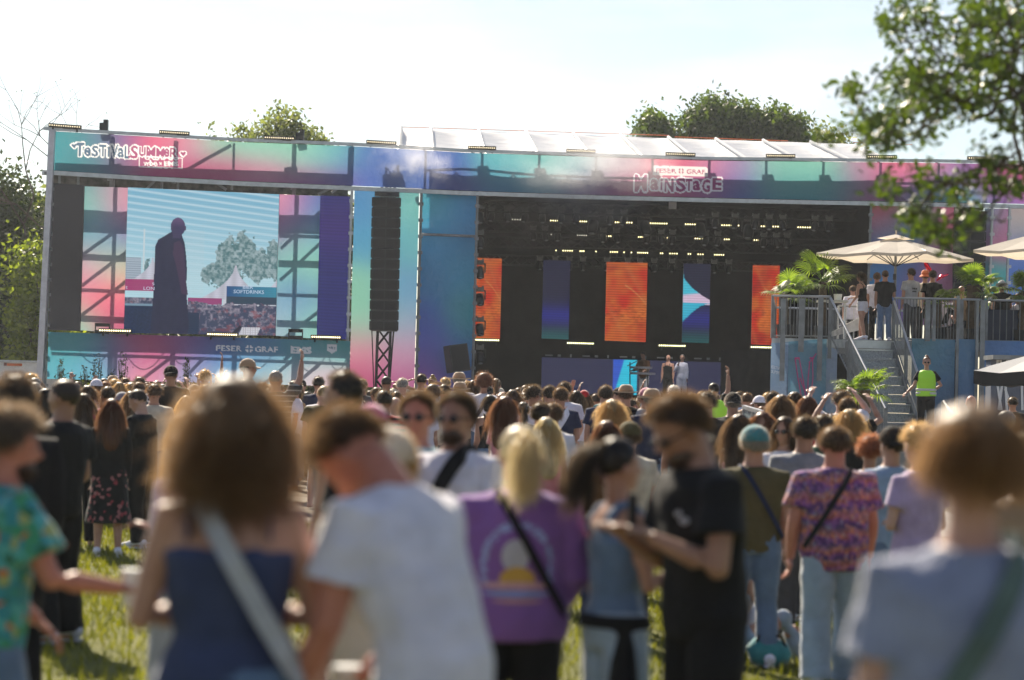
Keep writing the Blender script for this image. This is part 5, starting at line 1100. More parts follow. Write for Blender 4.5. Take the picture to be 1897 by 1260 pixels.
def leg_pts(p, dz, s):
    if p.get('sit'): h = V3(s*.09, 0, .93+dz-.02); k = h+V3(s*.12, .36, .20); return h, k, k+V3(s*.03, .20, -.34)
    w = p.get('walk', 0); f = .17*w*s; h = V3(s*.088, 0, .88); return h, V3(s*.10, .02+f*.75, .485), V3(s*.115, -.03+f*(1.5 if f > 0 else 1.2), .085 if f >= 0 else .11)
_B = {}
def body_mesh(sex, pose, vox):
    key = ('body', sex, pose, vox)
    if key in _B: return _B[key]
    p, T, hd, dz = posefn(pose); mb = MB(); tubeT(mb, TS[sex], T); f = 1.0 if sex == 'M' else .86
    ho = T((0, .0, 1.517))
    nk = .060*f if sex == 'M' else .050
    mb.tube([T((0, -.01, 1.40)), T((0, -.005, 1.48)), ho+hd@V3(0, -.012, .06)], [nk*1.25, nk, nk], 12)
    def H(v): return ho+hd@Vector(v)
    he = lambda c, r: mb.ell(H(c), r, 16, 12, hd)
    he((0, -.012, .135), (.077, .096, .092)); he((0, .030, .090), (.060, .062, .085)); he((0, .035, .035), (.045 if sex == 'M' else .04, .05, .038)); he((0, .072, .018), (.022, .018, .018)); he((0, .077, .126), (.048, .020, .012)); he((0, .088, .046), (.024, .012, .010))
    mb.tube([H((0, .086, .118)), H((0, .112, .085)), H((0, .098, .074))], [.008, .016, .012], 8)
    for s in (-1, 1): he((s*.080, -.008, .092), (.009, .020, .031))
    for k in ('aL', 'aR'):
        s, S0, E, Wr, U, F = arm_pts(sex, T, p, k); mb.tube([T((s*.09, 0, 1.40)), S0, S0.lerp(E, .3), E, E.lerp(Wr, .3), Wr], [.050*f, .056*f, .050*f, .041*f, .042*f, .027*f], 10)
        mb.ell(E, (.042*f,)*3, 8, 6)
    for s in (-1, 1):
        h, kn, an = leg_pts(p, dz, s); mb.tube([h+V3(0, 0, .04), h.lerp(kn, .25), kn, kn.lerp(an, .3), an], [.088, .086 if sex == 'M' else .09, .055, .058, .036], 10); mb.ell(kn, (.055, .055, .055), 8, 6)
        mb.tube([an+V3(0, -.05, -.04), an+V3(0, .03, -.035), an+V3(s*.01, .15, -.055)], [.035, .038, .028], 8)
    me = jbuild(mb, vox, 3 if vox < .012 else 2)
    v = coords(me); mf = [tuple(q.vertices) for q in me.polygons]; hb = MB(); hb.add(v, mf)
    for k in ('aL', 'aR'):
        s, S0, E, Wr, U, F = arm_pts(sex, T, p, k); hand(hb, Wr, F, s, 6 if vox < .012 else 4, 1.1 if pose in ('fold', 'phone', 'hold', 'mic', 'keys') else .6, .95 if sex == 'M' else .86)
    me2 = hb.mesh('body', True); bpy.data.meshes.remove(me); v = coords(me2)
    q = (v-np.array(ho))@np.array(hd); c = np.zeros((len(v), 3))
    fr = (q[:, 1] > .05) & (np.abs(q[:, 2]-.09) < .12)
    for sx in (-1, 1):
        c[:, 0] = np.maximum(c[:, 0], np.clip(1.3-np.sqrt(((q[:, 0]-sx*.030)/.014)**2+((q[:, 2]-.107)/.008)**2), 0, 1)*fr*.9)
        c[:, 0] = np.maximum(c[:, 0], np.clip(1.2-np.sqrt(((q[:, 0]-sx*.031)/.020)**2+((q[:, 2]-.130)/.006)**2), 0, 1)*fr*.7)
    c[:, 1] = np.clip(1.3-np.sqrt((q[:, 0]/.024)**2+((q[:, 2]-.046)/.010)**2), 0, 1)*fr*.7
    setcol(me2, c); _B[key] = me2; return me2
def wrinkle(me, amp, seed):
    v = coords(me); n = normals(me); q = v*np.array([7, 7, 3.2]); d = vnoise(q, seed, 3)*amp+vnoise(v*np.array([3, 3, 9.0]), seed+5, 2)*amp*.6; v = v+n*d[:, None]; me.vertices.foreach_set('co', v.ravel()); me.update()
def top_mesh(sex, pose, kind, vox):
    key = ('top', sex, pose, kind, vox)
    if key in _B: return _B[key]
    p, T, hd, dz = posefn(pose); mb = MB(); st = list(TS[sex]); f = 1.0 if sex == 'M' else .86
    loose = {'tee': .5, 'long': .4, 'sweat': .9, 'vest': .6, 'shirt': .8}.get(kind, 0); e = {'tee': .018, 'long': .018, 'sweat': .038, 'vest': .03, 'shirt': .024}.get(kind, .010)
    hem = {'tee': .84, 'long': .86, 'sweat': .83, 'tank': .95, 'cami': .95, 'vest': .93, 'shirt': .80, 'dress': .84}[kind]
    w2 = []; 
    for z, a, b in st:
        if z < hem-.03: continue
        if 1.0 <= z <= 1.25: a = a*(1-loose)+(.178 if sex == 'M' else .168)*loose; b = b*(1-loose)+.118*loose
        w2.append((z, a, b))
    if kind in ('tank', 'cami'): w2 = [q for q in w2 if q[0] <= (1.33 if kind == 'cami' else 1.36)]+[(1.37 if kind == 'cami' else 1.385, w2[-1][1]*.80, w2[-1][2]*.95 if kind == 'cami' else .098)]
    else: w2 = [q for q in w2 if q[0] < 1.475]
    if w2[0][0] > hem+.01: w2 = [(hem, w2[0][1]+.004, w2[0][2]+.004)]+w2
    tubeT(mb, w2, T, 18, e)
    for k in ('aL', 'aR'):
        s, S0, E, Wr, U, F = arm_pts(sex, T, p, k)
        if kind in ('tee', 'shirt'): mb.tube([T((s*.07, 0, 1.405)), S0+V3(0, 0, .004), S0.lerp(E, .55), S0.lerp(E, .68 if kind == 'shirt' else .60)], [.062*f, (.056*f+e), .070*f+e*.8, .078*f+e*.8], 12)
        elif kind in ('long', 'sweat'): mb.tube([T((s*.07, 0, 1.405)), S0, S0.lerp(E, .5), E, E.lerp(Wr, .5), E.lerp(Wr, .95)], [.062*f, .056*f+e, .056*f+e, .048*f+e, .042*f+e*.9, .034*f+e*.6], 12); 
        elif kind in ('tank', 'cami', 'dress'):
            w = .024 if kind == 'tank' else .010; x = .085 if kind == 'tank' else .10
            mb.tube([T((s*x, -.105, 1.34)), T((s*x, -.092, 1.40)), T((s*(x-.006), -.045, 1.452)), T((s*(x-.01), 0, 1.462)), T((s*(x-.006), .05, 1.445)), T((s*x, .095, 1.40)), T((s*x, .112, 1.33))], [(w, .012)]*7, 8, ref=(0, 0, 1))
    me = jbuild(mb, vox, 4 if vox < .012 else 2); me.name = 'top'
    if vox < .016: wrinkle(me, .010 if vox < .012 else .007, sum(map(ord, sex+pose+kind)) % 97)
    _B[key] = me; return me
def bottom_mesh(sex, pose, kind, vox):
    key = ('bot', sex, pose, kind, vox)
    if key in _B: return _B[key]
    p, T, hd, dz = posefn(pose); mb = MB(); e = .012 if kind != 'skirt' else .018
    tubeT(mb, [q for q in TS[sex] if q[0] <= 1.0], T, 16, e)
    if kind == 'skirt':
        mb.tube([T((0, 0, .95)), V3(0, 0, .80), V3(0, 0, .62), V3(0, 0, .38)], [(.18, .12), (.20, .15), (.22, .18), (.26, .22)], 18)
    else:
        for s in (-1, 1):
            h, kn, an = leg_pts(p, dz, s)
            if kind == 'shorts': mb.tube([h+V3(0, 0, .04), h.lerp(kn, .3), h.lerp(kn, .62)], [.098, .104, .108], 12)
            elif kind == 'hot': mb.tube([h+V3(0, 0, .04), h.lerp(kn, .15), h.lerp(kn, .34)], [.100, .106, .108], 12)
            else:
                w = .020 if kind == 'wide' else .010
                mb.tube([h+V3(0, 0, .04), h.lerp(kn, .3), kn, kn.lerp(an, .5), an+V3(0, 0, -.02)], [.098, .094+w*.5, .066+w, .060+w*1.6, .054+w*1.9], 12); mb.ell(kn, (.066+w,)*3, 8, 6)
    me = jbuild(mb, vox, 4 if vox < .012 else 2); me.name = 'bottom'
    if vox < .016: wrinkle(me, .006, 31)
    _B[key] = me; return me
def shoe_mesh(pose, s):
    key = ('shoe', pose, s)
    if key in _B: return _B[key]
    p, T, hd, dz = posefn(pose); h, kn, an = leg_pts(p, dz, s); mb = MB()
    mb.tube([an+V3(0, -.085, -.03), an+V3(0, -.07, -.02), an+V3(0, .0, -.005), an+V3(s*.005, .09, -.035), an+V3(s*.012, .16, -.045), an+V3(s*.012, .185, -.05)], [(.02, .03), (.036, .042), (.042, .05), (.044, .036), (.042, .026), (.025, .016)], 10, ref=(0, 0, 1))
    mb.tube([an+V3(0, -.085, -.07), an+V3(s*.005, .09, -.07), an+V3(s*.012, .185, -.07)], [(.03, .014), (.046, .014), (.03, .014)], 10, ref=(0, 0, 1))
    me = mb.mesh('shoe', True); _B[key] = me; return me
def strap_mesh(sex, pose, s, w, e):
    key = ('strap', sex, pose, s, w, e)
    if key in _B: return _B[key]
    p, T, hd, dz = posefn(pose); st = TS[sex]; zz = [q[0] for q in st]; mb = MB(); a = (s*.085, 1.468); b = (-s*.185, .96); out = []
    for side in (-1, 1):
        for i in range(15):
            t = i/14; t = t if side < 0 else 1-t; z = a[1]+(b[1]-a[1])*t; x = a[0]+(b[0]-a[0])*t; rx = float(np.interp(z, zz, [q[1] for q in st])); ry = float(np.interp(z, zz, [q[2] for q in st])); 
            if 1.0 < z < 1.3: rx = max(rx, .165); ry = max(ry, .112)
            y = side*(ry+e)*math.sqrt(max(0.06, 1-(x/(rx+e+.012))**2)); out.append((T((x, y, z)), Vector((x/(rx*rx), y/(ry*ry), 0)).normalized()))
    n = len(out); vs = []; fs = []
    for i in range(n):
        q, nr = out[i]; t = (out[(i+1) % n][0]-out[i-1][0]).normalized(); wd = t.cross(nr).normalized()*w/2
        vs += [q-wd, q+wd, q+wd+nr*.006, q-wd+nr*.006]
    for i in range(n):
        j = (i+1) % n
        for k in range(4): fs.append((i*4+k, i*4+(k+1) % 4, j*4+(k+1) % 4, j*4+k))
    mb.add([tuple(v) for v in vs], fs); me = mb.mesh('strap'); _B[key] = me; return me
# ---- hair, in the head's own frame (origin at chin height, +y is the face)
HC = np.array([0, -.012, .135]); HR = np.array([.077, .096, .092])
def zline(y, hi=0.0): return np.where(y < 0, .045+(y+.11)*.45, .095+y*1.25)+hi
def ribbons(root, d0, L, seg, grav, curl, width, r, tgt=None, keepout=1.06, taper=True):
    n = len(root); d = d0/np.linalg.norm(d0, axis=1)[:, None]; P_ = [root]; st = (L/seg)[:, None]; ph = r.uniform(0, 6.28, n); cv = r.normal(size=(n, 3))
    for k in range(seg):
        d = d+np.array([0, 0, -1.0])*grav+cv*curl*np.cos(ph+k*1.6)[:, None]+r.normal(size=(n, 3))*curl*.4
        d /= np.linalg.norm(d, axis=1)[:, None]; q = P_[-1]+d*st; u = (q-HC)/(HR*keepout); m = np.linalg.norm(u, axis=1); ins = m < 1
        q[ins] = HC+u[ins]/m[ins][:, None]*HR*keepout
        nb = (q[:, 2] < .03) & (np.hypot(q[:, 0], q[:, 1]) < .075); q[nb, 1] = np.where(q[nb, 1] < 0, -.085, q[nb, 1]); P_.append(q)
    A = np.stack(P_, 1); tg = np.gradient(A, axis=1); wv = np.cross(tg, r.normal(size=(n, 1, 3))); wv /= np.linalg.norm(wv, axis=2)[:, :, None]+1e-9
    tw = np.linspace(1, .35 if taper else 1, seg+1)[None, :, None]; a = A-wv*width/2*tw; b = A+wv*width/2*tw
    v = np.stack([a, b], 2).reshape(n*(seg+1)*2, 3); i = (np.arange(n)[:, None]*(seg+1)+np.arange(seg)[None, :]).ravel()*2
    return v, np.stack([i, i+1, i+3, i+2], 1)
def hair_mesh(style, lod):
    key = ('hair', style, lod)
    if key in _B: return _B[key]
    r = np.random.RandomState(abs(hash(style)) % 9973 if False else sum(map(ord, style))); mb = MB()
    P0 = dict(buzz=(.006, .010, 0, .2, 1), short=(.010, .028, -.05, .35, 1), tousled=(.016, .05, .05, .5, 1), bob=(.016, .15, .35, .12, 2), wavy=(.020, .20, .3, .35, 2), long=(.014, .36, .45, .10, 3), longwavy=(.018, .36, .4, .28, 3), pony=(.008, .05, .2, .1, 1), bun=(.008, .04, .1, .15, 1), curly=(.03, .09, .05, .9, 2), bigcurly=(.030, .14, .22, .5, 2), pixie=(.018, .055, .25, .18, 2))[style]
    t, L, g, cu, cls = P0; nu, nv = (28, 18) if lod == 0 else ((18, 12) if lod == 1 else (12, 9))
    vs = []; 
    for i in range(nv+1):
        for k in range(nu):
            ph = math.pi*i/nv; a = 2*math.pi*k/nu; vs.append((math.sin(ph)*math.cos(a), math.sin(ph)*math.sin(a), math.cos(ph)))
    vs = np.array(vs); pos = HC+vs*(HR+t); disp = vnoise(vs*4, 3, 3)*t*.5; pos = pos+vs*disp[:, None]; low = {'bob': .03, 'wavy': .03, 'long': .03, 'longwavy': .03, 'bigcurly': .05}.get(style, 0)
    ok = pos[:, 2] > zline(pos[:, 1])-np.where(pos[:, 1] < .05, low, 0)
    fs = []
    for i in range(nv):
        for k in range(nu):
            f = (i*nu+k, (i+1)*nu+k, (i+1)*nu+(k+1) % nu, i*nu+(k+1) % nu)
            if all(ok[list(f)]): fs.append(f)
    mb.add(pos, fs)
    def blobT(sts, n=12, nzs=.012):  # (centre, rx, ry)
        m2 = MB(); m2.tube([s[0] for s in sts], [(s[1], s[2]) for s in sts], n); vv = m2.v[0]; vv = vv+vnoise(vv*np.array([26, 26, 8]), 7, 2)[:, None]*nzs*np.sign(vv-np.array([0, vv[:, 1].mean(), 0]))*np.array([1, 1, 0]); mb.add(vv, m2.f)
    if style in ('long', 'longwavy'): blobT([((0, -.05, .19), .07, .05), ((0, -.06, .10), .092, .058), ((0, -.075, .0), .095, .045), ((0, -.105, -.10), .100, .038), ((0, -.125, -.20), .095, .032), ((0, -.125, -.29), .075, .022), ((0, -.12, -.34), .04, .012)], 18)
    if style in ('bob', 'wavy'): blobT([((0, -.05, .19), .07, .05), ((0, -.055, .10), .094, .062), ((0, -.055, .02), .095, .058), ((0, -.06, -.05 if style == 'wavy' else .0), .085, .045)], 16)
    if style == 'pony': blobT([((0, -.095, .17), .02, .02), ((0, -.135, .165), .032, .03), ((0, -.155, .10), .034, .03), ((0, -.15, .0), .030, .025), ((0, -.145, -.09), .018, .014)], 10)
    if style == 'bun': mb.ell((0, -.075, .235), (.042, .042, .036), 10, 8)
    if style == 'bigcurly': blobT([((0, -.02, .24), .04, .05), ((0, -.025, .215), .082, .10), ((0, -.03, .15), .110, .118), ((0, -.035, .06), .128, .110), ((0, -.05, -.01), .135, .085), ((0, -.07, -.07), .105, .05), ((0, -.07, -.09), .05, .03)], 20, .02)
    if style == 'curly': mb.ell((0, -.025, .145), (.118, .125, .118), 14, 10)
    nshell = len(mb.f)
    n = {0: 3600, 1: 1000, 2: 240}[lod]; wd = {0: .0022, 1: .0035, 2: .0065}[lod]
    if style == 'bigcurly': n = int(n*2.4)
    if style == 'buzz': n = n//3
    u = r.normal(size=(n*3, 3)); u /= np.linalg.norm(u, axis=1)[:, None]; rp = HC+u*(HR+t*.8); k = rp[:, 2] > zline(rp[:, 1])-np.where(rp[:, 1] < .03, low, 0); u = u[k][:n]; rp = rp[k][:n]
    if style in ('bigcurly', 'curly'):
        s_ = .65 if style == 'bigcurly' else .8; rp = HC+u*(np.array([.128, .125, .115])*r.uniform(s_, 1.0, len(u))[:, None]); 
        if style == 'bigcurly': rp[:, 2] -= r.uniform(0, .15, len(u))*(u[:, 2] < .6); rp[:, 0] *= np.where(rp[:, 2] > .17, .82, 1.0)
    fl = u.copy(); part = np.sign(u[:, 0]+1e-6)
    if style in ('bob', 'long', 'longwavy', 'wavy', 'pixie'): fl = u*.35+np.stack([part*.35, 0*part-.25, 0*part-.55], 1)
    if style == 'bigcurly': fl = u*np.array([.75, .6, .45])+np.array([0, 0, -.55])
    if style in ('pony', 'bun'): fl = np.array([0, -.09, .19])-rp+u*.02
    ln = L*r.uniform(.55, 1.1, len(u)); seg = {1: 3, 2: 5, 3: 8}[cls] if lod < 2 else {1: 2, 2: 3, 3: 5}[cls]
    v, f = ribbons(rp, fl, ln, seg, g, cu, wd, r); mb.add(v, [tuple(q) for q in f])
    if style == 'pony':
        m_ = n//3; rp = np.array([0, -.13, .165])+r.normal(size=(m_, 3))*.02; v, f = ribbons(rp, np.tile([0, -.6, -.1], (m_, 1))+r.normal(size=(m_, 3))*.12, .27*r.uniform(.7, 1.1, m_), 6, .5, .2, wd, r, keepout=1.25); mb.add(v, [tuple(q) for q in f])
    me = mb.mesh('hair', True); me.materials.append(None); me.materials.append(None); me.polygons.foreach_set('material_index', [0]*nshell+[1]*(len(mb.f)-nshell)); _B[key] = me; return me
def hat_mesh(kind):
    key = ('hat', kind)
    if key in _B: return _B[key]
    mb = MB(); c = HC; rr = HR+.018
    if kind in ('cap', 'capback'):
        sgn = 1 if kind == 'cap' else -1; vs = []; fs = []; nu = 18; nv = 7
        for i in range(nv+1):
            ph = math.pi*.52*i/nv
            for k in range(nu): a = 2*math.pi*k/nu; vs.append((math.sin(ph)*math.cos(a)*rr[0], math.sin(ph)*math.sin(a)*rr[1], math.cos(ph)*rr[2]*1.02))
        for i in range(nv):
            for k in range(nu): fs.append((i*nu+k, (i+1)*nu+k, (i+1)*nu+(k+1) % nu, i*nu+(k+1) % nu))
        mb.add(np.array(vs)+c+np.array([0, 0, .012]), fs)
        vs = []; 
        for j in range(5):
            for k in range(9):
                a = math.radians(-58+116*k/8); ex = rr[1]+.075*j/4*math.cos(a)**.6; vs.append((math.sin(a)*(rr[0]+.01*j/4), sgn*(math.cos(a)*ex), -.004-.018*(j/4)-.02*math.sin(a)**2))
        fs = [(j*9+k, j*9+k+1, (j+1)*9+k+1, (j+1)*9+k) for j in range(4) for k in range(8)]; fs += [(f[0]+45, f[1]+45, f[2]+45, f[3]+45) for f in fs]
        mb.add(np.array(vs+[(x, y, z-.006) for x, y, z in vs])+c+np.array([0, 0, .015]), fs); mb.ell(c+np.array([0, 0, rr[2]+.014]), (.009, .009, .006), 6, 4)
    else:
        br = {'straw': .085, 'fedora': .06, 'bucket': .05}[kind]; dz = .02
        mb.tube([tuple(c+np.array([0, 0, dz])), tuple(c+np.array([0, 0, dz+.05])), tuple(c+np.array([0, 0, dz+.095])), tuple(c+np.array([0, 0, dz+.115]))], [(rr[0]+.004, rr[1]+.004), (rr[0], rr[1]), (rr[0]*.8, rr[1]*.82), (rr[0]*.5, rr[1]*.6)], 18)
        vs = []; 
        for j in range(4):
            for k in range(24):
                a = 2*math.pi*k/24; ex = br*j/3; drop = -.05*j/3 if kind == 'bucket' else (.016*abs(math.cos(a))**2*(j/3)**2-.008*math.sin(a)*j/3); vs.append((math.cos(a)*(rr[0]+ex), math.sin(a)*(rr[1]+ex), drop))
        fs = [(j*24+k, j*24+(k+1) % 24, (j+1)*24+(k+1) % 24, (j+1)*24+k) for j in range(3) for k in range(24)]
        mb.add(np.array(vs)+c+np.array([0, 0, dz+.004]), fs); mb.add(np.array(vs)+c+np.array([0, 0, dz-.004]), fs)
    me = mb.mesh('hat', True); _B[key] = me; return me
def glasses_mesh():
    if 'gl' in _B: return _B['gl']
    mb = MB()
    for s in (-1, 1): mb.ell((s*.031, .092, .106), (.025, .008, .019), 12, 8); mb.bar((s*.055, .088, .110), (s*.080, .0, .108), .004, .006)
    mb.bar((-.012, .100, .110), (.012, .100, .110), .004); me = mb.mesh('glasses', True); _B['gl'] = me; return me
def beard_mesh():
    if 'beard' in _B: return _B['beard']
    mb = MB(); mb.ell((0, .050, .028), (.052, .055, .045), 14, 10); r = np.random.RandomState(4); n = 500; u = r.normal(size=(n, 3)); u /= np.linalg.norm(u, axis=1)[:, None]; u[:, 2] = -abs(u[:, 2]); rp = np.array([0, .05, .03])+u*np.array([.052, .055, .045]); v, f = ribbons(rp, u, .02*r.uniform(.5, 1, n), 2, .3, .3, .004, r); mb.add(v, [tuple(q) for q in f]); me = mb.mesh('beard', True); _B['beard'] = me; return me
# ---- clothes materials
def pat(name, fn): return mat('fabric_'+name, fn)
def sepz(n):
    tc = node(n, 'ShaderNodeTexCoord'); s = node(n, 'ShaderNodeSeparateXYZ'); n.links.new(tc.outputs['Object'], s.inputs[0]); return s.outputs
def mth(n, op, a, b=None, c=None):
    m_ = node(n, 'ShaderNodeMath', operation=op)
    for i, x in enumerate((a, b, c)):
        if x is None: continue
        if hasattr(x, 'is_output'): n.links.new(x, m_.inputs[i])
        else: m_.inputs[i].default_value = x
    return m_.outputs[0]
def vor(n, scale, stretch=(1, 1, 1)):
    tc = node(n, 'ShaderNodeTexCoord'); mp = node(n, 'ShaderNodeMapping'); mp.inputs[3].default_value = stretch; v = node(n, 'ShaderNodeTexVoronoi'); v.inputs['Scale'].default_value = scale; n.links.new(tc.outputs['Object'], mp.inputs[0]); n.links.new(mp.outputs[0], v.inputs['Vector']); s = node(n, 'ShaderNodeSeparateColor'); n.links.new(v.outputs['Color'], s.inputs[0]); return s.outputs[0]
def fin(n, c, tr=.12): return mixs(n, princ(n, c, .85, sheen=.3, spec=.2, bump=bumpn(n, nz(n, 14, 3), .5, .03)), transl(n, c), tr)
def hawaii(n): return fin(n, ramp(n, vor(n, 26), [(0, (.05, .28, .34)), (.3, (.06, .30, .16)), (.5, (.10, .42, .42)), (.68, (.55, .14, .04)), (.8, (.03, .16, .09)), (.9, (.35, .40, .16))], 'CONSTANT'))
def knit(n):
    z = sepz(n)[2]; w = mth(n, 'MULTIPLY', z, 9.0); fr = mth(n, 'FRACT', mth(n, 'ADD', w, mth(n, 'MULTIPLY', nz(n, 5, 4), 2.0)))
    band = ramp(n, fr, [(0, (.12, .07, .24)), (.35, (.26, .08, .30)), (.5, (.55, .16, .09)), (.75, (.48, .20, .18)), (1, (.12, .10, .22))]); m_ = node(n, 'ShaderNodeMixRGB'); m_.inputs[0].default_value = .45; n.links.new(band, m_.inputs[1]); n.links.new(ramp(n, vor(n, 60, (1, 1, .6)), [(0, (.04, .03, .09)), (.4, (.30, .14, .34)), (.7, (.65, .28, .16)), (.9, (.35, .34, .4))], 'CONSTANT'), m_.inputs[2]); return fin(n, m_.outputs[0])
def stripes(a, b, k, th=.5):
    def f(n): return fin(n, ramp(n, mth(n, 'FRACT', mth(n, 'MULTIPLY', sepz(n)[2], k)), [(0, a), (th, b)], 'CONSTANT'))
    return f
def floral(n): return fin(n, ramp(n, vor(n, 26), [(0, (.012, .012, .014)), (.82, (.30, .05, .07)), (.9, (.35, .14, .15))], 'CONSTANT'))
def sweat(n):
    o = sepz(n); x, y, z = o[0], o[1], o[2]
    def ell(cx, cz, rx, rz, w=.12):
        d = mth(n, 'ADD', mth(n, 'POWER', mth(n, 'ABSOLUTE', mth(n, 'DIVIDE', mth(n, 'SUBTRACT', x, cx), rx)), 2.0), mth(n, 'POWER', mth(n, 'ABSOLUTE', mth(n, 'DIVIDE', mth(n, 'SUBTRACT', z, cz), rz)), 2.0)); return d
    back = mth(n, 'LESS_THAN', y, -.05); cur = None
    def over(base, fac, col):
        m_ = node(n, 'ShaderNodeMixRGB'); n.links.new(mth(n, 'MULTIPLY', fac, back), m_.inputs[0])
        if hasattr(base, 'is_output'): n.links.new(base, m_.inputs[1])
        else: m_.inputs[1].default_value = (*base, 1)
        m_.inputs[2].default_value = (*col, 1); return m_.outputs[0]
    c = (.24, .11, .37); d = ell(.01, 1.15, .135, .20); arch = mth(n, 'MULTIPLY', mth(n, 'MULTIPLY', mth(n, 'LESS_THAN', d, 1.0), mth(n, 'GREATER_THAN', d, .68)), mth(n, 'GREATER_THAN', z, 1.06)); c = over(c, mth(n, 'MULTIPLY', arch, mth(n, 'GREATER_THAN', nz(n, 60, 1), .47)), (.36, .42, .72))
    c = over(c, mth(n, 'LESS_THAN', ell(.0, 1.20, .05, .07), 1.0), (.5, .48, .58)); c = over(c, mth(n, 'MULTIPLY', mth(n, 'LESS_THAN', ell(.01, 1.10, .065, .055), 1.0), mth(n, 'GREATER_THAN', z, 1.09)), (.62, .36, .08)); c = over(c, mth(n, 'LESS_THAN', ell(.01, 1.075, .13, .016), 1.0), (.6, .34, .36)); c = over(c, mth(n, 'LESS_THAN', ell(.01, 1.04, .12, .014), 1.0), (.28, .32, .62)); c = over(c, mth(n, 'LESS_THAN', ell(.01, 1.01, .09, .010), 1.0), (.52, .26, .3))
    return fin(n, c, .08)
def tealfade(n): return fin(n, ramp(n, sepz(n)[2], [(0, (.6, .62, .7)), (1.18, (.6, .62, .7))]) if False else ramp(n, nz(n, 5, 2), [(.3, (.62, .66, .74)), (.6, (.42, .66, .64)), (.8, (.40, .46, .66))]))
CL = dict(moss=(.10, .145, .14), black=(.014, .014, .016), white=(.74, .73, .85), cream=(.62, .55, .45), grey=(.22, .22, .26), dgrey=(.07, .07, .08), navy=(.022, .03, .075), blue=(.08, .17, .42), lblue=(.30, .42, .62), teal=(.04, .22, .25), green=(.03, .08, .05), olive=(.10, .085, .04), red=(.48, .02, .025), pink=(.60, .22, .30), magenta=(.48, .02, .22), purple=(.20, .08, .32), lilac=(.48, .36, .60), tan=(.40, .26, .16), brown=(.12, .06, .03), orange=(.65, .16, .05), yellow=(.6, .45, .08), jeans=(.12, .19, .32), ljeans=(.30, .38, .50), hivis=(.45, .85, .05), lgrey=(.42, .43, .48), slate=(.05, .065, .14), ash=(.27, .30, .43), bluegrey=(.13, .2, .34))
CP = dict(hawaii=hawaii, knit=knit, redstripe=stripes((.42, .05, .04), (.03, .015, .02), 16, .55), greystripe=stripes((.05, .055, .06), (.45, .45, .45), 14, .8), navystripe=stripes((.03, .045, .13), (.4, .4, .45), 7, .85), floral=floral, sweat=sweat, tealfade=tealfade)
def fab(name, tr=None):
    if name in CP: return pat(name, CP[name])
    return cloth(CL[name], tr if tr is not None else (.20 if sum(CL[name]) > 1.2 else .10))
HAIRC = dict(ashen=(.08, .065, .055), black=(.012, .009, .008), dark=(.022, .013, .009), brown=(.05, .026, .013), lbrown=(.11, .062, .03), blonde=(.30, .20, .09), pale=(.42, .33, .20), grey=(.20, .19, .18), white=(.5, .5, .5), red=(.16, .035, .012), auburn=(.09, .028, .012), ginger=(.17, .095, .042))
SK = dict(fair=(.52, .30, .23), mid=(.44, .24, .17), tan=(.34, .18, .12), red=(.48, .19, .13), dark=(.12, .06, .035))
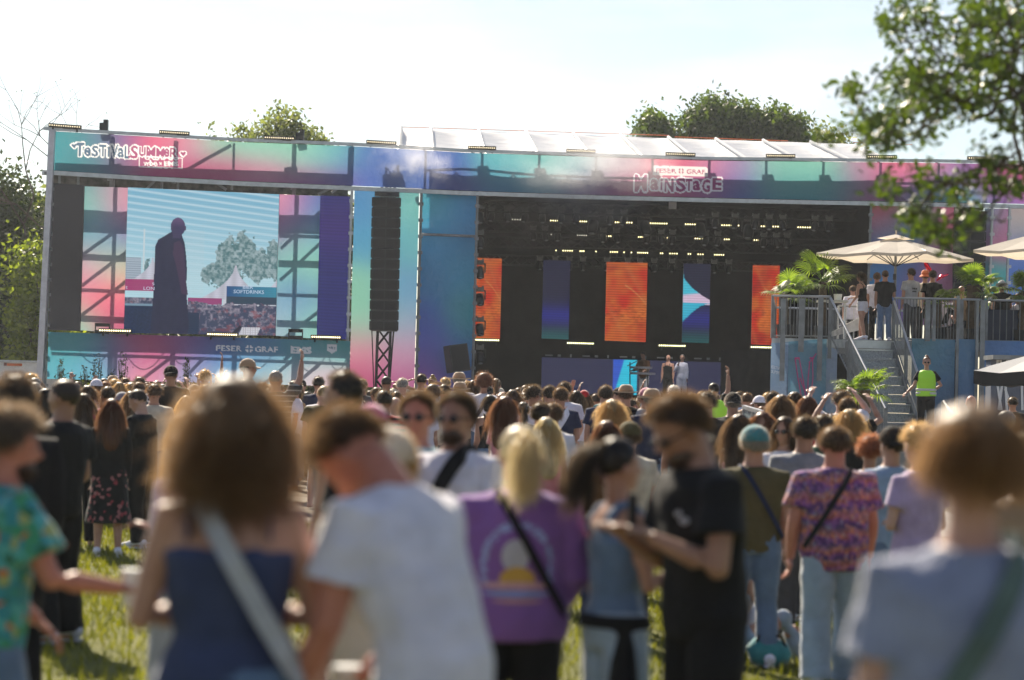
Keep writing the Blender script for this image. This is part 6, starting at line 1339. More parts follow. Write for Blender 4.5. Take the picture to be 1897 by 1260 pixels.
def person(label, px, py, d, rz=0, sex='M', pose='stand', hair='short', hc='brown', skin='mid', top='tee', tc='black', bot='trousers', bc='jeans', lod=2, hat=None, hatc='black', glasses=False, beard=False, strap=None, zg=None, shoes=None, hy=0, group=None, extra=None, bulk=1.0):
    vox = {0: .010, 1: .014, 2: .022}[lod]; p, T, hd, dz = posefn(pose); A = P(px, py, d); 
    ho = T((0, 0, 1.517)); toph = ho+hd@V3(0, -.01, .235+(.03 if hat else 0)+({'bigcurly': .03, 'curly': .03, 'bun': .04}.get(hair, .008)))
    hc_ = ho+hd@V3(0, .0, .12); g = zg if zg is not None else ground(A.x, A.y); a = math.radians(rz)
    s = (A.z-g)/toph.z; s = min(1.10, max(.86, s)) if pose != 'sit' else 1.0; Rz = Matrix.Rotation(a, 3, 'Z'); off = Rz@(hc_*s); z0 = A.z-toph.z*s
    if zg is None and abs(z0-g) < .04 or pose == 'sit': z0 = g
    if zg is None and pose != 'sit' and z0-g > .10:
        t = empty('crate', (A.x-off.x, A.y-off.y, g), a, ('crate under the %s' % label.replace('person in ', '').replace('man in ', ''))[:400], 'crate'); t['label'] = ' '.join(t['label'].split()[:14]); hgt = z0-g
        c_ = Vector((A.x-off.x, A.y-off.y, g)); MB().box(c_+V3(0, 0, hgt-.02), (.5, .4, .04)).obj('lid', fab('brown', 0), t); MB().box(c_+V3(0, 0, (hgt-.04)/2), (.46, .36, hgt-.04)).obj('side', fab('tan', 0), t)
    root = empty('person', (A.x-off.x, A.y-off.y, z0), a, label, 'person', group); root.scale = (s*bulk, s*(bulk*.7+.3), s)
    def ch(name, me, m_, ml=None):
        o = bpy.data.objects.new(name, me); COL.objects.link(o)
        if len(me.materials) == 0: me.materials.append(None)
        o.material_slots[0].link = 'OBJECT'; o.material_slots[0].material = m_; o.parent = root
        if ml is not None: o.matrix_local = ml
        return o
    HM = Matrix.Translation(ho) @ hd.to_4x4()
    ch('body', body_mesh(sex, pose, vox), skinm(SK[skin]))
    if hair != 'bald': ho_ = ch('hair', hair_mesh(hair, lod), hairm(HAIRC[hc]), HM); ho_.material_slots[1].link = 'OBJECT'; ho_.material_slots[1].material = strandm(HAIRC[hc])
    tn = {'tee': 'tshirt', 'long': 'long_sleeve_top', 'sweat': 'sweatshirt', 'tank': 'tank_top', 'cami': 'camisole', 'vest': 'vest', 'shirt': 'shirt', 'dress': 'dress'}[top]
    if top != 'none': ch(tn, top_mesh(sex, pose, top, vox), fab(tc))
    ch({'trousers': 'trousers', 'wide': 'trousers', 'shorts': 'shorts', 'hot': 'shorts', 'skirt': 'skirt'}[bot], bottom_mesh(sex, pose, bot, vox), fab(bc))
    if hat: ch('hat', hat_mesh(hat), fab(hatc, .06), HM @ Matrix.Translation((0, 0, .0)))
    if glasses: ch('sunglasses', glasses_mesh(), plain('dark_glass', (.01, .01, .012), .12), HM)
    if beard: ch('beard', beard_mesh(), hairm((.075, .042, .026)), HM)
    if strap: ch('bag_strap', strap_mesh(sex, pose, strap[0], strap[2] if len(strap) > 2 else .035, {'sweat': .05, 'shirt': .036}.get(top, .030)), fab(strap[1], .02))
    if shoes or lod < 2:
        for sd in (-1, 1): ch('shoe', shoe_mesh(pose, sd), fab(shoes or 'white', .02))
    if extra == 'hivis':
        me = top_mesh(sex, pose, 'vest', vox); o = ch('hivis_vest', me, pat('hivis', lambda n: princ(n, ramp(n, sepz(n)[2], [(0, (.42, .85, .04)), (.94, (.42, .85, .04))]) if False else (.42, .85, .04), .6))); o.scale = (1.05, 1.10, 1.0); o.location.z = .002
        mb = MB(); 
        for z, hh in ((1.03, .05), (.96, .045)):
            q = [(z, .212, .158), (z+hh, .212, .158)]; tubeT(mb, q, T, 18, .004)
        ch('reflective_band', mb.mesh('band', True), plain('reflector', (.6, .6, .6), .3))
    def W(v): return root.matrix_basis @ Vector(v)
    root['_'] = 0; del root['_']
    return root, (lambda k: (Matrix.Translation(root.location) @ Matrix.Rotation(a, 4, 'Z') @ Matrix.Scale(s, 4)) @ (arm_pts(sex, T, p, k)[3]+arm_pts(sex, T, p, k)[5]*.085)), s
def cup(pos, label, col=(.55, .5, .42), grp='drinks held in the crowd'):
    pos = Vector(pos); t = empty('cup', pos, 0, label, 'cup', grp); MB().tube([pos+V3(0, 0, -.05), pos+V3(0, 0, .07)], [.030, .040], 12).obj('wall', mat('cup_%.2f_%.2f' % col[:2], lambda n: mixs(n, princ(n, col, .2), transl(n, col), .4)), t); MB().tube([pos+V3(0, 0, .065), pos+V3(0, 0, .072)], [.042, .042], 12).obj('rim', WHITEP, t)
def phone(pos, label, rz=0):
    pos = Vector(pos); R3 = Matrix.Rotation(rz, 3, 'Z'); t = empty('mobile_phone', pos, 0, label, 'phone'); MB().box(pos+V3(0, 0, .04), (.075, .010, .15), R3).obj('case', BLACKM, t); MB().box(pos+V3(0, 0, .04)+R3@V3(0, .006, 0), (.066, .003, .138), R3).obj('display', plain('phone_glass', (.05, .06, .08), .08), t)
# --- near people
person('woman with big curly brown hair, navy camisole and pale bag strap across her back', 436, 690, 6.25, 4, 'F', 'fold', 'bigcurly', 'lbrown', 'mid', 'cami', 'slate', 'trousers', 'jeans', 0, bulk=1.08, strap=(-1, 'lgrey', .05))
r_, h_, s_ = person('man in a plain white T-shirt bending forward to the left, close to the camera', 655, 800, 6.4, 58, 'M', 'bend', 'short', 'brown', 'red', 'tee', 'white', 'trousers', 'brown', 0, bulk=1.07)
cup(h_('aR'), 'pale cup in the hands of the bending man in white')
person('person in a pale cap with green back, half hidden behind the bending man', 722, 782, 7.4, 20, 'M', 'stand', 'short', 'blonde', 'fair', 'tee', 'cream', 'trousers', 'tan', 0, hat='cap', hatc='cream')
person('person in a bright pink cap over dark hair between two men', 688, 742, 11, 0, 'F', 'stand', 'bob', 'auburn', 'mid', 'tee', 'black', 'trousers', 'black', 1, hat='cap', hatc='magenta')
person('man in sunglasses and a pale teal and white T-shirt facing the camera', 774, 724, 12, 168, 'M', 'stand', 'short', 'brown', 'red', 'tee', 'tealfade', 'trousers', 'jeans', 0, glasses=True)
person('bearded man in sunglasses and white T-shirt with a thick black chest strap', 846, 724, 11.3, 155, 'M', 'hold', 'short', 'dark', 'tan', 'tee', 'white', 'trousers', 'jeans', 0, glasses=True, beard=True, strap=(-1, 'black', .075))
person('blonde woman in a purple sweatshirt with sun print, seen from behind', 966, 784, 9.3, 4, 'F', 'relax', 'pony', 'pale', 'fair', 'sweat', 'sweat', 'trousers', 'black', 0, bulk=1.18, strap=(-1, 'black', .03))
r_, h_, s_ = person('woman with dark ponytail and blue tank top in profile facing right', 1148, 806, 9.2, -62, 'F', 'hold', 'pony', 'black', 'mid', 'tank', 'bluegrey', 'wide', 'ljeans', 0)
b_ = MB(); b_.tube([(0, 0, .99), (0, 0, .93)], [(.19, .135), (.20, .15)], 16); b_.tube([(-.10, .03, .97), (-.13, .04, .75), (-.12, .03, .45)], [(.05, .04), (.11, .07), (.10, .03)], 10); b_.tube([(.12, -.03, .97), (.16, -.05, .7), (.15, -.04, .42)], [(.05, .04), (.09, .06), (.07, .03)], 10)
o = bpy.data.objects.new('tied_jacket', jbuild(b_, .012)); COL.objects.link(o); o.parent = r_; o.data.materials.append(fab('black'))
cup(h_('aR'), 'pale cup in the hand of the woman with dark ponytail')
r_, h_, s_ = person('tall bearded man in black T-shirt with white chest print looking down', 1262, 737, 8.7, 112, 'M', 'look', 'short', 'brown', 'tan', 'tee', 'black', 'trousers', 'black', 0, glasses=True, beard=True, bulk=1.12)
phone(h_('aL'), 'mobile phone in the hands of the tall man in black', 1.2)
m = MB(); m.ell((-.05, .128, 1.30), (.05, .012, .022), 10, 6); m.ell((-.085, .122, 1.275), (.045, .012, .018), 10, 6); m.ell((-.04, .128, 1.255), (.03, .012, .02), 10, 6); o = bpy.data.objects.new('chest_print', m.mesh('print', True)); COL.objects.link(o); o.parent = r_; o.data.materials.append(fab('lgrey')); o.location = (0, .016, 0)
person('woman with short light brown hair in a grey T-shirt, nearest at the right edge', 1803, 747, 4.8, 6, 'F', 'stand', 'pixie', 'ginger', 'fair', 'tee', 'ash', 'trousers', 'jeans', 0, strap=(1, 'moss', .05), bulk=1.1)
r_, h_, s_ = person('man in a green and orange Hawaiian shirt at the lower left edge', 20, 757, 8.2, -62, 'M', 'reach', 'tousled', 'ashen', 'red', 'shirt', 'hawaii', 'shorts', 'jeans', 0, beard=True, bulk=1.12)
cup(h_('aR'), 'white cup in the hand of the man in the Hawaiian shirt', (.7, .7, .7))
person('dark-haired person in a black jacket at the left edge behind the Hawaiian shirt', 28, 694, 12, 25, 'M', 'stand', 'tousled', 'dark', 'red', 'long', 'black', 'trousers', 'black', 1)
person('man in a loose black T-shirt and black trousers standing on the grass at left', 118, 700, 16, 62, 'M', 'relax', 'buzz', 'dark', 'tan', 'tee', 'black', 'wide', 'black', 1, shoes='lgrey', bulk=1.12)
person('man with dark cropped hair in profile facing left before the speaker tower', 634, 686, 13.5, 72, 'M', 'stand', 'short', 'black', 'mid', 'tee', 'navy', 'trousers', 'jeans', 1)
person('person in pale hoodie and pale trousers half hidden by the curly-haired woman', 345, 760, 10.5, 65, 'F', 'hold', 'long', 'blonde', 'mid', 'long', 'lilac', 'trousers', 'lgrey', 1)
person('man in a teal cap and olive T-shirt with navy strap, seen from behind', 1398, 783, 18.0, 4, 'M', 'stand', 'short', 'grey', 'mid', 'tee', 'olive', 'trousers', 'jeans', 1, hat='cap', hatc='teal', strap=(-1, 'navy', .03), bulk=1.15)
person('man with short black hair in a grey T-shirt behind the patterned shirt', 1491, 770, 20, 8, 'M', 'stand', 'short', 'black', 'tan', 'tee', 'grey', 'trousers', 'dgrey', 1, bulk=1.12)
person('dark-haired man in a dark green T-shirt turned to the left', 1523, 767, 23, 40, 'M', 'stand', 'short', 'black', 'mid', 'tee', 'green', 'trousers', 'black', 1)
person('man in a purple and orange patterned shirt and pale jeans walking away', 1547, 788, 16.6, 4, 'M', 'walk', 'short', 'brown', 'red', 'shirt', 'knit', 'wide', 'ljeans', 1, bulk=1.16, strap=(1, 'black', .03), shoes='lgrey')
person('person with bright red-orange hair between the patterned shirt and the black cap', 1612, 806, 19.5, 0, 'F', 'stand', 'tousled', 'red', 'tan', 'tank', 'white', 'trousers', 'jeans', 1)
person('man in a black cap and pale striped shirt facing left at right', 1652, 785, 18.5, 30, 'M', 'stand', 'short', 'dark', 'mid', 'tee', 'lblue', 'shorts', 'bluegrey', 1, hat='capback', hatc='black')
person('grey-blonde short-haired woman in a lilac top beside the grey T-shirt woman', 1700, 786, 16, 35, 'F', 'fold', 'tousled', 'blonde', 'fair', 'tee', 'lilac', 'trousers', 'tan', 1)
person('blonde person whose head shows at the right edge behind the grey T-shirt woman', 1893, 800, 10, 20, 'F', 'stand', 'bob', 'blonde', 'mid', 'tee', 'tan', 'trousers', 'green', 1)
person('person in jeans and white top sitting on the grass beside a black bag', 1383, 1030, 18.7, -62, 'F', 'sit', 'short', 'brown', 'mid', 'tank', 'lgrey', 'trousers', 'ljeans', 1, shoes='navy')
def bagobj(name, c, sz, col, label, cat='bag'):
    c = Vector(c); t = empty(name, (c.x, c.y, ground(c.x, c.y)), 0, label, cat); m = MB(); m.tube([(c.x-sz[0]/2, c.y, c.z), (c.x-sz[0]*.3, c.y, c.z+.02), (c.x, c.y, c.z+.03), (c.x+sz[0]*.35, c.y, c.z), (c.x+sz[0]/2, c.y, c.z-.02)], [(sz[1]*.3, sz[2]*.3), (sz[1]*.5, sz[2]*.5), (sz[1]*.52, sz[2]*.5), (sz[1]*.45, sz[2]*.45), (sz[1]*.2, sz[2]*.25)], 12); m.obj('body', fab(col, .0), t, smooth=True); MB().tube([(c.x-.12, c.y-.05, c.z+sz[2]*.3), (c.x-.08, c.y-.05, c.z+sz[2]*.75), (c.x+.08, c.y-.05, c.z+sz[2]*.75), (c.x+.12, c.y-.05, c.z+sz[2]*.3)], .012, 6).obj('handle', fab('black', .0), t)
q = P(1490, 1070, 24); q.z = ground(q.x, q.y)+.26; bagobj('travel_bag', q, (.70, .42, .55), 'black', 'big black bag on the grass behind the walking man in patterned shirt')
q = P(1425, 1205, 18.0); q.z = ground(q.x, q.y)+.09; bagobj('drawstring_bag', q, (.30, .22, .2), 'teal', 'small teal and purple bag on the grass beside the seated person')
# --- middle distance, one by one
mid = [
 ('greyish-haired person in dark top at the left edge below the van', 66, 708, 34, 0, 'F', 'stand', 'bob', 'grey', 'tee', 'dgrey', {}),
 ('woman with black hair and red scarf turned left near the corner post', 84, 719, 27, 60, 'F', 'stand', 'long', 'black', 'long', 'black', {'strap': (1, 'red')}),
 ('person in white cap and pale shirt before the shrubs', 179, 700, 40, 10, 'M', 'stand', 'short', 'brown', 'tee', 'white', {'hat': 'cap', 'hatc': 'white'}),
 ('brown-haired person in tan top beside the white cap', 196, 706, 43, 0, 'M', 'stand', 'short', 'auburn', 'tee', 'tan', {}),
 ('woman with loose brown hair beside the magenta T-shirt', 163, 714, 31, 5, 'F', 'stand', 'wavy', 'brown', 'tee', 'dgrey', {}),
 ('woman with very long dark hair and black top behind the black T-shirt man', 156, 728, 26, 15, 'F', 'stand', 'long', 'brown', 'long', 'black', {}),
 ('man in a magenta T-shirt with short dark hair', 200, 715, 31, 25, 'M', 'stand', 'short', 'dark', 'tee', 'magenta', {}),
 ('woman with long red-brown hair, black top and floral skirt', 207, 738, 24.5, 10, 'F', 'stand', 'long', 'auburn', 'long', 'black', {'bot': 'skirt', 'bc': 'floral', 'lod': 1}),
 ('shaven man in black T-shirt with white ring print, looking down at a plate', 256, 722, 26, 70, 'M', 'phone', 'buzz', 'dark', 'tee', 'black', {'bc': 'black', 'lod': 1}),
 ('woman with straight dark blonde hair just right of the magenta T-shirt', 222, 707, 36, 0, 'F', 'stand', 'long', 'blonde', 'tee', 'black', {}),
 ('person in a grey cap between blonde hair and the shaven man', 226, 724, 32, 30, 'M', 'stand', 'short', 'brown', 'tee', 'grey', {'hat': 'cap', 'hatc': 'grey'}),
 ('brown-haired man in dark top behind the shaven man', 258, 707, 38, 0, 'M', 'stand', 'short', 'brown', 'tee', 'dgrey', {}),
 ('person with a tousled brown mop of hair and cream top', 286, 711, 33, 20, 'M', 'stand', 'tousled', 'brown', 'tee', 'cream', {}),
 ('man in backwards black cap and black T-shirt standing above the crowd', 317, 675, 39, 10, 'M', 'fold', 'short', 'dark', 'tee', 'black', {'hat': 'capback'}),
 ('person shading their eyes with both arms below the pink banner', 259, 698, 44, 5, 'M', 'behind', 'tousled', 'dark', 'tee', 'white', {}),
 ('fair person stretching one arm high beside the curly-haired woman', 380, 684, 40, 10, 'F', 'up1', 'short', 'blonde', 'tee', 'tan', {}),
 ('person in tan cap raised above the crowd facing right', 461, 662, 38, -75, 'M', 'stand', 'short', 'brown', 'tee', 'cream', {'hat': 'cap', 'hatc': 'tan'}),
 ('balding man in a grey striped shirt raising one arm', 512, 685, 35, -15, 'M', 'up1', 'buzz', 'grey', 'shirt', 'greystripe', {}),
 ('black-haired person below the base banner by the tilted brace', 549, 712, 44, 0, 'F', 'stand', 'bob', 'black', 'tee', 'tan', {}),
 ('dark-haired man in navy shirt just left of the cropped-hair profile', 591, 697, 44, -10, 'M', 'stand', 'short', 'black', 'tee', 'navy', {}),
 ('bald man in a white top below the dark-haired man in navy', 597, 715, 39, -5, 'M', 'stand', 'bald', 'grey', 'tee', 'white', {}),
 ('brown-haired man in dark grey top left of the speaker tower', 671, 701, 45, 0, 'M', 'stand', 'short', 'lbrown', 'tee', 'dgrey', {}),
 ('woman with a long wavy ponytail below the speaker tower', 697, 716, 36, 25, 'F', 'stand', 'pony', 'lbrown', 'tank', 'black', {}),
 ('dark-haired person in a red and black striped shirt', 712, 722, 28, 10, 'M', 'stand', 'short', 'dark', 'long', 'redstripe', {}),
 ('bald man with glasses at the right of the striped shirt', 732, 734, 32, 25, 'M', 'stand', 'bald', 'grey', 'tee', 'dgrey', {'skin': 'fair'}),
 ('close-cropped man in black T-shirt with one hand behind his head', 716, 696, 47, 0, 'M', 'behind1', 'buzz', 'dark', 'tee', 'black', {}),
 ('grey-haired man in a broad white T-shirt beside the speaker tower', 746, 697, 44, -8, 'M', 'stand', 'short', 'grey', 'tee', 'white', {}),
 ('dark-haired man in cream top with both hands behind his head', 781, 692, 47, 0, 'M', 'behind', 'short', 'black', 'tee', 'cream', {}),
 ('person with a high blonde bun left of the straw cowboy hat', 802, 693, 50, 0, 'F', 'stand', 'bun', 'blonde', 'tee', 'tan', {}),
 ('person with ash blonde hair just left of the straw cowboy hat', 825, 699, 50, 20, 'M', 'stand', 'short', 'blonde', 'tee', 'lgrey', {'glasses': True}),
 ('man in a straw cowboy hat and white shirt below the tilted loudspeaker', 851, 689, 44, 0, 'M', 'stand', 'short', 'grey', 'tee', 'white', {'hat': 'straw', 'hatc': 'tan'}),
 ('person with curly light hair between two dark heads below the teal banner', 802, 711, 38, 10, 'F', 'stand', 'curly', 'lbrown', 'tee', 'cream', {}),
 ('dark short-haired person under the blonde bun', 824, 711, 40, 0, 'M', 'stand', 'short', 'dark', 'tee', 'tan', {}),
 ('man in a straw hat with green band below the cowboy hat', 852, 707, 40, 0, 'M', 'stand', 'buzz', 'grey', 'tee', 'tan', {'hat': 'fedora', 'hatc': 'tan', 'skin': 'red'}),
 ('woman with curly red-brown hair in a white top with navy crossbody strap', 897, 690, 40, 3, 'F', 'hold', 'curly', 'auburn', 'long', 'white', {'strap': (1, 'navy', .05), 'lod': 1}),
 ('woman with long dark hair left of the curly-haired woman in white', 877, 702, 46, 10, 'F', 'stand', 'long', 'brown', 'tee', 'tan', {}),
 ('person with braided brown hair and bare shoulders right of the curly hair', 920, 700, 47, 0, 'F', 'stand', 'pony', 'brown', 'tank', 'tan', {}),
 ('short dark-haired person in black dungarees over white', 908, 731, 34, 8, 'F', 'stand', 'bob', 'black', 'tank', 'black', {'strap': (-1, 'black')}),
 ('woman with very long auburn hair in profile facing right', 938, 734, 26, -35, 'F', 'stand', 'longwavy', 'auburn', 'tee', 'pink', {'lod': 1}),
 ('person with a dark hanging ponytail right of the auburn hair', 970, 743, 31, 5, 'F', 'stand', 'pony', 'black', 'tee', 'navy', {}),
 ('brown-haired woman above the auburn hair', 950, 722, 36, 0, 'F', 'stand', 'wavy', 'brown', 'tee', 'cream', {}),
 ('person in a bright blue top in the crowd below the left of the stage', 974, 713, 48, 0, 'M', 'stand', 'short', 'dark', 'tee', 'blue', {}),
 ('man in sunglasses and white polo shirt turned to the right', 989, 714, 35, -40, 'M', 'stand', 'tousled', 'dark', 'tee', 'white', {'glasses': True, 'lod': 1}),
 ('red-faced man with dark short hair talking to the man beside him', 1004, 745, 23, -40, 'M', 'stand', 'short', 'dark', 'tee', 'grey', {'lod': 1, 'skin': 'red'}),
 ('brown-haired man in a white T-shirt seen from behind, talking', 1023, 746, 23.5, 30, 'M', 'stand', 'short', 'brown', 'tee', 'white', {'lod': 1}),
 ('woman with pale pinkish blonde hair in the front of the middle crowd', 1012, 772, 20, 15, 'F', 'stand', 'long', 'pale', 'tank', 'pink', {'lod': 1, 'bot': 'skirt', 'bc': 'cream'}),
 ('man with undercut in a navy T-shirt with pale stripe', 1018, 714, 36, 0, 'M', 'stand', 'short', 'black', 'tee', 'navystripe', {'lod': 1, 'bc': 'navy'}),
 ('man with undercut in white polo and navy jumper over the shoulders', 1038, 717, 34, 15, 'M', 'relax', 'short', 'brown', 'tee', 'navy', {'lod': 1, 'bc': 'navy', 'strap': (1, 'white', .08)}),
 ('tall man in a white T-shirt and black trousers before the dark riser', 1046, 707, 37.5, -12, 'M', 'relax', 'short', 'dark', 'tee', 'white', {'lod': 1, 'bc': 'black'}),
 ('woman with black hair, white top and black bag strap', 1068, 723, 38, 10, 'F', 'stand', 'long', 'black', 'tank', 'white', {'strap': (1, 'black', .05), 'bc': 'lgrey'}),
 ('person wearing a red bandana and black top', 1082, 721, 41, 10, 'F', 'stand', 'long', 'brown', 'tank', 'black', {'hat': 'cap', 'hatc': 'red'}),
 ('person raising one fist on a bent arm below the dark riser', 1104, 729, 46, 0, 'M', 'up1b', 'short', 'dark', 'tee', 'white', {}),
 ('man with short dark hair in a navy T-shirt holding his arms in front', 1122, 714, 36, 0, 'M', 'hold', 'short', 'dark', 'tee', 'navy', {'lod': 1, 'bc': 'ljeans'}),
 ('man in a straw fedora and black T-shirt left of the stage singers', 1160, 712, 37, 0, 'M', 'stand', 'short', 'brown', 'tee', 'black', {'hat': 'fedora', 'hatc': 'tan', 'lod': 1}),
 ('woman with thick wavy blonde-grey hair in a black top', 1133, 741, 24.5, 8, 'F', 'stand', 'wavy', 'blonde', 'tee', 'black', {'lod': 1}),
 ('brown-haired woman below the wavy blonde hair', 1124, 778, 19, 10, 'F', 'stand', 'long', 'auburn', 'tee', 'brown', {'lod': 1}),
 ('person in an olive camouflage cap right of the wavy blonde hair', 1166, 777, 20, 20, 'M', 'stand', 'short', 'brown', 'tee', 'cream', {'hat': 'cap', 'hatc': 'olive', 'lod': 1}),
 ('person in a black cap looking left beside the straw fedora', 1146, 716, 44, 50, 'M', 'stand', 'short', 'dark', 'tee', 'dgrey', {'hat': 'cap'}),
 ('person in a dusty pink backwards cap and grey T-shirt', 1197, 716, 37, 5, 'M', 'stand', 'short', 'brown', 'tee', 'lgrey', {'hat': 'capback', 'hatc': 'pink'}),
 ('man in a straw hat and navy polo shirt right of the pink cap', 1207, 718, 33, 15, 'M', 'stand', 'short', 'grey', 'tee', 'navy', {'hat': 'fedora', 'hatc': 'tan', 'lod': 1}),
 ('person with raised fist below the singer in white', 1222, 724, 48, 0, 'M', 'up1b', 'buzz', 'dark', 'tee', 'grey', {}),
 ('grey-haired man just left of the singer in white', 1248, 713, 46, 0, 'M', 'stand', 'short', 'white', 'tee', 'dgrey', {}),
 ('brown-haired person right of the tall bearded man in black', 1281, 727, 42, 10, 'M', 'stand', 'short', 'lbrown', 'tee', 'cream', {}),
 ('broad man in a black shirt with folded arms right of centre', 1309, 726, 30, 20, 'M', 'fold', 'tousled', 'dark', 'shirt', 'black', {'lod': 1, 'bc': 'black'}),
 ('steward in a yellow-green vest raising his right hand', 1322, 708, 44, 20, 'M', 'up1', 'buzz', 'dark', 'tee', 'black', {'extra': 'hivis'}),
 ('man in black cap and black jacket before the black drape', 1358, 724, 33, 0, 'M', 'stand', 'short', 'grey', 'long', 'black', {'hat': 'capback', 'lod': 1, 'bc': 'black'}),
 ('brown-haired person right of the black-capped man', 1384, 727, 42, 0, 'M', 'stand', 'short', 'brown', 'tee', 'tan', {}),
 ('person in a white cap and black top beside the bar banner', 1406, 731, 40, 30, 'M', 'stand', 'short', 'brown', 'tee', 'black', {'hat': 'cap', 'hatc': 'white'}),
 ('dark-haired man in a white T-shirt in front of the blue bar banner', 1432, 725, 36, -5, 'M', 'stand', 'short', 'black', 'tee', 'white', {'skin': 'red', 'lod': 1}),
 ('woman with long light brown hair and green shoulder bag in front of the banner', 1448, 731, 29, -15, 'F', 'stand', 'longwavy', 'lbrown', 'tank', 'cream', {'strap': (1, 'green'), 'lod': 1}),
 ('woman with very long straight brown hair beside the red top', 1472, 725, 32, 0, 'F', 'stand', 'long', 'brown', 'tee', 'brown', {'lod': 1}),
 ('woman with brown bob in a bright red top', 1496, 733, 30, -10, 'F', 'hold', 'bob', 'auburn', 'tee', 'red', {'lod': 1}),
 ('person holding both arms up to film beside the low palm', 1559, 724, 33, 12, 'M', 'cam', 'tousled', 'dark', 'tee', 'white', {'lod': 1}),
 ('person in a black top filming with raised arms in front of the palm trunk', 1570, 735, 28, -8, 'F', 'cam', 'short', 'brown', 'tee', 'black', {'lod': 1}),
 ('woman with wavy blonde bob below the filming people', 1573, 758, 24.5, 0, 'F', 'stand', 'wavy', 'blonde', 'tee', 'black', {'lod': 1}),
 ('brown wavy-haired woman in pink turned right at the centre right', 1371, 767, 24, -30, 'F', 'stand', 'longwavy', 'brown', 'tank', 'pink', {'lod': 1}),
 ('smiling woman with auburn hair facing the camera beside the teal cap', 1413, 763, 24, 165, 'F', 'hold', 'longwavy', 'auburn', 'tank', 'brown', {'lod': 1}),
 ('woman with brown hair and white T-shirt facing the camera, looking left', 1454, 771, 22, 150, 'F', 'hold', 'long', 'brown', 'tee', 'white', {'lod': 1, 'glasses': True}),
 ('dark-haired person in a red top behind the dark green T-shirt', 1541, 767, 26, 10, 'F', 'stand', 'short', 'dark', 'tee', 'red', {}),
 ('woman in a white T-shirt with light trousers left of the shaven man', 243, 724, 30, 20, 'F', 'stand', 'long', 'lbrown', 'tee', 'white', {'bc': 'lgrey'}),
 ('fair-haired man just behind the grass edge at the far left', 20, 722, 38, 5, 'M', 'stand', 'short', 'lbrown', 'tee', 'dgrey', {}),
 ('grey bald man in white T-shirt beyond the grey T-shirt woman', 1799, 731, 43, 0, 'M', 'stand', 'bald', 'grey', 'tee', 'white', {'skin': 'red'}),
 ('bald person beside the dark stall at the right edge', 1863, 757, 28, 30, 'M', 'stand', 'buzz', 'grey', 'tee', 'tan', {}),
 ('dark-clad person standing in the shade of the dark stall', 1876, 735, 51, 0, 'M', 'stand', 'short', 'black', 'long', 'black', {}),
]
for row in mid:
    lab, px, py, d, rz, sex, pose, hair, hc, top, tc, kw = row; kw = dict(kw); kw.setdefault('bc', R.choice(['jeans', 'black', 'dgrey', 'ljeans', 'navy'])); kw.setdefault('skin', R.choice(['mid', 'mid', 'fair', 'tan'])); kw.setdefault('lod', 2); kw.setdefault('bulk', 1.1 if sex == 'M' else 1.0)
    person(lab, px, py, d, rz, sex, pose, hair, hc, top=top, tc=tc, **kw)
# ring print on the shaven man's shirt is a patch of its own
# --- people on the deck, guard, performers
DZ0 = DZ
gd, gh, gs = person('security woman in yellow-green vest and sunglasses standing at the foot of the stairs', 1717, 657, 55.6, 172, 'F', 'hip', 'bun', 'auburn', 'mid', 'tee', 'black', 'trousers', 'black', 1, glasses=True, extra='hivis', zg=.75, shoes='black')
dk_ = [('woman in black sleeveless top and white shorts on the deck reaching to the bucket', 1594, 503, DK+1.3, 55, 'F', 'reach', 'bob', 'dark', 'tank', 'black', 'hot', 'white'),
 ('man in a white T-shirt behind the man filming on the deck', 1625, 505, DK+2.4, -10, 'M', 'stand', 'short', 'brown', 'tee', 'white', 'trousers', 'black'),
 ('man in black T-shirt and grey jeans on top of the stairs', 1640, 500, DK+1.2, 0, 'M', 'hold', 'buzz', 'brown', 'tee', 'black', 'trousers', 'bluegrey'),
 ('man in pale T-shirt with dark back print and sunglasses on the deck', 1688, 497, DK+1.5, 28, 'M', 'hold', 'short', 'dark', 'tee', 'lgrey', 'trousers', 'dgrey'),
 ('person in an orange bucket hat on the deck', 1714, 500, DK+3.0, 0, 'M', 'stand', 'short', 'brown', 'tee', 'cream', 'trousers', 'black'),
 ('dark-haired man in black T-shirt on the deck beside the orange hat', 1728, 501, DK+2.2, 0, 'M', 'stand', 'short', 'black', 'tee', 'black', 'trousers', 'black'),
 ('person in white hat and orange garland sitting at the right of the deck', 1856, 523, DK+1.0, 0, 'M', 'stand', 'short', 'grey', 'tee', 'black', 'trousers', 'black'),
 ('person leaning on the sofa left of the white hat on the deck', 1781, 530, DK+1.8, 20, 'M', 'stand', 'bald', 'grey', 'tee', 'tan', 'trousers', 'black'),
 ('person in white top sitting at the right edge of the deck', 1885, 545, DK+1.2, 0, 'F', 'stand', 'bob', 'brown', 'tee', 'white', 'trousers', 'black'),
 ('person in white shirt behind the bucket on the deck', 1580, 530, DK+3.4, 0, 'M', 'stand', 'short', 'dark', 'tee', 'white', 'trousers', 'black'),
 ('person with raised arm and pale top beside the brown palm trunk on the deck', 1752, 540, DK+2.6, -20, 'F', 'stand', 'bob', 'brown', 'tee', 'white', 'trousers', 'black')]
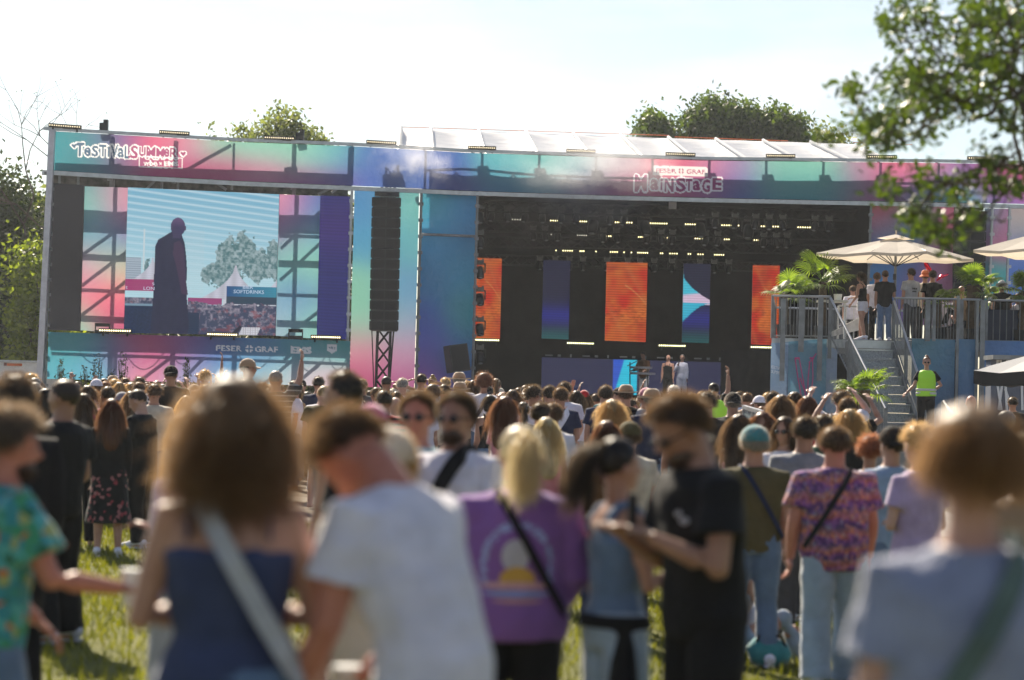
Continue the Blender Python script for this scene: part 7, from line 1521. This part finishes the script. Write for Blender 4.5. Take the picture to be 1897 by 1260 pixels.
for i, (lab, px, py, d, rz, sex, pose, hair, hc, top, tc, bot, bc) in enumerate(dk_):
    low = py > 520; kw = {}
    if 'orange bucket' in lab: kw = dict(hat='bucket', hatc='orange')
    if 'white hat' in lab and i == 6: kw = dict(hat='fedora', hatc='lgrey')
    rr_, hh_, ss_ = person(lab, px, py, d, rz, sex, 'sit' if low else pose, hair, hc, 'mid', top, tc, bot, bc, 1, zg=DZ if not low else P(px, py, d).z-.93, shoes='white' if i < 3 else None, glasses='sunglasses' in lab, **kw)
    if low:
        q = rr_.location; t = empty('stool', (q.x, q.y, DZ), 0, 'low stool under the %s' % ' '.join(lab.split()[:9]), 'stool'); MB().box((q.x, q.y, q.z-.02), (.42, .42, .05)).obj('seat', fab('dgrey', 0), t)
        for sx, sy in ((-1, -1), (1, -1), (-1, 1), (1, 1)): MB().bar((q.x+sx*.17, q.y+sy*.17, DZ), (q.x+sx*.17, q.y+sy*.17, q.z-.04), .035, up=(0, 1, 0)).obj('leg', BLACKM, t)
    if i == 2: phone(P(1657, 516, DK+1.0), 'mobile phone held up by the man filming on the deck')
    if i == 3:
        for w_, zz_, hh2 in (('TAIKAI', 1.27, .05), ('SUMMER', 1.20, .03)):
            me = text_mesh(w_, hh2, .002); place_flat(me, (0, -.142, zz_), (1, 0, 0), (0, 0, 1)); o = bpy.data.objects.new('back_print', me); COL.objects.link(o); o.data.materials.append(fab('dgrey', 0)); o.parent = rr_
pf = [('keyboard player in dark red shirt on the stage', 1191, 652, 85.5, 150, 'M', 'keys', 'short', 'black', 'long', 'brown', 'trousers', 'lgrey', {}),
 ('bald performer in sunglasses and black sleeveless top on the stage', 1238, 657, 84.8, 160, 'M', 'stand', 'bald', 'dark', 'tank', 'black', 'trousers', 'black', {'glasses': True}),
 ('singer in a long white suit holding a microphone on the stage', 1264, 656, 83.5, 165, 'F', 'mic', 'buzz', 'grey', 'long', 'white', 'wide', 'white', {'glasses': True})]
for lab, px, py, d, rz, sex, pose, hair, hc, top, tc, bot, bc, kw in pf: 
    rr_, hh_, ss_ = person(lab, px, py, d, rz, sex, pose, hair, hc, 'mid', top, tc, bot, bc, 1, zg=FLZ, **kw)
    if pose == 'mic': q = hh_('aR'); t = MB().tube([q-V3(0, 0, .1), q+V3(0, -.02, .06), q+V3(0, -.02, .1)], [.015, .02, .026], 8).obj('microphone', BLACKM, label='black microphone in the hand of the singer in white', cat='microphone')
# --- the rest of the crowd
zones = [(0, 90, 'by the van'), (90, 150, 'under the corner post'), (150, 235, 'under the left strip'), (235, 330, 'under the screen man'), (330, 420, 'under the screen tents'), (420, 514, 'under the screen tree'), (514, 592, 'under the right strip'), (592, 650, 'under the navy panel'), (650, 770, 'by the speaker tower'), (770, 875, 'under the teal banner'), (875, 960, 'under the left orange panel'), (960, 1060, 'under the blue panel'), (1060, 1130, 'left of the cyan patch'), (1130, 1200, 'under the middle orange panel'), (1200, 1280, 'below the singers'), (1280, 1345, 'under the wave panel'), (1345, 1430, 'by the black drape'), (1430, 1900, 'by the bar banner')]
hn = {'buzz': 'cropped', 'short': 'short', 'tousled': 'tousled', 'bob': 'bobbed', 'wavy': 'wavy', 'long': 'long', 'longwavy': 'long wavy', 'pony': 'ponytailed', 'bun': 'knotted', 'curly': 'curly'}
hcn = {'black': 'black', 'dark': 'dark', 'brown': 'brown', 'lbrown': 'light brown', 'blonde': 'blonde', 'grey': 'grey', 'red': 'red', 'auburn': 'auburn', 'ginger': 'ginger'}
tn_ = {'dgrey': 'charcoal', 'lblue': 'pale blue', 'lgrey': 'pale grey'}
spec = []; occ = [(r_[1], r_[3]) for r_ in mid]
for d in (64.5, 62, 59.5, 57, 54, 51, 48.5, 46, 43, 40.5, 38, 35.5, 32):
    x = 56+R.uniform(0, 20)
    while x < 1428:
        stepx = R.uniform(.62, 1.25)*(1.0 if d > 45 else 1.25)*FPX/d; px = x; x += stepx
        if 1022 < px < 1092 and d < 52: continue
        if d < 34 and R.random() < .5: continue
        if any(abs(px-a)*d/FPX < .30 and abs(d-b) < 1.6 for a, b in occ): continue
        dd = d+R.uniform(-.9, .9); sex = R.choice('MMF'); H = R.gauss(1.79, .08) if sex == 'M' else R.gauss(1.67, .07); H = max(1.52, min(1.97, H))
        hair = R.choice(['buzz', 'short', 'short', 'tousled', 'short']) if sex == 'M' else R.choice(['long', 'long', 'wavy', 'pony', 'bun', 'bob', 'longwavy', 'curly'])
        hc = R.choice(['dark', 'brown', 'brown', 'lbrown', 'black', 'blonde', 'grey' if sex == 'M' else 'auburn', 'blonde' if sex == 'F' else 'dark'])
        tc = R.choice(['black', 'black', 'white', 'white', 'white', 'white', 'cream', 'lgrey', 'grey', 'navy', 'tan', 'cream', 'dgrey', 'lblue', 'olive', 'pink', 'teal', 'red', 'lgrey', 'black'])
        pose = R.choice(['stand']*5+['fold', 'hold', 'hold', 'relax']+(['up1', 'cam', 'up1b', 'behind1'] if R.random() < .5 else [])); hat = R.choice([None]*9+['cap', 'capback', 'fedora']); hatc = R.choice(['black', 'white', 'tan', 'navy', 'cream'])
        if hat == 'fedora': hatc = 'tan'
        X = P(px, 740, dd).x; yh_ = 748.3+.0244*(px-948.5); py = yh_-(ground(X, dd)+H-CAMZ)*FPX/dd
        z_ = [z[2] for z in zones if z[0] <= px < z[1]][0]; rowd = 'back' if dd > 56 else ('rear' if dd > 49 else ('middle' if dd > 42 else 'front'))
        hs = ('%s %s hair' % (hn[hair], hcn[hc])) if not hat else '%s hair' % hcn[hc]; tp = tn_.get(tc, tc); hh = (' and %s %s' % ({'tan': 'straw', 'cream': 'cream'}.get(hatc, hatc), 'hat' if hat == 'fedora' else 'cap')) if hat else ''
        lab = '%s, %s top%s, %s row %s' % (hs, tp, hh, rowd, z_); spec.append([lab, px, py, dd, (R.gauss(0, 20) if R.random() < .85 else R.uniform(-110, 110)), sex, pose, hair, hc, tc, hat, hatc])
spec.sort(key=lambda s: s[3])
seen = {}
for s in spec: seen.setdefault(s[0], []).append(s)
for k, L_ in seen.items():
    if len(L_) > 1:
        L_.sort(key=lambda s: s[1])
        for i, s in enumerate(L_): s[0] = ('%s of %d: ' % (ORD[i], len(L_)))+s[0] if len(L_) > 2 else ('left one, ' if i == 0 else 'right one, ')+s[0]
for lab, px, py, dd, rz, sex, pose, hair, hc, tc, hat, hatc in spec:
    if len(lab.split()) > 16: lab = lab.replace(' and ', ', ').replace(' hair,', '-haired,')
    if len(lab.split()) > 16: lab = lab.replace(' top,', ',')
    person(lab, px, py, dd, rz, sex, pose, hair, hc, bulk=R.uniform(.98, 1.2) if sex == 'M' else R.uniform(.92, 1.12), skin=R.choice(['mid', 'mid', 'fair', 'tan', 'red']), top='tank' if sex == 'F' and R.random() < .35 else 'tee', tc=tc, bot=R.choice(['trousers', 'shorts']), bc=R.choice(['jeans', 'black', 'dgrey', 'navy', 'ljeans']), lod=2, hat=hat, hatc=hatc, group='crowd in front of the stage')

# ------------------------------------------------------------------ air
def hazem(name, dens, g=0.45, col=(1, 1, 1)):
    m = bpy.data.materials.new(name); m.use_nodes = True; n = m.node_tree; n.nodes.clear()
    out = n.nodes.new('ShaderNodeOutputMaterial'); v = n.nodes.new('ShaderNodeVolumePrincipled')
    v.inputs['Color'].default_value = (*col, 1); v.inputs['Density'].default_value = dens; v.inputs['Anisotropy'].default_value = g
    n.links.new(v.outputs[0], out.inputs[1]); return m
MB().box((0, 210, 29), (700, 460, 64)).obj('haze', hazem('haze_air', 0.00026, 0.45, (0.88, 0.93, 1.0)), kind='stuff')

def smoke(label, c, sz, dens, seed):
    m = bpy.data.materials.new('smoke'); m.use_nodes = True; n = m.node_tree; n.nodes.clear(); out = n.nodes.new('ShaderNodeOutputMaterial'); v = n.nodes.new('ShaderNodeVolumePrincipled')
    v.inputs['Color'].default_value = (.95, .95, 1, 1); v.inputs['Anisotropy'].default_value = .4
    tc = n.nodes.new('ShaderNodeTexCoord'); ln = n.nodes.new('ShaderNodeVectorMath'); ln.operation = 'LENGTH'; n.links.new(tc.outputs['Object'], ln.inputs[0])
    t = n.nodes.new('ShaderNodeTexNoise'); t.inputs['Scale'].default_value = 2.0; t.inputs['Detail'].default_value = 5; n.links.new(tc.outputs['Object'], t.inputs['Vector'])
    a = mth(n, 'SUBTRACT', 1.0, ln.outputs['Value']); b = mth(n, 'MULTIPLY', a, mth(n, 'MAXIMUM', mth(n, 'SUBTRACT', t.outputs[0], .42), 0.0)); d = mth(n, 'MAXIMUM', mth(n, 'MULTIPLY', b, dens), 0.0)
    n.links.new(d, v.inputs['Density']); n.links.new(v.outputs[0], out.inputs[1])
    o = MB().ell((0, 0, 0), (1, 1, 1), 16, 10).obj('smoke', m, label=label, cat='smoke', kind='stuff'); o.location = c; o.scale = sz; return o
smoke('thin white smoke drifting over the header above the speaker tower', P(760, 310, 77.5), (1.5, 1.0, 1.3), 5, 1)
smoke('thin white smoke drifting over the middle of the header left of the stage sign', P(1095, 320, 77.8), (3.2, 1.0, 2.0), 4.5, 2)
smoke('faint haze hanging in the upper left of the stage opening', P(1010, 380, 82), (3.2, 1.6, 1.8), 2.2, 3)
